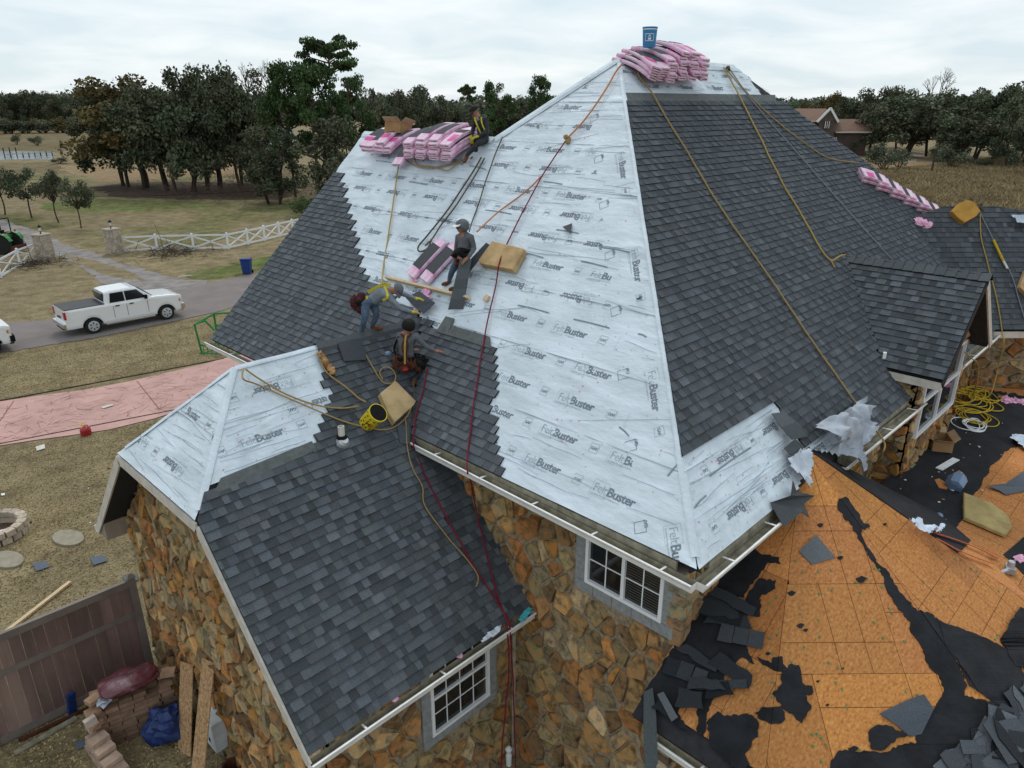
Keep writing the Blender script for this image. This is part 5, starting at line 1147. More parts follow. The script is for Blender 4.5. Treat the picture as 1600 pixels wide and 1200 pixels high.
rope('olive rope over the far wing and hanging down its stone wall', [(1532, 335, 'W'), (1533, 370, 'W'), (1545, 420, 'W'), (1558, 470, 'W'), (1566, 520, 'W'), (1568, 536, 'W', .15), (1558, 580, 'Z'), (1550, 610, 'P', .3), (1545, 622, 'P')], 'rope_gold', .015)
rope('white rope lanyard from the far ridge anchor down to the right edge', [(1530, 328, 'W'), (1552, 375, 'W'), (1580, 430, 'W'), (1600, 495, 'W'), (1615, 540, 'W')], 'rope_grey', .014)
rope('yellow shock pack on the white lanyard of the far wing', [(1552, 375, 'W', .1), (1560, 392, 'W', .1), (1568, 408, 'W', .1)], 'rope_yel', .035, cat='lanyard')
rope('white padded sleeve below the yellow shock pack on the far wing', [(1568, 408, 'W', .1), (1574, 420, 'W', .1)], 'fascia', .032, cat='lanyard')
rope('olive rope from beside the dormer down to the golden coil', [(1507, 550, 'Z'), (1518, 560, 'Z'), (1528, 570, 'Z'), (1527, 595, 'Z'), (1520, 618, 'P', .2), (1515, 632, 'P')], 'rope_tan', .014)
def coil(label, px, py, F, rad, m, n, seed, rr=.013):
    r = random.Random(seed); q = F.px(px, py); P = []; cx, cy = 0, 0
    for i in range(n * 10):
        a = i / 10 * 2 * math.pi
        if i % 10 == 0: ox, oy, k1, k2 = r.uniform(-.45, .45) * rad, r.uniform(-.45, .45) * rad, r.uniform(.5, 1.1), r.uniform(.35, .9)
        cx += (ox - cx) * .25; cy += (oy - cy) * .25; P.append(F.to3(q[0] + cx + rad * k1 * math.cos(a), q[1] + cy + rad * k2 * math.sin(a), .04 + .03 * (i / 10 / n) + .02 * r.random()))
    mb = MB(); mb.tube(smooth_path(P, 3), rr, 5); o = mb.build('rope_coil', M[m], smooth=True); tag(o, label, 'rope coil')
coil('golden rope heaped in loops at the foot of the dormer wall', 1508, 624, PPL, .75, 'rope_yel', 7, 1, .016); coil('second golden rope heap between the dormer and the white cable', 1535, 622, PPL, .45, 'rope_yel', 5, 2, .016)
coil('thin yellow loops just above the white cable coil', 1522, 655, PPL, .45, 'rope_yel', 4, 3, .014); coil('pale blue-white cable coil on the porch felt', 1516, 665, PPL, .42, 'paint', 6, 4, .012)
for i, (x, y, F, lb) in enumerate(((633, 243, 'F', 'tangle of tan rope tied round the ridge anchor between the pink piles'), (998, 108, 'R', 'rope hook knotted at the left foot of the highest pile'), (1137, 108, 'R', 'dark rope hook at the right end of the highest ridge'), (1531, 322, 'W', 'dark rope anchor on the far wing ridge'), (886, 217, 'F', 'knot joining the orange and crimson ropes'))):
    mb = MB(); p = hit(x, y, PLN[F], .07); r = random.Random(i)
    for k in range(5): mb.blob(p + Vector((r.uniform(-.06, .06), r.uniform(-.06, .06), r.uniform(-.07, .05))), r.uniform(.03, .055), k + i * 9, .6, 8, 6)
    tag(mb.build('rope_knot', M['rope_dark' if i in (2, 3) else 'rope_tan']), lb, 'rope knot')
def on_top(x, y, l):      # the higher of the two roofs that meet here
    c = [hit(x, y, PPL.pl, l)]; q = BPL.px(x, y)
    if all(u * q[0] + v * q[1] <= w + .05 for u, v, w in RBK[0]): c.append(hit(x, y, BPL.pl, l))
    return min(c, key=lambda p: (p - CAM).length)
M['strap_or'] = mat('orange_strap', (.55, .12, .045), .6, .2, 12)
for i, (a, b, lb) in enumerate((((1462, 833), (1560, 872), 'upper orange strap stretched over the porch boards'), ((1465, 842), (1550, 880), 'lower orange strap running beside the upper one'))):
    mb = MB(); P = [on_top(a[0] + (b[0] - a[0]) * t, a[1] + (b[1] - a[1]) * t - 3 * math.sin(t * 3.14) * (1 - 2 * i), .07) for t in [k / 10 for k in range(11)]]
    for p, q in zip(P, P[1:]): mb.beam(p, q, .06, .012)
    tag(mb.build('strap', M['strap_or']), lb, 'strap')
mb = MB(); p = on_top(1578, 889, .08); mb.box(p, (.2, .13, .1), Rz(20)); mb.tube([p + Vector((-.25, .1, 0)), p + Vector((-.05, 0, .03))], .03, 8); mb.lathe([(.05, -.07), (.06, 0), (.05, .07)], p + Vector((.0, 0, .08)), 12); tag(mb.build('strap_ratchet', M['metal']), 'grey ratchet at the end of the orange straps', 'ratchet')
# jug and cup on the porch felt
M['jug'] = mat('translucent_blue_plastic', (.16, .23, .36), .35, .2, 4, spec=.5)
p = hit(1495, 752, PPL.pl, .16); o = empty('water_jug', p, 'faceted pale blue plastic jug lying on the porch felt', 'jug')
mb = MB(); mb.lathe([(.1, -.2), (.17, -.17), (.18, .05), (.12, .17), (.04, .21)], p, 7, M=Ry(70)); mb.build('jug_body', M['jug'], o)
mb = MB(); mb.lathe([(.045, .2), (.045, .25)], p, 10, M=Ry(70)); mb.build('jug_cap', M['paint'], o)
p = hit(1466, 809, PPL.pl, .06); mb = MB(); mb.lathe([(.05, -.08), (.065, .08), (.06, .08), (.045, -.06)], p, 12, M=Ry(75)); tag(mb.build('cup', M['jug']), 'clear plastic cup lying on the black porch felt', 'cup')
mb = MB(); a, b = hit(1467, 733, PPL.pl, .05), hit(1494, 717, PPL.pl, .05); mb.beam(a, b, .14, .02); tag(mb.build('white_offcut', M['paint']), 'long white offcut lying near the carton on the porch felt', 'board')
mb = MB(); a, b = hit(1400, 801, PPL.pl, .05), hit(1430, 805, PPL.pl, .05); mb.beam(a, b, .05, .02); tag(mb.build('grey_offcut', M['metal']), 'thin grey metal strip on the porch felt above the white sheet', 'strip')
r = random.Random(6)
for i in range(46):
    x, y = r.uniform(1370, 1600), r.uniform(650, 830); p = hit(x, y, PPL.pl, .04)
    if y > 780 and x > 1490: continue
    mb = MB(); s = r.uniform(.015, .05); mb.box(p, (s, s * r.uniform(.5, 1.5), .012), Rz(r.uniform(0, 180))); o = mb.build('debris_chip', M[r.choice(('paint', 'fascia', 'osb', 'metal'))]); tag(o, 'small pale chip scattered on the black porch felt', 'debris', 'chips scattered on the black porch felt')
loose('wood_patch', 'small patch of orange board showing beside the blue jug', 'board', [(1459, 752), (1466, 750), (1475, 755), (1482, 763), (1478, 767), (1466, 764)], PPL, lift=.03, m='osb', wob=.005, seed=3, jg=True)
mb = MB(); p = hit(1382, 556, RIGHT.pl, .09); mb.box(p, (.1, .06, .14), Rz(20)); tag(mb.build('anchor_block', M['paint']), 'small white block at the lower left corner of the dormer roof', 'block')
# lift cable and clutter on the wing ridge
mb = MB(); r = random.Random(3)
for k in range(9): p = hit(500 + k * 2.4, 552 + k * 3.6, WB.pl, .09); mb.blob(p, (r.uniform(.04, .09), r.uniform(.03, .07), r.uniform(.03, .06)), k, .8, 9, 6, tone=r.choice(((.5, .3, .2), (1, .8, .6), (.3, .2, .15), (.8, .7, .7))))
tag(mb.build('harness_clump', M['foam']), 'crumpled harness and lanyard lying on the wing ridge', 'harness')
loose('loose_shingle', 'dark shingle laid over the wing ridge under the bending man', 'shingle', [(525, 540), (554, 533), (570, 552), (568, 566), (535, 568)], WB, lift=.08, tone=(.75, .75, .8), seed=8)
# ------------------------------------------------------------------ people
M['skin'] = mat('tanned_skin', (.33, .15, .085), .6, .15, 8, spec=.35)
M['greyshirt'] = mat('grey_shirt', (.20, .23, .27), .9, .3, 7, bump=.4, bscale=14); M['darkshirt'] = mat('black_shirt', (.035, .037, .045), .9, .3, 7, bump=.4, bscale=14)
M['hood'] = mat('grey_hoodie', (.125, .135, .15), .95, .3, 7, bump=.5, bscale=14); M['jeans'] = mat('faded_jeans', (.085, .125, .19), .9, .35, 9, bump=.4, bscale=20)
M['darkjeans'] = mat('dark_trousers', (.035, .035, .04), .9, .3, 9, bump=.4, bscale=20); M['boot'] = mat('brown_boot', (.15, .06, .03), .8, .4, 12); M['leather'] = mat('rust_leather', (.10, .033, .018), .8, .5, 14, bump=.4)
M['hiviz'] = mat('yellow_webbing', (.55, .47, .04), .8, .25, 20); M['glove'] = mat('yellow_glove', (.50, .42, .03), .85, .3, 20); M['hair'] = mat('black_hair', (.01, .009, .008), .8, .3, 20); M['gaiter'] = mat('patterned_gaiter', (.28, .26, .22), .9, .6, 40)
def person(label, base, J, mats, hand_m, gloves=False, scale=1.0):
    """J: joint -> (px, py, metres further away from the camera); one skinned body, coloured by the limb it belongs to"""
    B = hit(base[0], base[1], base[2], .0); P = {k: hit(v[0], v[1], (_fw, B + _fw * v[2])) for k, v in J.items()}
    o = empty('person', B, label, 'person')
    fwd = (P['nose'] - P['head']).normalized() if 'nose' in P else -_fw
    ne, hd = P['neck'], P['head']
    V, E, Rd, tagm = [], [], [], []
    def add(p, r, m, par=None):
        V.append(Vector(p)); Rd.append(r * scale); tagm.append(m); i = len(V) - 1
        if par is not None: E.append((par, i))
        return i
    S, PT, HM, SK, BT = 0, 1, 2, 3, 4          # shirt, trousers, hand, skin, boot
    pe = add(P['pelvis'], .145, S); ab = add(P['pelvis'].lerp(P['chest'], .5), .135, S, pe); ch = add(P['chest'], .155, S, ab)
    sh_m = (P['shl'] + P['shr']) / 2; up = add(P['chest'].lerp(ne, .55), .12, S, ch); nk = add(ne, .058, SK, up); hc = add(hd, .098, SK, nk); add(hd + (hd - ne).normalized() * .075, .07, SK, hc)
    add(hd + fwd * .085 - (hd - ne).normalized() * .01, .026, SK, hc)
    for s in 'lr':
        sh = add(P['sh' + s], .068, S, up); el = add(P['el' + s], .05, S, add(P['sh' + s].lerp(P['el' + s], .5), .058, S, sh)); wr = add(P['wr' + s], .031, S, add(P['el' + s].lerp(P['wr' + s], .5), .042, S, el))
        d = (P['ha' + s] - P['wr' + s]); d = d.normalized() if d.length > 1e-3 else Vector((0, 0, -1)); sd_ = d.cross(Vector((0, 0, 1))); sd_ = sd_.normalized() if sd_.length > .1 else RT.copy(); nn_ = sd_.cross(d)
        pm = add(P['wr' + s] + d * .06, .036, HM, wr)
        for k, (w, l) in enumerate(((-.032, .062), (-.011, .074), (.011, .07), (.031, .056))):
            a = add(V[pm] + d * .045 + sd_ * w, .0105, HM, pm); b_ = add(V[a] + d * l * .6 - nn_ * .012, .0095, HM, a); add(V[b_] + d * l * .4 - nn_ * .02, .008, HM, b_)
        a = add(V[pm] - d * .02 + sd_ * .05, .0125, HM, pm); add(V[a] + d * .035 + sd_ * .018, .010, HM, a)
        hp = add(P['hi' + s], .098, PT, pe); kn = add(P['kn' + s], .066, PT, add(P['hi' + s].lerp(P['kn' + s], .5), .088, PT, hp)); an = add(P['an' + s], .045, PT, add(P['kn' + s].lerp(P['an' + s], .45), .062, PT, kn))
        td = (P['to' + s] - P['an' + s]); hl = add(P['an' + s] + Vector((0, 0, -.045)), .048, BT, an); ml = add(P['an' + s] + td * .6 + Vector((0, 0, -.05)), .046, BT, hl); add(P['to' + s] + Vector((0, 0, -.05)), .034, BT, ml)
    me = bpy.data.meshes.new('body'); me.from_pydata([tuple(v) for v in V], E, []); ob = bpy.data.objects.new('body', me); SC.collection.objects.link(ob)
    sm = ob.modifiers.new('skin', 'SKIN'); sm.use_smooth_shade = True
    for i, sv in enumerate(me.skin_vertices[0].data): sv.radius = (Rd[i], Rd[i]); sv.use_root = (i == 0)
    ss = ob.modifiers.new('sub', 'SUBSURF'); ss.levels = ss.render_levels = 1
    dg = bpy.context.evaluated_depsgraph_get(); me2 = bpy.data.meshes.new_from_object(ob.evaluated_get(dg)); bpy.data.objects.remove(ob); me2.materials.clear()
    for m in mats: me2.materials.append(m)
    kd = [(V[a], V[b], tagm[b]) for a, b in E]
    for p in me2.polygons:
        c = p.center; best = 9; bm_ = 0
        for a, b, m in kd:
            ab_ = b - a; t = max(0, min(1, (c - a).dot(ab_) / max(1e-9, ab_.length_squared))); d = (c - a - ab_ * t).length
            if d < best: best = d; bm_ = m
        p.material_index = bm_
    me2.polygons.foreach_set('use_smooth', [True] * len(me2.polygons)); me2.name = 'body'; link('body', me2, o)
    # eyes
    side = fwd.cross((hd - ne).normalized()).normalized(); mb = MB()
    for s in (-1, 1): mb.blob(hd + fwd * .088 + side * s * .03 + (hd - ne).normalized() * .012, .012, 1, 0, 6, 4)
    mb.build('eyes', M['hair'], o)
    mb = MB(); mb.blob(hd + fwd * .09 - (hd - ne).normalized() * .045, (.02, .02, .008), 1, 0, 6, 4); mb.build('mouth', M['leather'], o)
    return o, P, fwd
def head_shell(o, P, fwd, m, name, drop=.0, brim=0, r=.118, back=0.0, cut=-.2):
    hd = P['head']; u = (hd - P['neck']).normalized(); s = fwd.cross(u).normalized(); f2 = u.cross(s); mb = MB(); nu, nv = 16, 8; base = hd + u * (.015 + drop) - f2 * back
    for i in range(nv):
        for j in range(nu):
            q = []
            for (a, b) in ((i, j), (i + 1, j), (i + 1, j + 1), (i, j + 1)):
                th = math.acos(1 - (1 - cut) * a / nv); ph = 2 * math.pi * b / nu; d = u * math.cos(th) + (f2 * math.cos(ph) + s * math.sin(ph)) * math.sin(th); q.append(base + d * r * (1 + .05 * NS(a, b % nu, 2)))
            dn = (q[0] + q[1] + q[2] + q[3]) / 4 - base
            if dn.dot(f2) > r * .72 and dn.dot(u) < r * .45: continue
            mb.face(q)
    if brim:
        q = []; Q = []
        for k in range(9):
            a = -1.1 + 2.2 * k / 8; q.append(base + (f2 * math.cos(a) + s * math.sin(a)) * r * .98 + u * .02); Q.append(base + (f2 * (math.cos(a) * r + brim * math.cos(a * .8)) + s * math.sin(a) * r * .9) + u * .0)
        for k in range(8): mb.prism([q[k], q[k + 1], Q[k + 1], Q[k]], [v + u * .008 for v in (q[k], q[k + 1], Q[k + 1], Q[k])], cap=True)
    mb.build(name, m, o, smooth=False)
def strapp(o, pts, m, w=.035, name='harness_strap', off=.0):
    mb = MB(); S = smooth_path([Vector(p) for p in pts], 5)
    for a, b in zip(S, S[1:]):
        if (b - a).length > 1e-4: mb.beam(a, b, w, .012, up=-_fw)
    mb.build(name, m, o)
T_ = lambda px, py, B, d: hit(px, py, (_fw, B + _fw * d))
# hooded man standing on the plank
o, P, fw_ = person('man in a grey hoodie standing on the plank and holding a long shingle', (712, 448, FRONT.pl), dict(
    head=(721, 355, 0), nose=(714, 358, -.06), neck=(724, 364, .02), chest=(727, 379, .03), pelvis=(723, 403, .02), shl=(716, 370, .12), shr=(736, 370, -.08), ell=(713, 390, .1), wrl=(717, 401, -.12), hal=(721, 405, -.2), elr=(741, 389, -.12), wrr=(731, 403, -.24), har=(726, 407, -.28),
    hil=(716, 408, .06), hir=(728, 408, -.06), knl=(706, 424, -.02), knr=(721, 426, -.22), anl=(702, 438, .16), anr=(713, 446, -.12), tol=(689, 441, .12), tor=(700, 449, -.16)), [M['hood'], M['jeans'], M['skin'], M['skin'], M['boot']], 2)
head_shell(o, P, fw_, M['hood'], 'hood', r=.135, back=.03, cut=-.75); head_shell(o, P, fw_, M['paint'], 'cap_brim', drop=.05, r=.105, brim=.05, cut=.96)
B0 = P['pelvis']; mb = MB(); mb.blob(P['pelvis'] + Vector((0, 0, .10)) - _fw * .03, (.2, .19, .12), 4, .5, 14, 10); mb.tube([P['pelvis'] + Vector((0, 0, .05)), P['pelvis'] + Vector((0, 0, .14))], .165, 14, cap=False); mb.build('work_belt', M['black'], o)
mb = MB(); mb.blob(P['hil'] - _fw * .1, (.09, .07, .12), 3, .4); mb.blob(P['hir'] - _fw * .1, (.08, .06, .11), 5, .4); mb.build('tool_pouch', M['leather'], o)
mb = MB(); q = [T_(719, 404, B0, -.26), T_(737, 405, B0, -.26), T_(724, 483, B0, -.62), T_(700, 484, B0, -.62)]; nn_ = (q[1] - q[0]).cross(q[3] - q[0]).normalized()
for i in range(5): a, b = i / 5, (i + 1) / 5; mb.prism([q[0].lerp(q[3], a), q[1].lerp(q[2], a), q[1].lerp(q[2], b), q[0].lerp(q[3], b)], [v - nn_ * .012 for v in (q[0].lerp(q[3], a), q[1].lerp(q[2], a), q[1].lerp(q[2], b), q[0].lerp(q[3], b))], (1.0 + .2 * (i % 2),) * 3, cap=True)
tag(mb.build('held_shingle', M['shingle']), 'long grey shingle strip hanging from the hand of the hooded man', 'shingle')
loose('loose_shingle', 'narrow dark shingle strip sloping down behind the hooded man to the cushion', 'shingle', [(766, 387), (773, 391), (738, 434), (730, 424)], FRONT, lift=.14, wob=.02, tone=(.7, .7, .75))
# bending man
o, P, fw_ = person('man in a pale grey shirt bending far forward, yellow gloves and harness', (580, 520, WB.pl), dict(
    head=(620, 452, -.05), nose=(626, 457, -.12), neck=(611, 455, -.02), chest=(600, 459, 0), pelvis=(576, 470, .05), shl=(609, 452, .16), shr=(607, 464, -.16), ell=(632, 460, .14), wrl=(648, 466, .1), hal=(657, 467, .08), elr=(626, 482, -.2), wrr=(642, 487, -.16), har=(654, 488, -.12),
    hil=(583, 474, .12), hir=(571, 476, -.08), knl=(589, 492, .05), knr=(570, 498, -.22), anl=(581, 509, .1), anr=(563, 522, -.06), tol=(598, 509, .0), tor=(573, 524, -.1)), [M['greyshirt'], M['jeans'], M['glove'], M['skin'], M['boot']], 2)
head_shell(o, P, fw_, M['hood'], 'cap', r=.112, brim=.07, cut=.0)
strapp(o, [P['pelvis'] + Vector((0, 0, .16)), P['chest'] + Vector((0, 0, .175)), P['neck'] + Vector((0, 0, .1))], M['hiviz'], .06); strapp(o, [P['chest'] + Vector((0, 0, .17)) + _fw * .02, P['shr'] + Vector((0, 0, .03)) - _fw * .07, P['chest'] - _fw * .16 + Vector((0, 0, -.08))], M['hiviz'], .045)
strapp(o, [P['pelvis'] - _fw * .12 + Vector((0, 0, .12)), P['pelvis'] - _fw * .17, P['hir'] - _fw * .1 - Vector((0, 0, .06))], M['hiviz'], .045)
mb = MB(); q = T_(560, 474, P['pelvis'], -.08)
M['maroon'] = mat('maroon_pouch', (.07, .016, .016), .8, .5, 12, bump=.4)
for i, (a, b, c) in enumerate(((0, 0, 0), (.06, 0, .05), (-.05, .03, .02), (.02, -.04, -.08))): mb.blob(q + Vector((a, b, c)), (.10, .10, .13), i + 20, .5, tone=(1, 1, 1))
mb.build('tool_pouch', M['maroon'], o); mb = MB(); mb.tube([P['pelvis'] - RT * .02 + Vector((0, 0, -.02)) - _fw * .15, q + Vector((0, 0, .05))], .03, 6); mb.blob(q + Vector((0, 0, .02)), (.135, .135, .06), 4, .4); mb.build('belt', M['black'], o)
loose('held_shingle', 'dark textured shingle pressed down by the bending man gloves', 'shingle', [(642, 473), (662, 461), (687, 480), (669, 497), (655, 487)], FRONT, lift=.16, wob=.05, tone=(.75, .78, .85), seed=5)
# kneeling man
o, P, fw_ = person('man in a black beanie kneeling with his back turned and tool belts on', (634, 590, WB.pl), dict(
    head=(639, 509, -.02), nose=(649, 514, .08), neck=(636, 519, 0), chest=(635, 535, -.02), pelvis=(635, 563, -.04), shl=(624, 524, .0), shr=(650, 524, .02), ell=(621, 545, .12), wrl=(640, 549, .28), hal=(656, 544, .3), elr=(663, 540, .02), wrr=(679, 548, .05), har=(690, 549, .06),
    hil=(628, 568, .0), hir=(643, 568, .0), knl=(640, 583, .3), knr=(666, 575, .26), anl=(624, 592, -.12), anr=(648, 592, -.1), tol=(618, 600, -.16), tor=(642, 600, -.18)), [M['hood'], M['darkjeans'], M['skin'], M['skin'], M['boot']], 2)
head_shell(o, P, fw_, M['hair'], 'beanie', r=.125, cut=-.55, back=.01)
for s in (-1, 1): strapp(o, [P['pelvis'] - _fw * .17 + RT * .05 * s, P['chest'] - _fw * .185 - RT * .05 * s, P['neck'] - _fw * .10 + RT * .09 * s], M['leather'], .04)
strapp(o, [P['neck'] - _fw * .15, P['chest'] - _fw * .20, P['pelvis'] - _fw * .20], M['rope_gold'], .03); strapp(o, [P['shl'] - _fw * .08, P['ell'] - _fw * .05 - RT * .05, P['hil'] - _fw * .12], M['black'], .035)
mb = MB(); r = random.Random(5)
for i in range(9): mb.blob(P['pelvis'] + RT * (-.19 + .05 * i) + Vector((0, 0, r.uniform(-.12, .04))) - _fw * (.13 - abs(i - 4) * .025), (.075, .075, r.uniform(.08, .13)), i, .6, 8, 6)
mb.build('tool_pouch', M['leather'], o); mb = MB(); mb.tube([P['pelvis'] + Vector((0, 0, .03)), P['pelvis'] + Vector((0, 0, .10))], .19, 14, cap=False); mb.blob(P['pelvis'] + RT * .26 + Vector((0, 0, -.03)), (.13, .12, .12), 9, .7); mb.build('belt', M['black'], o)
mb = MB(); mb.blob(P['pelvis'] - _fw * .18 + RT * .0 + Vector((0, 0, -.1)), (.07, .05, .035), 3, .4); mb.build('red_tool', M['red'], o)
mb = MB(); mb.blob(T_(606, 552, P['pelvis'], -.05), (.07, .04, .035), 3, .5); tag(mb.build('glove_rag', M['jug']), 'small pale blue rag beside the kneeling man', 'rag')
# seated man
o, P, fw_ = person('man in a black cap sitting on the ridge beside the tall pink pile', (752, 232, FRONT.pl), dict(
    head=(742, 174, 0), nose=(736, 177, -.05), neck=(747, 183, .02), chest=(753, 193, .03), pelvis=(756, 214, .04), shl=(744, 187, .14), shr=(759, 188, -.06), ell=(739, 202, .14), wrl=(737, 212, .0), hal=(737, 217, -.03), elr=(761, 204, -.12), wrr=(748, 213, -.22), har=(741, 215, -.26),
    hil=(751, 217, .1), hir=(758, 219, -.02), knl=(737, 226, .1), knr=(747, 224, -.32), anl=(748, 240, .0), anr=(729, 243, -.28), tol=(735, 245, -.1), tor=(724, 251, -.36)), [M['darkshirt'], M['darkjeans'], M['glove'], M['skin'], M['boot']], 2)
head_shell(o, P, fw_, M['hair'], 'cap', r=.118, brim=.10, cut=.1); mb = MB(); mb.blob(P['neck'] + fw_ * .03 + Vector((0, 0, -.03)), (.075, .075, .07), 2, .3); mb.build('neck_gaiter', M['gaiter'], o)
for s in (-.06, .06): strapp(o, [P['neck'] + RT * s * 1.2 - _fw * .08, P['chest'] - _fw * .165 + RT * s - RT * .05, P['pelvis'] - _fw * .15 + RT * s + Vector((0, 0, .08))], M['hiviz'], .03)
# ------------------------------------------------------------------ trees
M['leaf_oak'] = mat('live_oak_leaves', (.098, .114, .070), .8, .45, .7, tone=True, spec=.2); M['leaf_pine'] = mat('pine_needles', (.056, .098, .036), .8, .4, .8, tone=True, spec=.2)
M['leaf_brown'] = mat('russet_leaves', (.13, .105, .045), .85, .4, .8, tone=True, spec=.2); M['leaf_grey'] = mat('grey_green_leaves', (.115, .130, .085), .85, .4, .8, tone=True, spec=.2)
M['bark'] = mat('dark_bark', (.06, .045, .035), .95, .4, 3, bump=.4, bscale=8); M['barkp'] = mat('pine_bark', (.11, .075, .055), .95, .4, 3)
def limb(mb, a, b, r0, r1, rng, bend=.12, n=4):
    a, b = Vector(a), Vector(b); L = (b - a).length; P = []
    o = Vector((rng.uniform(-1, 1), rng.uniform(-1, 1), rng.uniform(-.3, .6))) * L * bend
    for i in range(n + 1): t = i / n; P.append(a.lerp(b, t) + o * math.sin(math.pi * t))
    mb.tube(P, [r0 + (r1 - r0) * i / n for i in range(n + 1)], 6, cap=False); return P
def make_tree(kind, seed, name='tree'):
    """unit tree about 1 high and 1 wide (metres set by the copy's scale): trunk, limbs and a crown of leaf clumps"""
    r = random.Random(seed); tr, lf = MB(), MB(); cl = []
    if kind == 'oak':
        lean = Vector((r.uniform(-.08, .08), r.uniform(-.08, .08), 0)); fk = Vector((0, 0, .22)) + lean * .6; limb(tr, (0, 0, 0), fk, .032, .024, r)
        for i in range(38):
            a = r.uniform(0, 6.28); rad = .42 * math.sqrt(r.random()); z = .27 + .63 * r.random() * (1 - (rad / .5) ** 2 * .55); cl.append((Vector((rad * math.cos(a), rad * math.sin(a), z)) + lean, r.uniform(.09, .16), .62))
        for c in cl[:11]: m_ = fk.lerp(c[0], .5) + Vector((0, 0, -.03)); limb(tr, fk, m_, .018, .011, r); limb(tr, m_, c[0], .011, .003, r)
        n, sz = 250, .019
    elif kind == 'grove':           # several trunks under one dark crown
        for i in range(3):
            a = r.uniform(0, 6.28); b0 = Vector((.1 * math.cos(a), .1 * math.sin(a), 0)); top = b0 * 2.2 + Vector((r.uniform(-.12, .12), 0, .5)); limb(tr, b0, top, .022, .012, r)
            for k in range(3): limb(tr, top, top + Vector((r.uniform(-.2, .2), r.uniform(-.2, .2), .28)), .01, .003, r)
        for i in range(42):
            a = r.uniform(0, 6.28); rad = .42 * math.sqrt(r.random()); z = .19 + .73 * r.random() * (1 - (rad / .5) ** 2 * .5); cl.append((Vector((rad * math.cos(a), rad * math.sin(a), z)), r.uniform(.08, .15), .8))
        n, sz = 220, .019
    elif kind == 'pine':
        limb(tr, (0, 0, 0), (r.uniform(-.03, .03), 0, .95), .022, .006, r, .02, 6)
        for i in range(44):
            z = r.uniform(.36, .97); rad = .42 * (1 - ((z - .55) / .55) ** 2 * .75) * r.uniform(.3, 1); a = r.uniform(0, 6.28); c = Vector((rad * math.cos(a), rad * math.sin(a), z)); limb(tr, (0, 0, z - .07), c, .007, .002, r, .05, 3); cl.append((c, r.uniform(.07, .13), .55))
        n, sz = 210, .0165
    elif kind == 'tallpine':
        limb(tr, (0, 0, 0), (.03, 0, .93), .016, .006, r, .02, 6)
        for i in range(26):
            z = r.uniform(.78, .97); rad = .42 * (1 - ((z - .86) / .16) ** 2 * .7) * r.uniform(.35, 1); a = r.uniform(0, 6.28); c = Vector((rad * math.cos(a), rad * math.sin(a), z)); limb(tr, (.02, 0, z - .05), c, .006, .002, r, .05, 3); cl.append((c, r.uniform(.08, .13), .22))
        n, sz = 210, .0165
    elif kind == 'small':
        limb(tr, (0, 0, 0), (.02, 0, .42), .018, .014, r)
        for i in range(14): a = r.uniform(0, 6.28); rad = .36 * math.sqrt(r.random()); c = Vector((rad * math.cos(a), rad * math.sin(a), .42 + .5 * r.random() * (1 - (rad / .45) ** 2 * .5))); limb(tr, (.02, 0, .36), c, .010, .003, r); cl.append((c, r.uniform(.10, .17), .8))
        n, sz = 200, .023
    elif kind == 'shrub':
        for i in range(12): a = r.uniform(0, 6.28); rad = .36 * math.sqrt(r.random()); c = Vector((rad * math.cos(a), rad * math.sin(a), .25 + .5 * r.random() * (1 - (rad / .45) ** 2 * .5))); limb(tr, (rad * .2, 0, 0), c, .012, .003, r); cl.append((c, r.uniform(.14, .22), .9))
        n, sz = 130, .030
    elif kind == 'bare':
        limb(tr, (0, 0, 0), (0, 0, .5), .022, .014, r)
        def br(p, d, l, w, dep):
            q = p + d * l; limb(tr, p, q, w, w * .6, r, .1, 3)
            if dep < 5:
                for k in range(3 if dep < 3 else 2): dd_ = (d + Vector((r.gauss(0, .5), r.gauss(0, .5), r.gauss(.1, .3)))).normalized(); br(q, dd_, l * .7, w * .58, dep + 1)
        br(Vector((0, 0, .42)), Vector((.1, 0, 1)), .16, .014, 0); br(Vector((0, 0, .4)), Vector((-.5, .2, .8)).normalized(), .16, .012, 1); n, sz = 0, 0
    for c, rad, flat in cl:
        k = r.uniform(.65, 1.4); wm = r.uniform(.9, 1.12)
        for i in range(n):
            d = Vector((r.gauss(0, 1), r.gauss(0, 1), r.gauss(0, 1))).normalized(); p = c + Vector((d.x, d.y, d.z * flat)) * rad * (r.random() ** .4) * (1 + .35 * NS(d.x * 2, d.y * 2, d.z * 2 + c.x * 9)); u = Vector((r.gauss(0, 1), r.gauss(0, 1), r.gauss(0, .6))).normalized(); v = u.orthogonal().normalized(); v = (v * math.cos(i) + u.cross(v) * math.sin(i)); s = sz * r.uniform(.6, 1.3); kk = k * r.uniform(.75, 1.3)
            lf.face([p - u * s, p + v * s * .7, p + u * s * .9, p - v * s * .55], (kk * wm, kk, kk * .95))
    return tr, lf
def screen_h(base, py): return hit(proj(base)[0], py, (_fw, base)).z - base.z
PT = {}
LEAFM = dict(oak='leaf_oak', grove='leaf_oak', pine='leaf_pine', tallpine='leaf_pine', small='leaf_oak', shrub='leaf_grey', bare='leaf_oak')
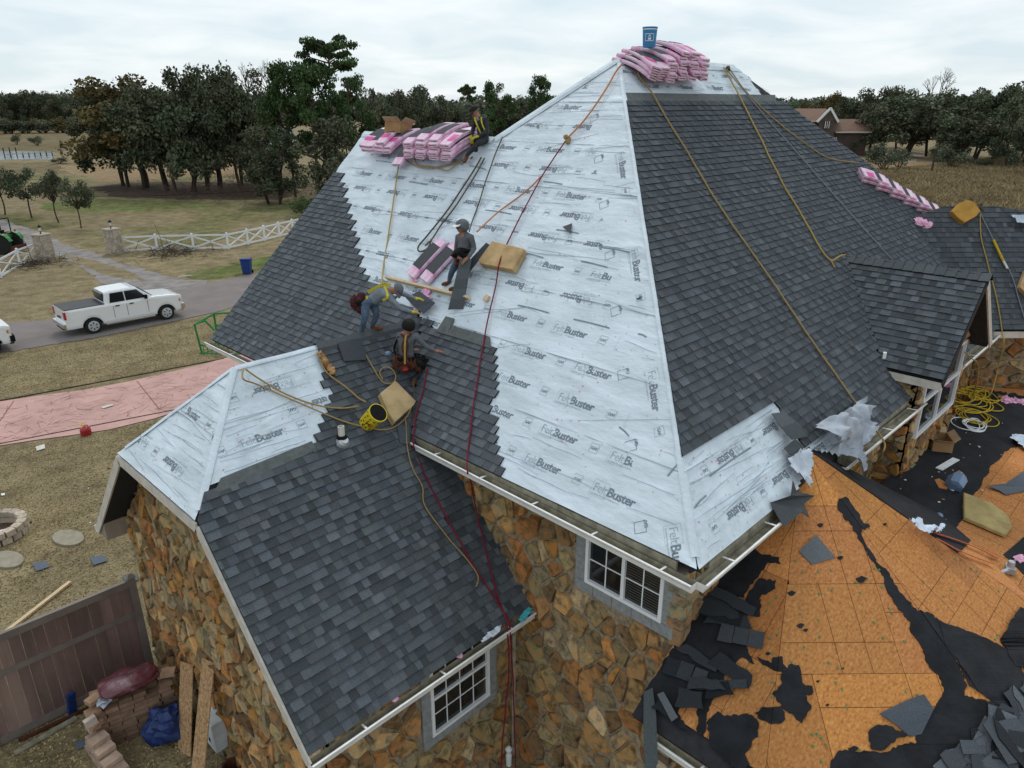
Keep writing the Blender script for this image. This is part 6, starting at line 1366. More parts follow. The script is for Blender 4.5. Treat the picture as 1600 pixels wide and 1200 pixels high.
def tree(kind, px, py, top, wpx, label, group=None, var=0, leaf=None, name=None, rot=None, cat='tree', dist=None):
    base = ground(px, py) if dist is None else CAM + (ground(px, 400) - CAM) * 1.0
    if dist is not None: d = ray(px, 300); h_ = Vector((d.x, d.y, 0)).normalized(); base = Vector((h_.x * dist, h_.y * dist, GZ))
    D = (base - CAM).dot(CF); H = (hit(px, top, (_fw, base)).z - GZ) * (1.0 if 'pine' in kind else 1.13); Wd = wpx / FPX * D; key = (kind, var, leaf)
    if key not in PT:
        tr, lf = make_tree(kind, hash_(kind) + var * 17); o = empty(name or ('pine_tree' if 'pine' in kind else 'shrub' if kind == 'shrub' else 'tree'), (0, 0, 0), 'x', cat)
        a = tr.build('trunk', M['barkp' if 'pine' in kind else 'bark'], o)
        if lf.f: lf.build('crown', M[leaf or LEAFM[kind]], o)
        PT[key] = o
    else: o = copy_tree(PT[key])
    if name: o.name = name
    o.location = base - Vector((0, 0, .05)); o.scale = (Wd, Wd, H); o.rotation_euler = (0, 0, (px * 1.7 + py) % 6.28 if rot is None else rot); tag(o, label, cat, group); return o
def hash_(s): return sum(ord(c) * (i + 3) for i, c in enumerate(s))
G1 = 'live oaks in the big clump beyond the lawn'
tree('oak', 228, 294, 118, 190, 'leaning live oak with russet outer leaves, first tree of the big clump', G1, 0, 'leaf_brown')
tree('grove', 190, 292, 150, 130, 'low spreading olive oak on the outer side of the big clump', G1, 1)
tree('oak', 262, 298, 112, 150, 'dark live oak with a slanting trunk just inside the clump edge', G1, 1)
tree('grove', 288, 300, 110, 130, 'dark many-trunked oak in the middle of the big clump', G1, 0)
tree('grove', 315, 299, 112, 120, 'dark oak with three close trunks, inner part of the big clump', G1, 2)
tree('oak', 345, 296, 108, 140, 'tall dark oak at the inner end of the big clump', G1, 2)
tree('grove', 372, 296, 118, 110, 'dark oak beside the pines at the end of the clump', G1, 1)
tree('bare', 408, 290, 92, 90, 'leafless grey tree top between the oak clump and the pines', None, 0)
tree('bare', 440, 285, 88, 80, 'second leafless tree top rising before the pine', None, 1)
tree('grove', 412, 285, 125, 110, 'grey-green bushy tree under the leafless top', None, 3, 'leaf_grey')
tree('pine', 462, 308, 100, 100, 'broad bright pine rising behind the left roof edge', 'pines behind the left roof edge', 0)
tree('pine', 502, 312, 92, 128, 'largest dark green pine with a bare reddish trunk', 'pines behind the left roof edge', 1)
tree('tallpine', 530, 290, 50, 105, 'tallest pine, its flat round top standing above all other trees', 'pines behind the left roof edge', 0)
tree('pine', 556, 300, 112, 90, 'dark pine just left of the pink ridge pile', 'pines behind the left roof edge', 2)
tree('grove', 430, 318, 205, 110, 'dark evergreen thicket at the foot of the pines', None, 4); tree('grove', 530, 330, 190, 130, 'dark thicket directly behind the left roof edge', None, 2); tree('shrub', 478, 340, 300, 60, 'low palmetto-like shrub behind the roof edge', None, 1, 'leaf_pine', cat='shrub')
for i, (px, top, w, k, lf) in enumerate(((598, 128, 70, 'grove', None), (628, 128, 80, 'oak', 'leaf_grey'), (660, 140, 90, 'grove', None), (692, 140, 70, 'grove', None), (715, 155, 60, 'oak', None), (640, 170, 120, 'grove', 'leaf_oak'), (730, 165, 90, 'grove', 'leaf_grey'))):
    tree(k, px, 0, top, w, ('tall', 'russet-grey', 'dark', 'round', 'low', 'broad low', 'pale')[i] + ' tree in the wood behind the seated man', 'trees in the wood behind the seated worker', i % 3, lf, dist=150 + 12 * (i % 3))
tree('tallpine', 735, 0, 130, 36, 'thin pine standing apart beside the seated man', 'pines right of the seated man', 1, dist=170)
tree('pine', 778, 0, 124, 66, 'round bright pine in the gap before the main roof slope', 'pines right of the seated man', 2, dist=165)
tree('pine', 842, 0, 120, 58, 'bright pine touching the main roof slope', 'pines right of the seated man', 0, dist=165)
for i, (px, w, tp) in enumerate(((760, 80, 165), (815, 90, 160), (860, 60, 172), (800, 60, 175))): tree('grove', px, 0, tp, w, ('first', 'second', 'third', 'fourth')[i] + ' dark tree under the bright pines, counted from the seated man', 'low trees under the bright pines', i % 3, dist=230)
r = random.Random(21)
for i in range(20):
    px = -40 + i * 17; tree(r.choice(('oak', 'grove')), px, 0, r.uniform(138, 152), r.uniform(38, 60), ('taller', 'broad', 'rounded', 'ragged')[i % 4] + ' distant tree in the dark treeline across the water', 'trees in the distant treeline across the water', r.randrange(3), r.choice((None, None, 'leaf_grey')), dist=r.uniform(380, 440))
for i in range(14): tree('shrub', -10 + i * 13, 0, r.uniform(176, 186), 44, 'low bush along the front of the distant treeline', 'bushes before the distant treeline', r.randrange(3), r.choice((None, 'leaf_brown', 'leaf_grey')), dist=365, cat='bush')
for i, (px, py, tp, w, lb) in enumerate(((8, 336, 262, 62, 'small round tree cut by the left picture edge'), (50, 341, 264, 66, 'second small lawn tree, darkest of the four'), (92, 348, 268, 58, 'third small lawn tree with a slanting thin trunk'), (127, 357, 280, 56, 'fourth small lawn tree, nearest to the gate'))): tree('small', px, py, tp, w, lb, 'young trees on the lawn by the lane', i % 2)
for i, (px, py, tp, w, lb) in enumerate(((28, 226, 205, 18, 'small bush on the marsh island across the water'), (58, 228, 210, 26, 'second dark bush on the marsh island'), (95, 256, 243, 30, 'bush at the end of the little dock'))): tree('shrub', px, py, tp, w, lb, None, i % 2, 'leaf_oak', cat='bush')
# right-hand side
for i, (px, tp, w, k, lf, d_, lb) in enumerate(((1250, 152, 60, 'grove', 'leaf_brown', 300, 'yellowish tree beyond the neighbour roof'), (1285, 150, 60, 'grove', 'leaf_brown', 300, 'russet tree over the neighbour roof'), (1215, 158, 50, 'oak', 'leaf_pine', 340, 'far tree peeking over the main roof hip'), (1320, 140, 80, 'grove', None, 240, 'dark tree right of the neighbour roof'), (1365, 124, 90, 'oak', None, 230, 'tall dark tree with a ragged top left of the bare tree'), (1340, 165, 80, 'grove', None, 215, 'low dark tree behind the neighbour house'), (1395, 150, 80, 'grove', 'leaf_grey', 215, 'grey-green tree behind the spreading oak'), (1436, 102, 100, 'bare', None, 200, 'leafless grey tree standing above the oaks'), (1465, 132, 90, 'oak', 'leaf_grey', 205, 'grey-topped oak behind the leafless tree'), (1500, 140, 90, 'grove', None, 200, 'dark oak in the middle of the far group'), (1540, 118, 110, 'oak', None, 190, 'tall oak near the upper right corner'), (1590, 120, 120, 'oak', None, 180, 'tall oak cut by the right picture edge'), (1610, 160, 90, 'grove', 'leaf_grey', 150, 'grey-green tree at the right picture edge'), (1570, 175, 70, 'grove', None, 170, 'lower dark tree before the right edge oaks'))): tree(k, px, 0, tp, w, lb, 'trees across the marsh', i % 3, lf, dist=d_)
tree('oak', 1417, 246, 140, 150, 'spreading live oak with visible forked trunk on the neighbour lawn', None, 2, 'leaf_grey'); tree('oak', 1380, 243, 152, 90, 'round oak between the neighbour house and the spreading oak', None, 1, 'leaf_grey')
tree('grove', 1515, 258, 168, 120, 'very dark dense round tree at the marsh edge', None, 0); tree('grove', 1480, 252, 185, 70, 'dark tree leaning on the very dark one', None, 2)
tree('shrub', 1378, 268, 214, 62, 'grey-green round bush at the marsh edge below the house', None, 0, cat='bush'); tree('shrub', 1330, 243, 208, 34, 'yellow-green bush beside the hip of the roof', None, 1, 'leaf_pine', cat='bush'); tree('shrub', 1402, 266, 228, 40, 'darker bush touching the grey-green round one', None, 1, 'leaf_oak', cat='bush')
tree('shrub', 1484, 264, 219, 58, 'round bush behind the grey post', None, 0, cat='bush'); tree('shrub', 1535, 262, 246, 34, 'low pale bush at the dark tree foot', None, 1, 'leaf_grey', cat='bush'); tree('shrub', 1592, 232, 188, 34, 'palm-like bush by the right edge', None, 0, 'leaf_oak', cat='bush')
p = ground(1455, 271); mb = MB(); mb.tube([p, p + Vector((0, 0, screen_h(p, 232)))], .16, 7); tag(mb.build('post', M['bark']), 'lone weathered grey post at the marsh edge', 'post')
p = ground(1575, 204); mb = MB(); mb.box(p + Vector((0, 0, 1.3)), (14, 7, 2.6), Rz(-45)); mb.box(p + Vector((0, 0, 2.9)), (12, 5, .7), Rz(-45)); tag(mb.build('far_building', M['fascia']), 'far pale low building seen under the right edge oaks', 'building')
p = ground(752, 196, GZ); d = ray(748, 300); hh = Vector((d.x, d.y, 0)).normalized(); p = Vector((hh.x * 240, hh.y * 240, GZ)); mb = MB(); mb.box(p + Vector((0, 0, 2.2)), (20, 8, 4.4), Rz(-45)); mb.prism([p + Rz(-45) @ Vector(v) for v in ((-11, -5, 4.4), (11, -5, 4.4), (11, 5, 4.4), (-11, 5, 4.4))], [p + Rz(-45) @ Vector(v) for v in ((-10, -.3, 7), (10, -.3, 7), (10, .3, 7), (-10, .3, 7))]); tag(mb.build('far_shed', M['fascia']), 'pale far roof glimpsed behind the seated man', 'building')
# the wooded skyline behind everything
def skyline(name, lab, x0, x1, dist, h0, h1, n, m, seed, sz=1.15):
    r = random.Random(seed); mb = MB(); c = []
    for i in range(int((x1 - x0) / 9)): c.append((x0 + i * 9 + r.uniform(-6, 6), dist * r.uniform(.95, 1.15), r.uniform(h0, h1)))
    for i in range(n):
        px, D, h = r.choice(c); d = ray(px, 200); d = Vector((d.x, d.y, 0)).normalized(); w = h * .55; u = Vector((r.gauss(0, 1), r.gauss(0, 1), r.gauss(0, 1))).normalized() * (r.random() ** .4); k = r.uniform(.6, 1.4) * (.8 + .4 * math.sin(px))
        p = CAM + d * D; p.z = GZ; p += Vector((u.x * w, u.y * w, h * (.52 + .48 * u.z))); a = Vector((r.gauss(0, 1), r.gauss(0, 1), r.gauss(0, .6))).normalized(); b = a.orthogonal().normalized(); s = sz * r.uniform(.6, 1.3); mb.face([p - a * s, p + b * s * .8, p + a * s, p - b * s * .6], (k, k, k * .95))
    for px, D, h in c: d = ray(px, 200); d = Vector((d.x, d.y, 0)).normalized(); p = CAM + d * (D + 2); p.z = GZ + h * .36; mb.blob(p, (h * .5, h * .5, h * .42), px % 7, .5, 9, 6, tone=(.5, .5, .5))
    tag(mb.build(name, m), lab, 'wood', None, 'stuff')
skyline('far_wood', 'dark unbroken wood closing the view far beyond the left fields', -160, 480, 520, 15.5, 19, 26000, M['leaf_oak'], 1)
skyline('far_wood', 'low grey-green wood far behind the pines and the seated man', 430, 1180, 480, 12, 17, 26000, M['leaf_grey'], 2)  # leaves in the lighter grey-green colour
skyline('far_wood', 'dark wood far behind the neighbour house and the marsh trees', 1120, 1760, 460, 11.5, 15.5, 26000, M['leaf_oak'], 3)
# reeds and marsh tufts
def tufts(name, label, poly, n, h, m, seed, kx=.05):
    r = random.Random(seed); mb = MB(); T = tri2([Vector(p) for p in poly]); P = [ground(*p) for p in poly]; tr_ = [[P[i] for i in t] for t in T]; ar = [max(1e-3, (t[1] - t[0]).cross(t[2] - t[0]).length) for t in tr_]
    for i in range(n):
        t = r.choices(tr_, ar)[0]; u, v = r.random(), r.random()
        if u + v > 1: u, v = 1 - u, 1 - v
        p = t[0] + (t[1] - t[0]) * u + (t[2] - t[0]) * v; p.z = GZ; k = r.uniform(.6, 1.35)
        for j in range(3): a = r.uniform(0, 6.28); w = Vector((math.cos(a), math.sin(a), 0)) * kx * r.uniform(.6, 1.4); hh = h * r.uniform(.6, 1.2); tp = Vector((r.gauss(0, .8) * hh, r.gauss(0, .8) * hh, hh)); mb.face([p - w, p + w, p + tp], (k, k * r.uniform(.9, 1.05), k * .9))
    o = mb.build(name, m); tag(o, label, 'grass', None, 'stuff')
M['straw'] = mat('straw_blades', (.46, .37, .21), .95, .3, .6, tone=True); M['reed'] = mat('brown_reeds', (.30, .235, .135), .95, .35, .2, tone=True)
tufts('marsh_grass', 'tall brown marsh grass filling the field at the right', [(1370, 268), (1500, 258), (1600, 240), (1700, 238), (1720, 420), (1400, 330), (1330, 280)], 30000, .7, M['reed'], 1, .09)
tufts('yard_grass', 'short dry winter grass in the yard behind the brown fence', [(-20, 705), (110, 688), (180, 670), (330, 640), (210, 905), (100, 950), (-20, 985)], 9000, .022, M['straw'], 2, .02)
tufts('inner_yard_grass', 'dead grass inside the fenced corner by the wing wall', [(-60, 1140), (240, 1045), (520, 1300), (-60, 1300)], 2500, .03, M['straw'], 3, .02)
tufts('verge_grass', 'dry grass verge between the road and the pink driveway', [(-40, 562), (150, 532), (335, 492), (420, 470), (350, 560), (0, 626), (-40, 634)], 8000, .025, M['straw'], 4, .025)
# ------------------------------------------------------------------ vehicles
M['carw'] = mat('white_car_paint', (.78, .79, .80), .22, .03, 2, spec=.6, coat=.6); M['cargl'] = mat('tinted_glass', (.01, .011, .013), .07, .1, 2, spec=.8); M['tyre'] = mat('tyre_rubber', (.018, .018, .019), .9, .2, 20)
M['rim'] = mat('alloy_rim', (.50, .51, .53), .45, .1, 5, metal=.2); M['chrome'] = mat('chrome', (.7, .7, .72), .15, .05, 5, metal=1); M['lampr'] = mat('red_tail_lamp', (.45, .01, .015), .2, .1, 5, spec=.7); M['lampw'] = mat('clear_head_lamp', (.6, .62, .62), .12, .1, 5, spec=.8); M['amber'] = mat('amber_lamp', (.7, .2, .02), .3, .1, 5)
M['tonneau'] = mat('black_bed_cover', (.05, .052, .056), .6, .2, 6)
def loft(mb, secs, cap=True, mi=0, tone=(1, 1, 1)):
    n = len(secs[0]); b = len(mb.v)
    for s in secs: mb.v.extend(tuple(p) for p in s)
    for i in range(len(secs) - 1):
        for j in range(n): k = (j + 1) % n; mb.f.append((b + i * n + j, b + i * n + k, b + (i + 1) * n + k, b + (i + 1) * n + j)); mb.t.append(tone); mb.m.append(mi)
    if cap: mb.f.append(tuple(b + j for j in range(n - 1, -1, -1))); mb.f.append(tuple(b + (len(secs) - 1) * n + j for j in range(n))); mb.t += [tone] * 2; mb.m += [mi] * 2
def sec(x, hb, zb, hm, zm, ht, zt, r=.06):
    h = [(-hb, zb), (hb, zb), (hm, zm), (hm - .005, zt - r * 1.6), (ht, zt - r * .35), (ht - r * 1.2, zt)]; q = [(-hb, zb), (hb, zb), (hm, zm), (hm - .01, zt - r * 1.5), (ht, zt - r * .3), (ht - r, zt), (-ht + r, zt), (-ht, zt - r * .3), (-hm + .01, zt - r * 1.5), (-hm, zm)]
    return [Vector((x, y, z)) for y, z in q]
def pickup(label, bumper='chrome'):
    o = empty('pickup_truck', (0, 0, 0), label, 'truck'); W2 = .985; fx, rx, wr = 1.98, -1.70, .40
    mb = MB()      # body shell, nose at +x; sills rise over the wheels
    def zb(x):
        z = .42
        for wx in (fx, rx):
            d = abs(x - wx)
            if d < .50: z = max(z, .38 + math.sqrt(max(0, .50 ** 2 - d * d)) * .98)
        return z
    X = sorted(set([-2.92, -2.88, -2.6, -2.3, 2.6, 2.72, 2.84, 2.90] + [fx + .5 * math.cos(a) for a in [k * math.pi / 8 for k in range(9)]] + [rx + .5 * math.cos(a) for a in [k * math.pi / 8 for k in range(9)]] + [-.9, -.4, 0, .4, .8, 1.2]))
    S = []
    for x in X:
        zt = 1.40 if x < 1.3 else 1.42 - (x - 1.3) * .075; ht = W2 - .02; hw = W2 if -2.85 < x < 2.6 else W2 - .09 * max(0, (x - 2.6) / .3) - (.03 if x < -2.85 else 0)
        if x > 2.6: zt -= (x - 2.6) * .28
        b_ = zb(x); S.append(sec(x, hw - .03, b_, hw, min(b_ + .12, zt - .2), min(ht, hw) - .02, zt, .07))
    loft(mb, S); 
    mb.build('body', M['carw'], o)
    C = MB(); cs = [(-.98, .86, 1.36, .80, 1.42), (-.90, .92, 1.36, .76, 1.97), (-.6, .93, 1.36, .77, 2.02), (.42, .93, 1.36, .77, 2.03), (.70, .92, 1.36, .74, 2.0), (1.40, .90, 1.34, .82, 1.42)]
    loft(C, [[Vector((x, -a, z0)), Vector((x, a, z0)), Vector((x, b + (a - b) * .12, z1 - .07)), Vector((x, b - .05, z1)), Vector((x, -b + .05, z1)), Vector((x, -b - (a - b) * .12, z1 - .07))] for x, a, z0, b, z1 in cs]); C.build('cab', M['carw'], o)
    for s in (-1, 1):
        yf = lambda z: s * (.925 - (z - 1.36) / .6 * .14 + .014)
        for q in ([(-.74, 1.43), (.0, 1.43), (.0, 1.90), (-.64, 1.90)], [(.06, 1.43), (1.10, 1.43), (.68, 1.90), (.06, 1.90)]):
            g = MB(); P = [Vector((x, yf(z), z)) for x, z in q]; P2 = [p + Vector((0, s * .012, 0)) for p in P]; g.prism(P, P2) if s > 0 else g.prism(P[::-1], P2[::-1]); g.build('side_window', M['cargl'], o)
        for x0 in (-.62, .04, 1.08): g = MB(); g.box((x0, s * (W2 + .002), .95), (.012, .01, .62)); g.build('door_seam', M['black'], o)
        for x0 in (-.42, .28): g = MB(); g.box((x0, s * (W2 + .015), 1.24), (.2, .03, .05)); g.build('door_handle', M['black'], o)
        g = MB(); g.box((1.02, s * 1.06, 1.48), (.12, .18, .2)); g.build('mirror', M['black'], o)
        g = MB(); g.tube([(-1.1, s * .95, .36), (1.35, s * .95, .36)], .045, 7); g.build('running_board', M['chrome'], o)
        g = MB(); g.box((-2.90, s * .89, 1.14), (.09, .19, .38)); g.build('tail_lamp', M['lampr'], o)
        g = MB(); g.box((2.80, s * .76, .98), (.16, .34, .2), Rz(-14 * s)); g.build('headlight', M['lampw'], o)
        g = MB(); g.box((2.74, s * .93, .98), (.12, .03, .14)); g.build('marker_lamp', M['amber'], o)
        for wx in (fx, rx):
            w = MB(); w.lathe([(.25, -.12), (.37, -.13), (wr, -.09), (wr, .09), (.37, .13), (.25, .12)], (wx, s * .86, wr), 22, M=Rx(90)); wo_ = w.build('wheel', M['tyre'], o)
            h = MB(); h.lathe([(.27, .125), (.25, .135), (.08, .15), (.0001, .155)], (wx, s * .86, wr), 18, M=Rx(-90 * s)); 
            h.build('rim', M['rim'], wo_)
            sp = MB()
            for k in range(6):
                a = k * math.pi / 3; sp.box((wx + .155 * math.cos(a + .5), s * (.86 + .148), wr + .155 * math.sin(a + .5)), (.1, .014, .045), Ry(-math.degrees(a + .5)))
            sp.build('rim_slots', M['black'], wo_)
            a_ = MB(); a_.box((wx, s * .60, .66), (.96, .3, .5)); a_.build('wheel_well', M['black'], o)
    g = MB(); P = [Vector((1.42, y, 1.43)) for y in (-.80, .80)] + [Vector((.74, y, 1.98)) for y in (.70, -.70)]; nrm = Vector((.66, 0, .75)) * .03; g.prism([p for p in P], [p + nrm for p in P]); g.build('windshield', M['cargl'], o)
    g = MB(); g.box((-.97, 0, 1.70), (.05, 1.42, .46), Ry(-6)); g.build('rear_window', M['cargl'], o)
    g = MB(); g.box((-1.94, 0, 1.405), (1.90, 1.80, .05)); g.build('bed_cover', M['tonneau'], o)
    g = MB(); g.box((-2.98, 0, .60), (.16, 1.86, .2)); g.box((-2.96, 0, .42), (.1, 1.1, .12), mi=1); g.build('rear_bumper', [M[bumper], M['black']], o)
    g = MB(); g.box((2.90, 0, .60), (.2, 1.9, .3)); g.box((2.86, 0, .42), (.16, 1.7, .16)); g.build('front_bumper', M['chrome' if bumper == 'chrome' else 'black'], o)
    g = MB(); g.box((2.87, 0, .96), (.08, 1.16, .32)); g.build('grille', M['black'], o)
    for k in range(3): g = MB(); g.box((2.915, 0, .86 + k * .1), (.03, 1.12, .03)); g.build('grille_bar', M['chrome'], o)
    g = MB(); g.box((-2.955, 0, .95), (.012, .5, .10)); g.build('tailgate_badge', M['black'], o)
    return o
def place(o, p, d): o.location = p; o.rotation_euler = (0, 0, math.atan2(d.y, d.x))
rw, fw2 = ground(147, 521), ground(262, 499); rw.z = fw2.z = GZ + .024; d = (fw2 - rw).normalized(); sd2 = Vector((-d.y, d.x, 0))
tr1 = pickup('white four door pickup truck with black bed cover parked on the road'); mid = (rw + fw2) / 2 + sd2 * .86 - d * .14; place(tr1, mid, d); tr1.scale = (1.04,) * 3
tr2 = copy_tree(tr1); q = ground(26, 548); q.z = GZ + .024; d2 = d; place(tr2, q - d2 * 3.05 + sd2 * .95, d2); tag(tr2, 'white truck nose with black bumper entering at the left picture edge', 'truck')
for c in tr2.children:
    if c.name.startswith('front_bumper'): c.data = c.data.copy(); c.data.materials.clear(); c.data.materials.append(M['black']); c.data.materials.append(M['black'])
# tractor at the gate
M['jd'] = mat('tractor_green', (.02, .20, .035), .4, .2, 5, spec=.5)
p = ground(6, 395); o = empty('tractor', p, 'small green tractor with roll bar and rusty box blade at the left edge', 'tractor'); u = RT; v = _fw; Mt = Matrix((u, v, Vector((0, 0, 1)))).transposed()
mb = MB(); mb.box(p + Mt @ Vector((-.5, 0, 1.0)), (1.9, .8, .6), Mt); mb.box(p + Mt @ Vector((.3, 0, 1.35)), (.7, 1.1, .25), Mt); mb.build('body', M['jd'], o)
for s in (-.75, .75):
    w = MB(); w.lathe([(.3, -.2), (.72, -.2), (.78, -.12), (.78, .12), (.72, .2), (.3, .2)], p + Mt @ Vector((.5, s, .78)), 20, M=Mt @ Rx(90)); w.build('wheel', M['tyre'], o); f_ = MB()
    for k in range(7): a = .5 + k * .32; f_.box(p + Mt @ Vector((.5 + .88 * math.cos(a), s, .78 + .88 * math.sin(a))), (.3, .44, .04), Mt @ Ry(-math.degrees(a) + 90)); 
    f_.build('fender', M['jd'], o)
    l = MB(); l.box(p + Mt @ Vector((.95, s * .8, 1.75)), (.06, .14, .18), Mt); l.build('lamp', M['lampr'], o)
mb = MB(); mb.tube([p + Mt @ Vector((.62, -.6, 1.2)), p + Mt @ Vector((.62, -.6, 2.7)), p + Mt @ Vector((.62, -.5, 2.78)), p + Mt @ Vector((.62, .5, 2.78)), p + Mt @ Vector((.62, .6, 2.7)), p + Mt @ Vector((.62, .6, 1.2))], .045, 6); mb.build('roll_bar', M['black'], o)
mb = MB(); mb.box(p + Mt @ Vector((.25, 0, 1.6)), (.12, .5, .5), Mt); mb.box(p + Mt @ Vector((.05, 0, 1.45)), (.5, .5, .12), Mt); mb.build('seat', M['black'], o)
mb = MB(); mb.box(p + Mt @ Vector((1.35, 0, .4)), (.1, 1.7, .5), Mt); mb.box(p + Mt @ Vector((1.2, -.85, .4)), (.5, .05, .5), Mt); mb.box(p + Mt @ Vector((1.2, .85, .4)), (.5, .05, .5), Mt); mb.build('box_blade', M['leather'], o)
# ------------------------------------------------------------------ gate, white fences
M['vinyl'] = mat('white_vinyl', (.74, .75, .76), .5, .1, 3)
M['limerock'] = mat('pale_split_stone', (.46, .40, .33), .95, .3, 9, bump=.6, tone=True)
def gatepost(px, py, lab, rz):
    p = ground(px, py); o = empty('gate_pillar', p, lab, 'gate pillar', 'stone gate pillars'); Mx = Rz(rz); w = .92; hh = 1.95; r = random.Random(px)
    mb = MB(); mb.box(p + Vector((0, 0, hh / 2)), (w - .08, w - .08, hh), Mx); mb.build('core', M['mortar'], o)
    for side in range(4):
        A = Mx @ Rz(90 * side)
        for row in range(12):
            x = -w / 2
            while x < w / 2 - .02:
                l = min(r.uniform(.16, .34), w / 2 - x); k = r.uniform(.75, 1.25); b = MB(); b.box(p + A @ Vector((x + l / 2, -w / 2 + .02, .08 + row * .16)), (l - .012, .07 + r.uniform(0, .03), .145), A, tone=(k, k * .98, k * .94)); b.build('stone', M['limerock'], o); x += l
    mb = MB(); mb.box(p + Vector((0, 0, hh + .05)), (w + .14, w + .14, .1), Mx); mb.build('cap_stone', M['limerock'], o); q = p + Vector((0, 0, hh + .1))
    mb = MB(); mb.lathe([(.09, 0), (.04, .05), (.03, .2), (.1, .22)], q, 8); mb.build('lantern_base', M['black'], o); mb = MB(); mb.lathe([(.08, .22), (.13, .48)], q, 6); mb.build('lantern_glass', M['lampw'], o); mb = MB(); mb.lathe([(.17, .48), (.15, .52), (.03, .64), (.02, .7)], q, 6); mb.build('lantern_cap', M['black'], o)
gatepost(181, 396, 'stone gate pillar with lantern on the far side of the lane', 10); gatepost(73, 406, 'stone gate pillar with lantern beside the near white fence', 20)
def xfence(pts, lab):
    P = [ground(*q) for q in pts]; o = empty('white_fence', P[0], lab, 'fence', 'white crossbuck fences'); H = 1.25
    for q in P: mb = MB(); mb.box(q + Vector((0, 0, H / 2 + .04)), (.14, .14, H + .08)); mb.prism([q + Vector((a, b, H + .08)) for a, b in ((-.09, -.09), (.09, -.09), (.09, .09), (-.09, .09))], [q + Vector((a, b, H + .14)) for a, b in ((-.03, -.03), (.03, -.03), (.03, .03), (-.03, .03))]); mb.build('post', M['vinyl'], o)
    for a, b in zip(P, P[1:]):
        for z in (.12, H - .06): mb = MB(); mb.beam(a + Vector((0, 0, z)), b + Vector((0, 0, z)), .06, .13); mb.build('rail', M['vinyl'], o)
        for z0, z1 in ((.16, H - .12), (H - .12, .16)): mb = MB(); mb.beam(a + Vector((0, 0, z0)), b + Vector((0, 0, z1)), .04 + .02 * (z0 < z1), .11); mb.build('brace', M['vinyl'], o)
xfence([(190, 394), (246, 391), (303, 390), (357, 389), (388, 382), (414, 376), (437, 370), (458, 365), (480, 359), (505, 353)], 'long white crossbuck fence running from the far gate pillar to the roof edge'); xfence([(63, 404), (32, 416), (2, 434), (-30, 452)], 'short white crossbuck fence between the near gate pillar and the left edge')
# bin
p = ground(387, 428); o = empty('wheelie_bin', p, 'blue wheeled rubbish bin standing on the grass by the road', 'bin'); A = Rz(-40)
mb = MB(); mb.prism([p + A @ Vector((a * .26, b * .28, .06)) for a, b in ((-1, -1), (1, -1), (1, 1), (-1, 1))], [p + A @ Vector((a * .33, b * .36, 1.05)) for a, b in ((-1, -1), (1, -1), (1, 1), (-1, 1))], cap=True); M['bin'] = mat('navy_blue_plastic', (.012, .045, .20), .5, .15, 6); mb.build('bin_body', M['bin'], o)
mb = MB(); mb.box(p + A @ Vector((0, 0, 1.09)), (.74, .80, .07), A @ Rx(-4)); mb.box(p + A @ Vector((0, .42, 1.04)), (.6, .08, .05), A); mb.build('lid', M['bin'], o)
for s in (-.3, .3): mb = MB(); mb.lathe([(.13, -.03), (.13, .03)], p + A @ Vector((s, .32, .13)), 12, M=A @ Ry(90)); mb.build('wheel', M['black'], o)
# twigs and brush
def brush(lab, px, py, w, h, n, seed, m='bark', cat='brush pile'):
    r = random.Random(seed); c = ground(px, py); mb = MB()
    for i in range(n):
        a = c + Vector((r.gauss(0, w * .35), r.gauss(0, w * .35), r.uniform(0, h * .5))); d = Vector((r.gauss(0, 1), r.gauss(0, 1), r.gauss(.1, .35))).normalized() * r.uniform(.3, .9) * w * .4; mb.tube([a, a + d * .5 + Vector((0, 0, r.uniform(0, .1))), a + d], [.02, .014, .005], 4, cap=False)
    o = mb.build('brush_pile', M[m]); tag(o, lab, cat, None, 'stuff')
brush('brown brush heap in front of the long white fence', 268, 397, 4.2, .6, 260, 1); brush('brush and dead plants by the near gate pillar', 55, 414, 3.2, .6, 200, 2); brush('grey brown brush piled on the lawn before the pines', 350, 306, 14, 2.2, 420, 3, 'barkp'); brush('long brush heap against the pines', 430, 304, 16, 2.6, 420, 4, 'barkp')
for px, py, top, lab in ((257, 395, 345, 'thin bare sapling before the long white fence'), (52, 412, 362, 'thin bare sapling beside the near gate pillar')):
    p = ground(px, py); hh = screen_h(p, top); mb = MB(); mb.tube([p, p + Vector((-.1, .1, hh * .5)), p + Vector((-.35, .3, hh))], [.03, .02, .008], 5); tag(mb.build('sapling', M['bark']), lab, 'sapling')
mb = MB(); a, b = ground(-60, 338), ground(620, 305); mb.tube([a.lerp(b, t) + Vector((0, 0, 2.5 - 5 * t * (1 - t))) for t in [k / 16 for k in range(17)]], .03, 4); tag(mb.build('overhead_wire', M['black']), 'thin dark wire crossing above the lawn at the left', 'wire')
p = ground(288, 432); mb = MB(); mb.blob(p, (.5, .35, .06), 2, .5); tag(mb.build('pale_stone', M['conc']), 'flat pale stone in the grass across the road', 'stone')
# dock over the water
a, b = ground(8, 247), ground(82, 243); o = empty('dock', a, 'low grey wooden dock reaching over the water at the far left', 'dock'); mb = MB(); mb.beam(a + Vector((0, 0, .8)), b + Vector((0, 0, .8)), 1.4, .12); mb.build('deck', M['gutin'], o)
for k in range(9): q = a.lerp(b, k / 8); mb = MB(); mb.tube([q + Vector((0, 0, -.2)), q + Vector((0, 0, 2.2 if k < 3 else 1.0))], .12, 6); mb.build('piling', M['bark'], o)
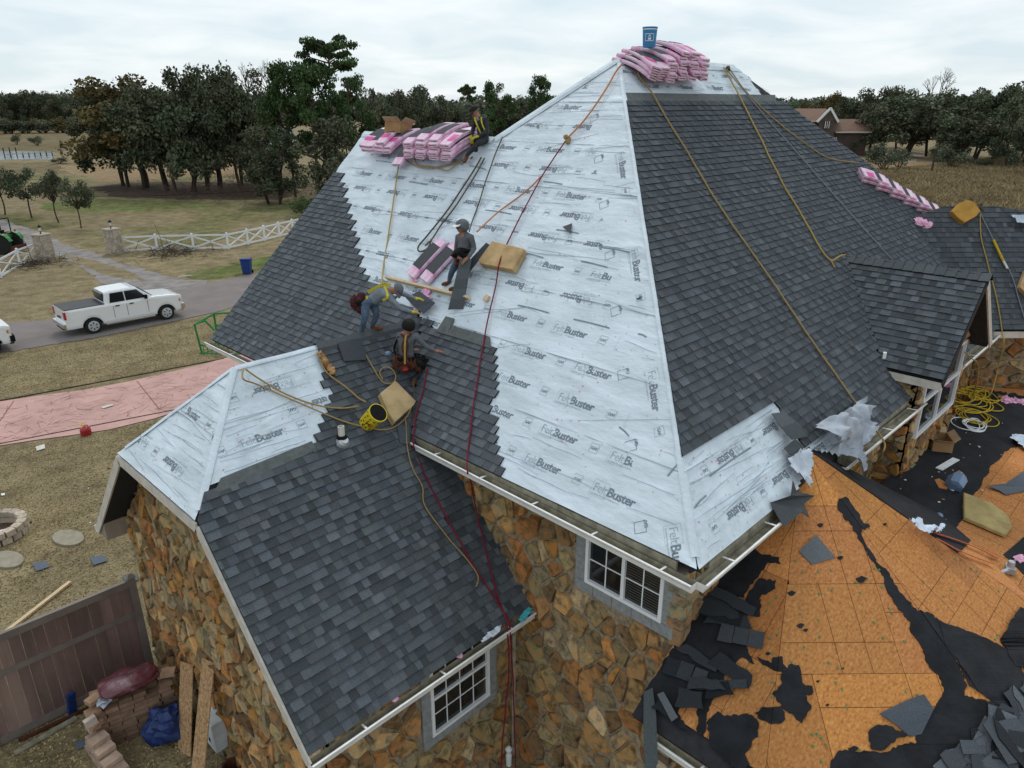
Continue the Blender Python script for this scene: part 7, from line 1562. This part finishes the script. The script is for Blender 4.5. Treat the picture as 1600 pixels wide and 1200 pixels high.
# green equipment frame behind the house corner
p = ground(338, 553); o = empty('equipment_cage', p, 'green tube-framed trailer cage behind the left corner of the house', 'trailer'); A = Matrix((RT, _fw, Vector((0, 0, 1)))).transposed(); M['cage'] = mat('green_enamel', (.02, .22, .06), .5, .2, 6)
def Q(x, y, z): return p + A @ Vector((x, y, z))
for pl_ in ([(-.7, 0, 0), (-.85, 0, 1.5), (-.3, 0, 1.7)], [(-.7, 0, 0), (1.2, 0, 0)], [(-.75, 0, .5), (-.3, 0, .35), (.1, 0, .6), (.2, 0, 1.2)], [(-.3, .0, 1.7), (.1, 0, 1.2)], [(-.2, .9, 1.8), (1.2, .9, 1.9)], [(-.2, .9, 0), (-.2, .9, 1.8)], [(-.7, 0, 0), (-.2, .9, 0)], [(-.85, 0, 1.5), (-.2, .9, 1.8)], [(-.2, .9, 1.2), (1.2, .9, 1.2)]): mb = MB(); mb.tube([Q(*v) for v in pl_], .05, 6); mb.build('frame_tube', M['cage'], o)
for k in range(9): mb = MB(); mb.tube([Q(-.6 + k * .2, 0, .05), Q(-.6 + k * .2, .0, .4)], .022, 5); mb.build('cage_bar', M['cage'], o)
# neighbour house
def nb(lab='brick neighbour house with brown roof and white gable trim across the marsh'):
    c = ground(1312, 244); o = empty('neighbour_house', c, lab, 'house'); M['brick'] = mat('brown_brick', (.105, .078, .068), .95, .3, 2); M['nroof'] = mat('brown_shingle_roof', (.21, .13, .095), .95, .2, 1.5); D = (c - CAM).dot(CF); k = D / FPX
    def X(px, z, dy=0): q = hit(px, 244, (_fw, c + _fw * dy)); return Vector((q.x, q.y, GZ + z))
    he, hr = screen_h(c, 189), screen_h(c, 170)
    def blk(name, p0, p1, z1, dy0, dy1, m): mb = MB(); a = [X(p0, 0, dy0), X(p1, 0, dy0), X(p1, 0, dy1), X(p0, 0, dy1)]; mb.prism(a, [v + Vector((0, 0, z1)) for v in a]); return mb.build(name, m, o)
    blk('wall', 1195, 1290, he, 2, 14, M['brick']); z2 = screen_h(c, 206); blk('wall', 1290, 1350, z2, 1, 12, M['brick']); blk('wall', 1272, 1298, he, -1.5, 4, M['brick'])
    mb = MB(); e = 1.0; a = [X(1190, he, 1), X(1292, he, 1), X(1296, he, 15), X(1190, he, 15)]; t = [X(1205, hr, 8), X(1280, hr, 8), X(1280, hr, 8.2), X(1205, hr, 8.2)]; mb.prism(a, t); mb.build('roof', M['nroof'], o)
    z3 = screen_h(c, 187); mb = MB(); a = [X(1286, z2, .2), X(1356, z2, .2), X(1354, z2, 13), X(1286, z2, 13)]; t = [X(1292, z3, 6), X(1346, z3, 6), X(1346, z3, 6.3), X(1292, z3, 6.3)]; mb.prism(a, t); mb.build('roof', M['nroof'], o)
    zg = screen_h(c, 171); mb = MB(); g = [X(1270, he, -1.6), X(1300, he, -1.6), X(1287, zg, -1.6)]; mb.prism([v + _fw * .4 for v in g], g); mb.build('gable', M['brick'], o)
    for i, (u, w) in enumerate(((X(1269, he - .2, -1.9), X(1287, zg + .3, -1.9)), (X(1287, zg + .3, -1.9), X(1302, he - .2, -1.9)))): mb = MB(); mb.beam(u, w, .25, .45); mb.build('gable_trim', M['vinyl'], o)
    mb = MB(); a = [X(1268, he, -1.5), X(1302, he, -1.5), X(1302, he, 8), X(1268, he, 8)]; mb.prism(a, [X(1287, zg + .1, -1.5)] * 2 + [X(1287, zg + .1, 8)] * 2); mb.build('gable_roof', M['nroof'], o)
    for a, b, z0, z1 in ((1282, 1288, screen_h(c, 200), screen_h(c, 189)), (1297, 1302, screen_h(c, 226), screen_h(c, 214)), (1255, 1262, screen_h(c, 205), screen_h(c, 195))):
        mb = MB(); q = [X(a, z0, -1.7), X(b, z0, -1.7), X(b, z1, -1.7), X(a, z1, -1.7)]; mb.prism(q, [v - _fw * .1 for v in q]); w = mb.build('window', M['cargl'], o); m2 = MB(); m2.beam(q[0] - _fw * .15, q[3] - _fw * .15, .12, .12); m2.beam(q[1] - _fw * .15, q[2] - _fw * .15, .12, .12); m2.beam((q[0] + q[1]) / 2 - _fw * .15, (q[2] + q[3]) / 2 - _fw * .15, .1, .1); m2.build('window_frame', M['vinyl'], w)
    for (a, b, z, dy) in ((1190, 1268, he, .9), (1300, 1356, z2, .1)): mb = MB(); mb.beam(X(a, z - .1, dy), X(b, z - .1, dy), .15, .3); mb.build('fascia', M['fascia'], o)
nb()
# ------------------------------------------------------------------ near yard
M['brown'] = mat('brown_vinyl', (.215, .15, .125), .5, .35, 2.2, stretch=(1, 1, .25), tone=True, spec=.4); M['mauve'] = mat('mauve_vinyl_rail', (.20, .165, .145), .5, .2, 3, spec=.4)
o = empty('privacy_fence', (3.5, 14.5, GZ), 'brown vinyl privacy fence panel meeting the stone gable wall', 'fence'); yF = 14.5
XS = [3.52, .62, -2.3]
for x in XS: mb = MB(); mb.box((x, yF, GZ + 1.22), (.14, .14, 2.44)); mb.prism([Vector((x + a * .09, yF + b * .09, GZ + 2.44)) for a, b in ((-1, -1), (1, -1), (1, 1), (-1, 1))], [Vector((x + a * .02, yF + b * .02, GZ + 2.52)) for a, b in ((-1, -1), (1, -1), (1, 1), (-1, 1))]); mb.build('post', M['mauve'], o)
for x0, x1 in zip(XS[1:], XS):
    a, b = x0 + .07, x1 - .07
    for z, h in ((.12, .18), (1.55, .12), (2.30, .16)): mb = MB(); mb.beam((a, yF, GZ + z), (b, yF, GZ + z), .08, h); mb.build('rail', M['mauve'], o)
    n = 14
    for k in range(n): w = (b - a) / n; t = RN.uniform(.75, 1.3); mb = MB(); mb.box((a + w * (k + .5), yF + (.004 if k % 2 else -.004), GZ + 1.22), (w - .008, .035, 2.1), tone=(t, t * RN.uniform(.9, 1), t)); mb.build('slat', M['brown'], o)
def lumber(lab, a, b, w=.09, h=.04, m='pine', z0=.05, z1=.05, name='lumber'):
    p, q = ground(*a), ground(*b); mb = MB(); mb.beam(p + Vector((0, 0, z0)), q + Vector((0, 0, z1)), w, h); tag(mb.build(name, M[m]), lab, 'plank')
lumber('long pale stick lying on the grass behind the brown fence', (8, 992), (110, 912), .1, .06); lumber('grey weathered board on the ground inside the fence', (24, 1180), (120, 1124), .09, .05, 'gutin')
lumber('thin rust-coloured strip along the foot of the brown fence', (30, 1160), (170, 1095), .06, .06, 'leather')
def stepping(lab, px, py, rx, ry, seed):
    c = ground(px, py); a = (ground(px + rx, py) - c); b = (ground(px, py - ry) - c); n = 22; mb = MB(); P = [c + a * math.cos(6.283 * k / n) * (1 + .03 * NS(k, seed)) + b * math.sin(6.283 * k / n) for k in range(n)]; mb.prism([p + Vector((0, 0, .0)) for p in P], [p + Vector((0, 0, .06)) for p in P]); tag(mb.build('stepping_stone', M['conc']), lab, 'stepping stone')
stepping('round concrete stepping stone nearest the stone wall', 107, 842, 25, 12, 1); stepping('round concrete stepping stone cut by the left edge', 12, 876, 26, 13, 2)
for i, (x, y, lb) in enumerate(((65, 886, 'blue-grey shingle scrap between the stepping stone and the fence'), (155, 877, 'small dark shingle scrap near the stone wall'), (92, 962, 'dark shingle scrap behind the fence top'), (205, 906, 'pale grey shingle scrap beside the fence post'), (130, 1165, 'teal grey shingle scrap on the inner yard ground'))): loose('shingle_scrap', lb, 'shingle', [(x - 14, y - 4), (x + 6, y - 8), (x + 14, y + 1), (x - 8, y + 8)], GFACE, lift=.03, tone=(1.4, 1.5, 1.7), seed=i)
loose('paper_scrap', 'flat pale card lying on the grass by the driveway', 'scrap', [(56, 700), (70, 696), (71, 702), (58, 706)], GFACE, lift=.03, m='fascia', th=.02); loose('paper_scrap', 'pale slip of paper on the pink driveway', 'scrap', [(158, 638), (176, 633), (178, 635), (162, 640)], GFACE, lift=.05, m='fascia', wob=0); loose('paper_scrap', 'tiny white scrap on the grass by the left edge', 'scrap', [(2, 773), (8, 772), (8, 775), (3, 776)], GFACE, lift=.03, m='paint', wob=0)
# fire ring
c = ground(-8, 836); o = empty('fire_ring', c, 'ring of pale blocks round a dark fire pit at the left edge', 'fire pit'); R0 = (ground(36, 832) - c).length
for row in range(2):
    for k in range(18):
        a = 2 * math.pi * (k + .5 * row) / 18; A = Rz(math.degrees(a)); t = RN.uniform(.85, 1.3); mb = MB(); mb.box(c + Vector((math.cos(a) * R0, math.sin(a) * R0, .1 + row * .19)), (.24, .33 * R0, .17), A, tone=(t, t * .95, t * .9)); mb.build('block', M['limerock'], o)
mb = MB(); n = 20; mb.face([c + Vector((math.cos(6.283 * k / n) * R0 * .9, math.sin(6.283 * k / n) * R0 * .9, .03)) for k in range(n)]); mb.build('ash_bed', M['dirt'], o)
a, b = ground(-20, 852), ground(22, 840); o = empty('garden_bench', a, 'low white bench rail in front of the fire ring', 'bench'); mb = MB(); mb.beam(a + Vector((0, 0, .3)), b + Vector((0, 0, .3)), .12, .04); mb.build('seat', M['paint'], o)
for t in (.1, .95): q = a.lerp(b, t); mb = MB(); mb.beam(q, q + Vector((0, 0, .29)), .05, .05, up=(1, 0, 0)); mb.build('leg', M['foam'], o)
# petrol can
p = ground(135, 679); o = empty('gas_can', p, 'red petrol can with yellow spout on the grass edge of the driveway', 'gas can'); mb = MB(); mb.lathe([(.17, 0), (.19, .04), (.19, .22), (.15, .29), (.05, .31), (.04, .34)], p, 16); mb.build('can_body', M['red'], o)
mb = MB(); mb.tube([p + Vector((0, 0, .33)), p + Vector((-.08, .02, .42)), p - RT * .22 + Vector((0, 0, .42))], [.035, .03, .018], 7); mb.build('spout', M['yellow'], o); mb = MB(); mb.tube([p + RT * .14 + Vector((0, 0, .26)), p + RT * .1 + Vector((0, 0, .40)), p + Vector((0, 0, .38))], .018, 6); mb.build('handle', M['red'], o)
# brick pallet with soil bag
M['paver'] = mat('tan_paver', (.25, .165, .115), .95, .25, 6, bump=.4, tone=True)
c = ground(222, 1150); o = empty('brick_stack', c, 'waist high stack of tan bricks against the gable wall, soil bag on top', 'brick stack'); ax = (ground(268, 1128) - ground(170, 1168)).normalized(); ax.z = 0; ay = Vector((-ax.y, ax.x, 0)); A = Matrix((ax, ay, Vector((0, 0, 1)))).transposed(); r = random.Random(8)
nL = 10
for row in range(nL):
    for i in range(6):
        for j in range(3):
            if row < nL - 1 and 0 < i < 5 and j > 0: continue
            if row == nL - 1 and r.random() < .45: continue
            t = r.uniform(.7, 1.25); mb = MB(); mb.box(c + A @ Vector((-.62 + i * .235 + r.uniform(-.012, .012) + (row % 2) * .03, .12 + j * .2 + r.uniform(-.01, .01), .05 + row * .098)), (.225, .185, .09), A @ Rz(r.uniform(-3, 3)), tone=(t, t * r.uniform(.9, 1), t * .92)); mb.build('brick', M['paver'], o)
for k, (x, y, z, a) in enumerate(((-.62, .2, 1.10, 30), (-.68, .1, .9, 10), (.68, .15, 1.12, -20), (.60, .3, 1.03, 5), (-.70, -.03, .72, 40))): mb = MB(); mb.box(c + A @ Vector((x, y, z)), (.26, .19, .09), A @ Rz(a), tone=(1.7, 1.6, 1.5)); mb.build('brick', M['paver'], o)
M['bag'] = mat('burgundy_plastic_bag', (.13, .032, .045), .32, .45, 3.2, spec=.6, ramp=[(.3, (.07, .015, .022)), (.52, (.15, .04, .052)), (.66, (.30, .17, .19)), (.75, (.5, .40, .42))])
mb = MB(); mb.blob((0, 0, 0), (.52, .32, .14), 6, .3, 22, 14); P = c + A @ Vector((0, .28, 1.18)); MR = A @ Rz(4); mb.v = [tuple(P + MR @ Vector((max(-.52, min(.52, v[0] * 1.12)), max(-.29, min(.29, v[1] * 1.1)), v[2] + .02 * NS(v[0] * 6, v[1] * 6)))) for v in mb.v]; tag(mb.build('soil_bag', M['bag'], smooth=True), 'shiny burgundy bag of soil lying on the brick stack', 'bag')
mb = MB(); mb.blob(P + A @ Vector((-.5, -.15, -.1)), (.12, .2, .05), 2, .9, 10, 7); tag(mb.build('clear_wrap', M['silver']), 'clear plastic wrap hanging off the end of the soil bag', 'plastic wrap')
c = ground(160, 1200); o = empty('paver_stack', c, 'pale cream paver stack near the bottom left, one white brick standing on top', 'paver stack'); ax = (ground(178, 1195) - ground(140, 1150)).normalized(); ax.z = 0; A = Matrix((ax, Vector((-ax.y, ax.x, 0)), Vector((0, 0, 1)))).transposed()
for row in range(6):
    for i in range(5):
        if row > 5 - abs(i - 1): continue
        t = r.uniform(1.7, 2.2); mb = MB(); mb.box(c + A @ Vector((-.35 + i * .22 + r.uniform(-.02, .02), .1 + r.uniform(-.02, .02), .05 + row * .1)), (.21, .32, .092), A @ Rz(r.uniform(-6, 6)), tone=(t, t * 1.1, t * 1.2)); mb.build('paver', M['paver'], o)
mb = MB(); mb.box(c + A @ Vector((-.33, .1, .78)), (.1, .2, .3), A @ Rx(8), tone=(2.5, 3.2, 4)); mb.build('paver', M['paver'], o)
# blue bag, leaning boards, meter box
M['tarp'] = mat('blue_tarp', (.012, .035, .15), .5, .3, 4, bump=.5, bscale=9, spec=.5)
c = ground(264, 1150); mb = MB()
for k, (x, y, z, s) in enumerate(((0, 0, .32, .36), (-.14, .05, .25, .3), (.16, .0, .28, .3), (0, -.1, .5, .22))): mb.blob(c + Vector((x, y, z)), (s, s, s * .9), k + 3, .5, 14, 10)
tag(mb.build('tarp_bundle', M['tarp'], smooth=False), 'dark blue tarp bundle between the brick stack and the leaning boards', 'tarp')
def lean(lab, pb, pt, w, th=.02):
    """board standing on the ground at pixel pb and resting on the gable wall at pixel pt"""
    a = ground(*pb); b = hit(pt[0], pt[1], ((1, 0, 0), (XG - .07, 0, 0))); mb = MB(); mb.beam(a, b, w, th, up=(-1, -.15, .1)); tag(mb.build('leaning_board', M['osbr']), lab, 'board')
M['osbr'] = mat('raw_strand_board', (.42, .26, .13), .9, .4, 18, ramp=[(.32, (.22, .11, .05)), (.5, (.40, .24, .12)), (.66, (.52, .35, .20))])
lean('shorter strand board leaning on the gable wall beside the blue tarp', (288, 1178), (292, 1036), .46); lean('longer narrow strand board leaning across the first one', (304, 1260), (326, 1032), .38)
lumber('thin dark lath leaning beside the meter box', (318, 1240), (324, 1175), .03, .05, 'rope_gold', .1, .8)
c = hit(336, 1138, ((1, 0, 0), (XG - .12, 0, 0))); o = empty('meter_box', (XG - .06, c.y, c.z), 'light grey electric meter box on the stone gable wall', 'meter box'); M['mbox'] = mat('grey_enamel', (.66, .69, .71), .45, .12, 6)
mb = MB(); mb.box(c, (.26, .5, .66)); mb.build('box_body', M['mbox'], o); mb = MB(); mb.box(c + Vector((-.137, 0, .0)), (.015, .46, .62)); mb.build('cover', M['mbox'], o); mb = MB(); mb.box(c + Vector((-.15, .08, .16)), (.02, .08, .07)); mb.build('red_switch', M['red'], o)
for dy in (-.06, .05): mb = MB(); mb.box(c + Vector((-.148, dy, -.12)), (.012, .05, .07)); mb.build('dial', M['black'], o)
mb = MB(); mb.tube([c + Vector((0, .05, -.3)), Vector((XG - .1, c.y + .05, GZ))], .03, 7); mb.tube([c + Vector((0, -.08, -.3)), Vector((XG - .1, c.y - .1, GZ))], .022, 7); mb.build('conduit', M['metal'], o)
p = ground(366, 1215); mb = MB(); mb.lathe([(.12, 0), (.17, .3), (.18, .32), (.15, .32), (.12, .1)], p, 14); tag(mb.build('terracotta_pot', M['leather']), 'dark red pot by the wall under the gable', 'pot')
p = ground(117, 1118); mb = MB(); mb.box(p + Vector((0, 0, .3)), (.16, .06, .6), Rz(20) @ Rx(12)); tag(mb.build('blue_plank', M['bin']), 'short dark blue board standing against the brown fence', 'board')
r = random.Random(77)
for i in range(26):
    x, y = r.uniform(0, 200), r.uniform(720, 1180)
    if 900 < y < 1000 + (200 - x) * .6 and y < 1170: continue
    p = ground(x, y); mb = MB(); s = r.uniform(.03, .08); mb.box(p + Vector((0, 0, .02)), (s, s * .6, .02), Rz(r.uniform(0, 90))); tag(mb.build('yard_debris', M[r.choice(('deck', 'bark', 'conc', 'paint'))]), 'small scrap fallen on the yard grass', 'debris', 'small scraps fallen on the yard')
p = hit(397, 470, ((0, 0, 1), (0, 0, GZ)))
mb = MB(); q = ground(795, 1195); mb.lathe([(.05, 0), (.06, .25), (.04, .3), (.07, .4), (.02, .46)], q, 10); tag(mb.build('garden_ornament', M['paint']), 'small pale garden ornament at the wall foot below the ropes', 'ornament')
pieces('shingle', SH, M['shingle'], 300, None)
pieces('stone', ST, M['stone'], 300, None)
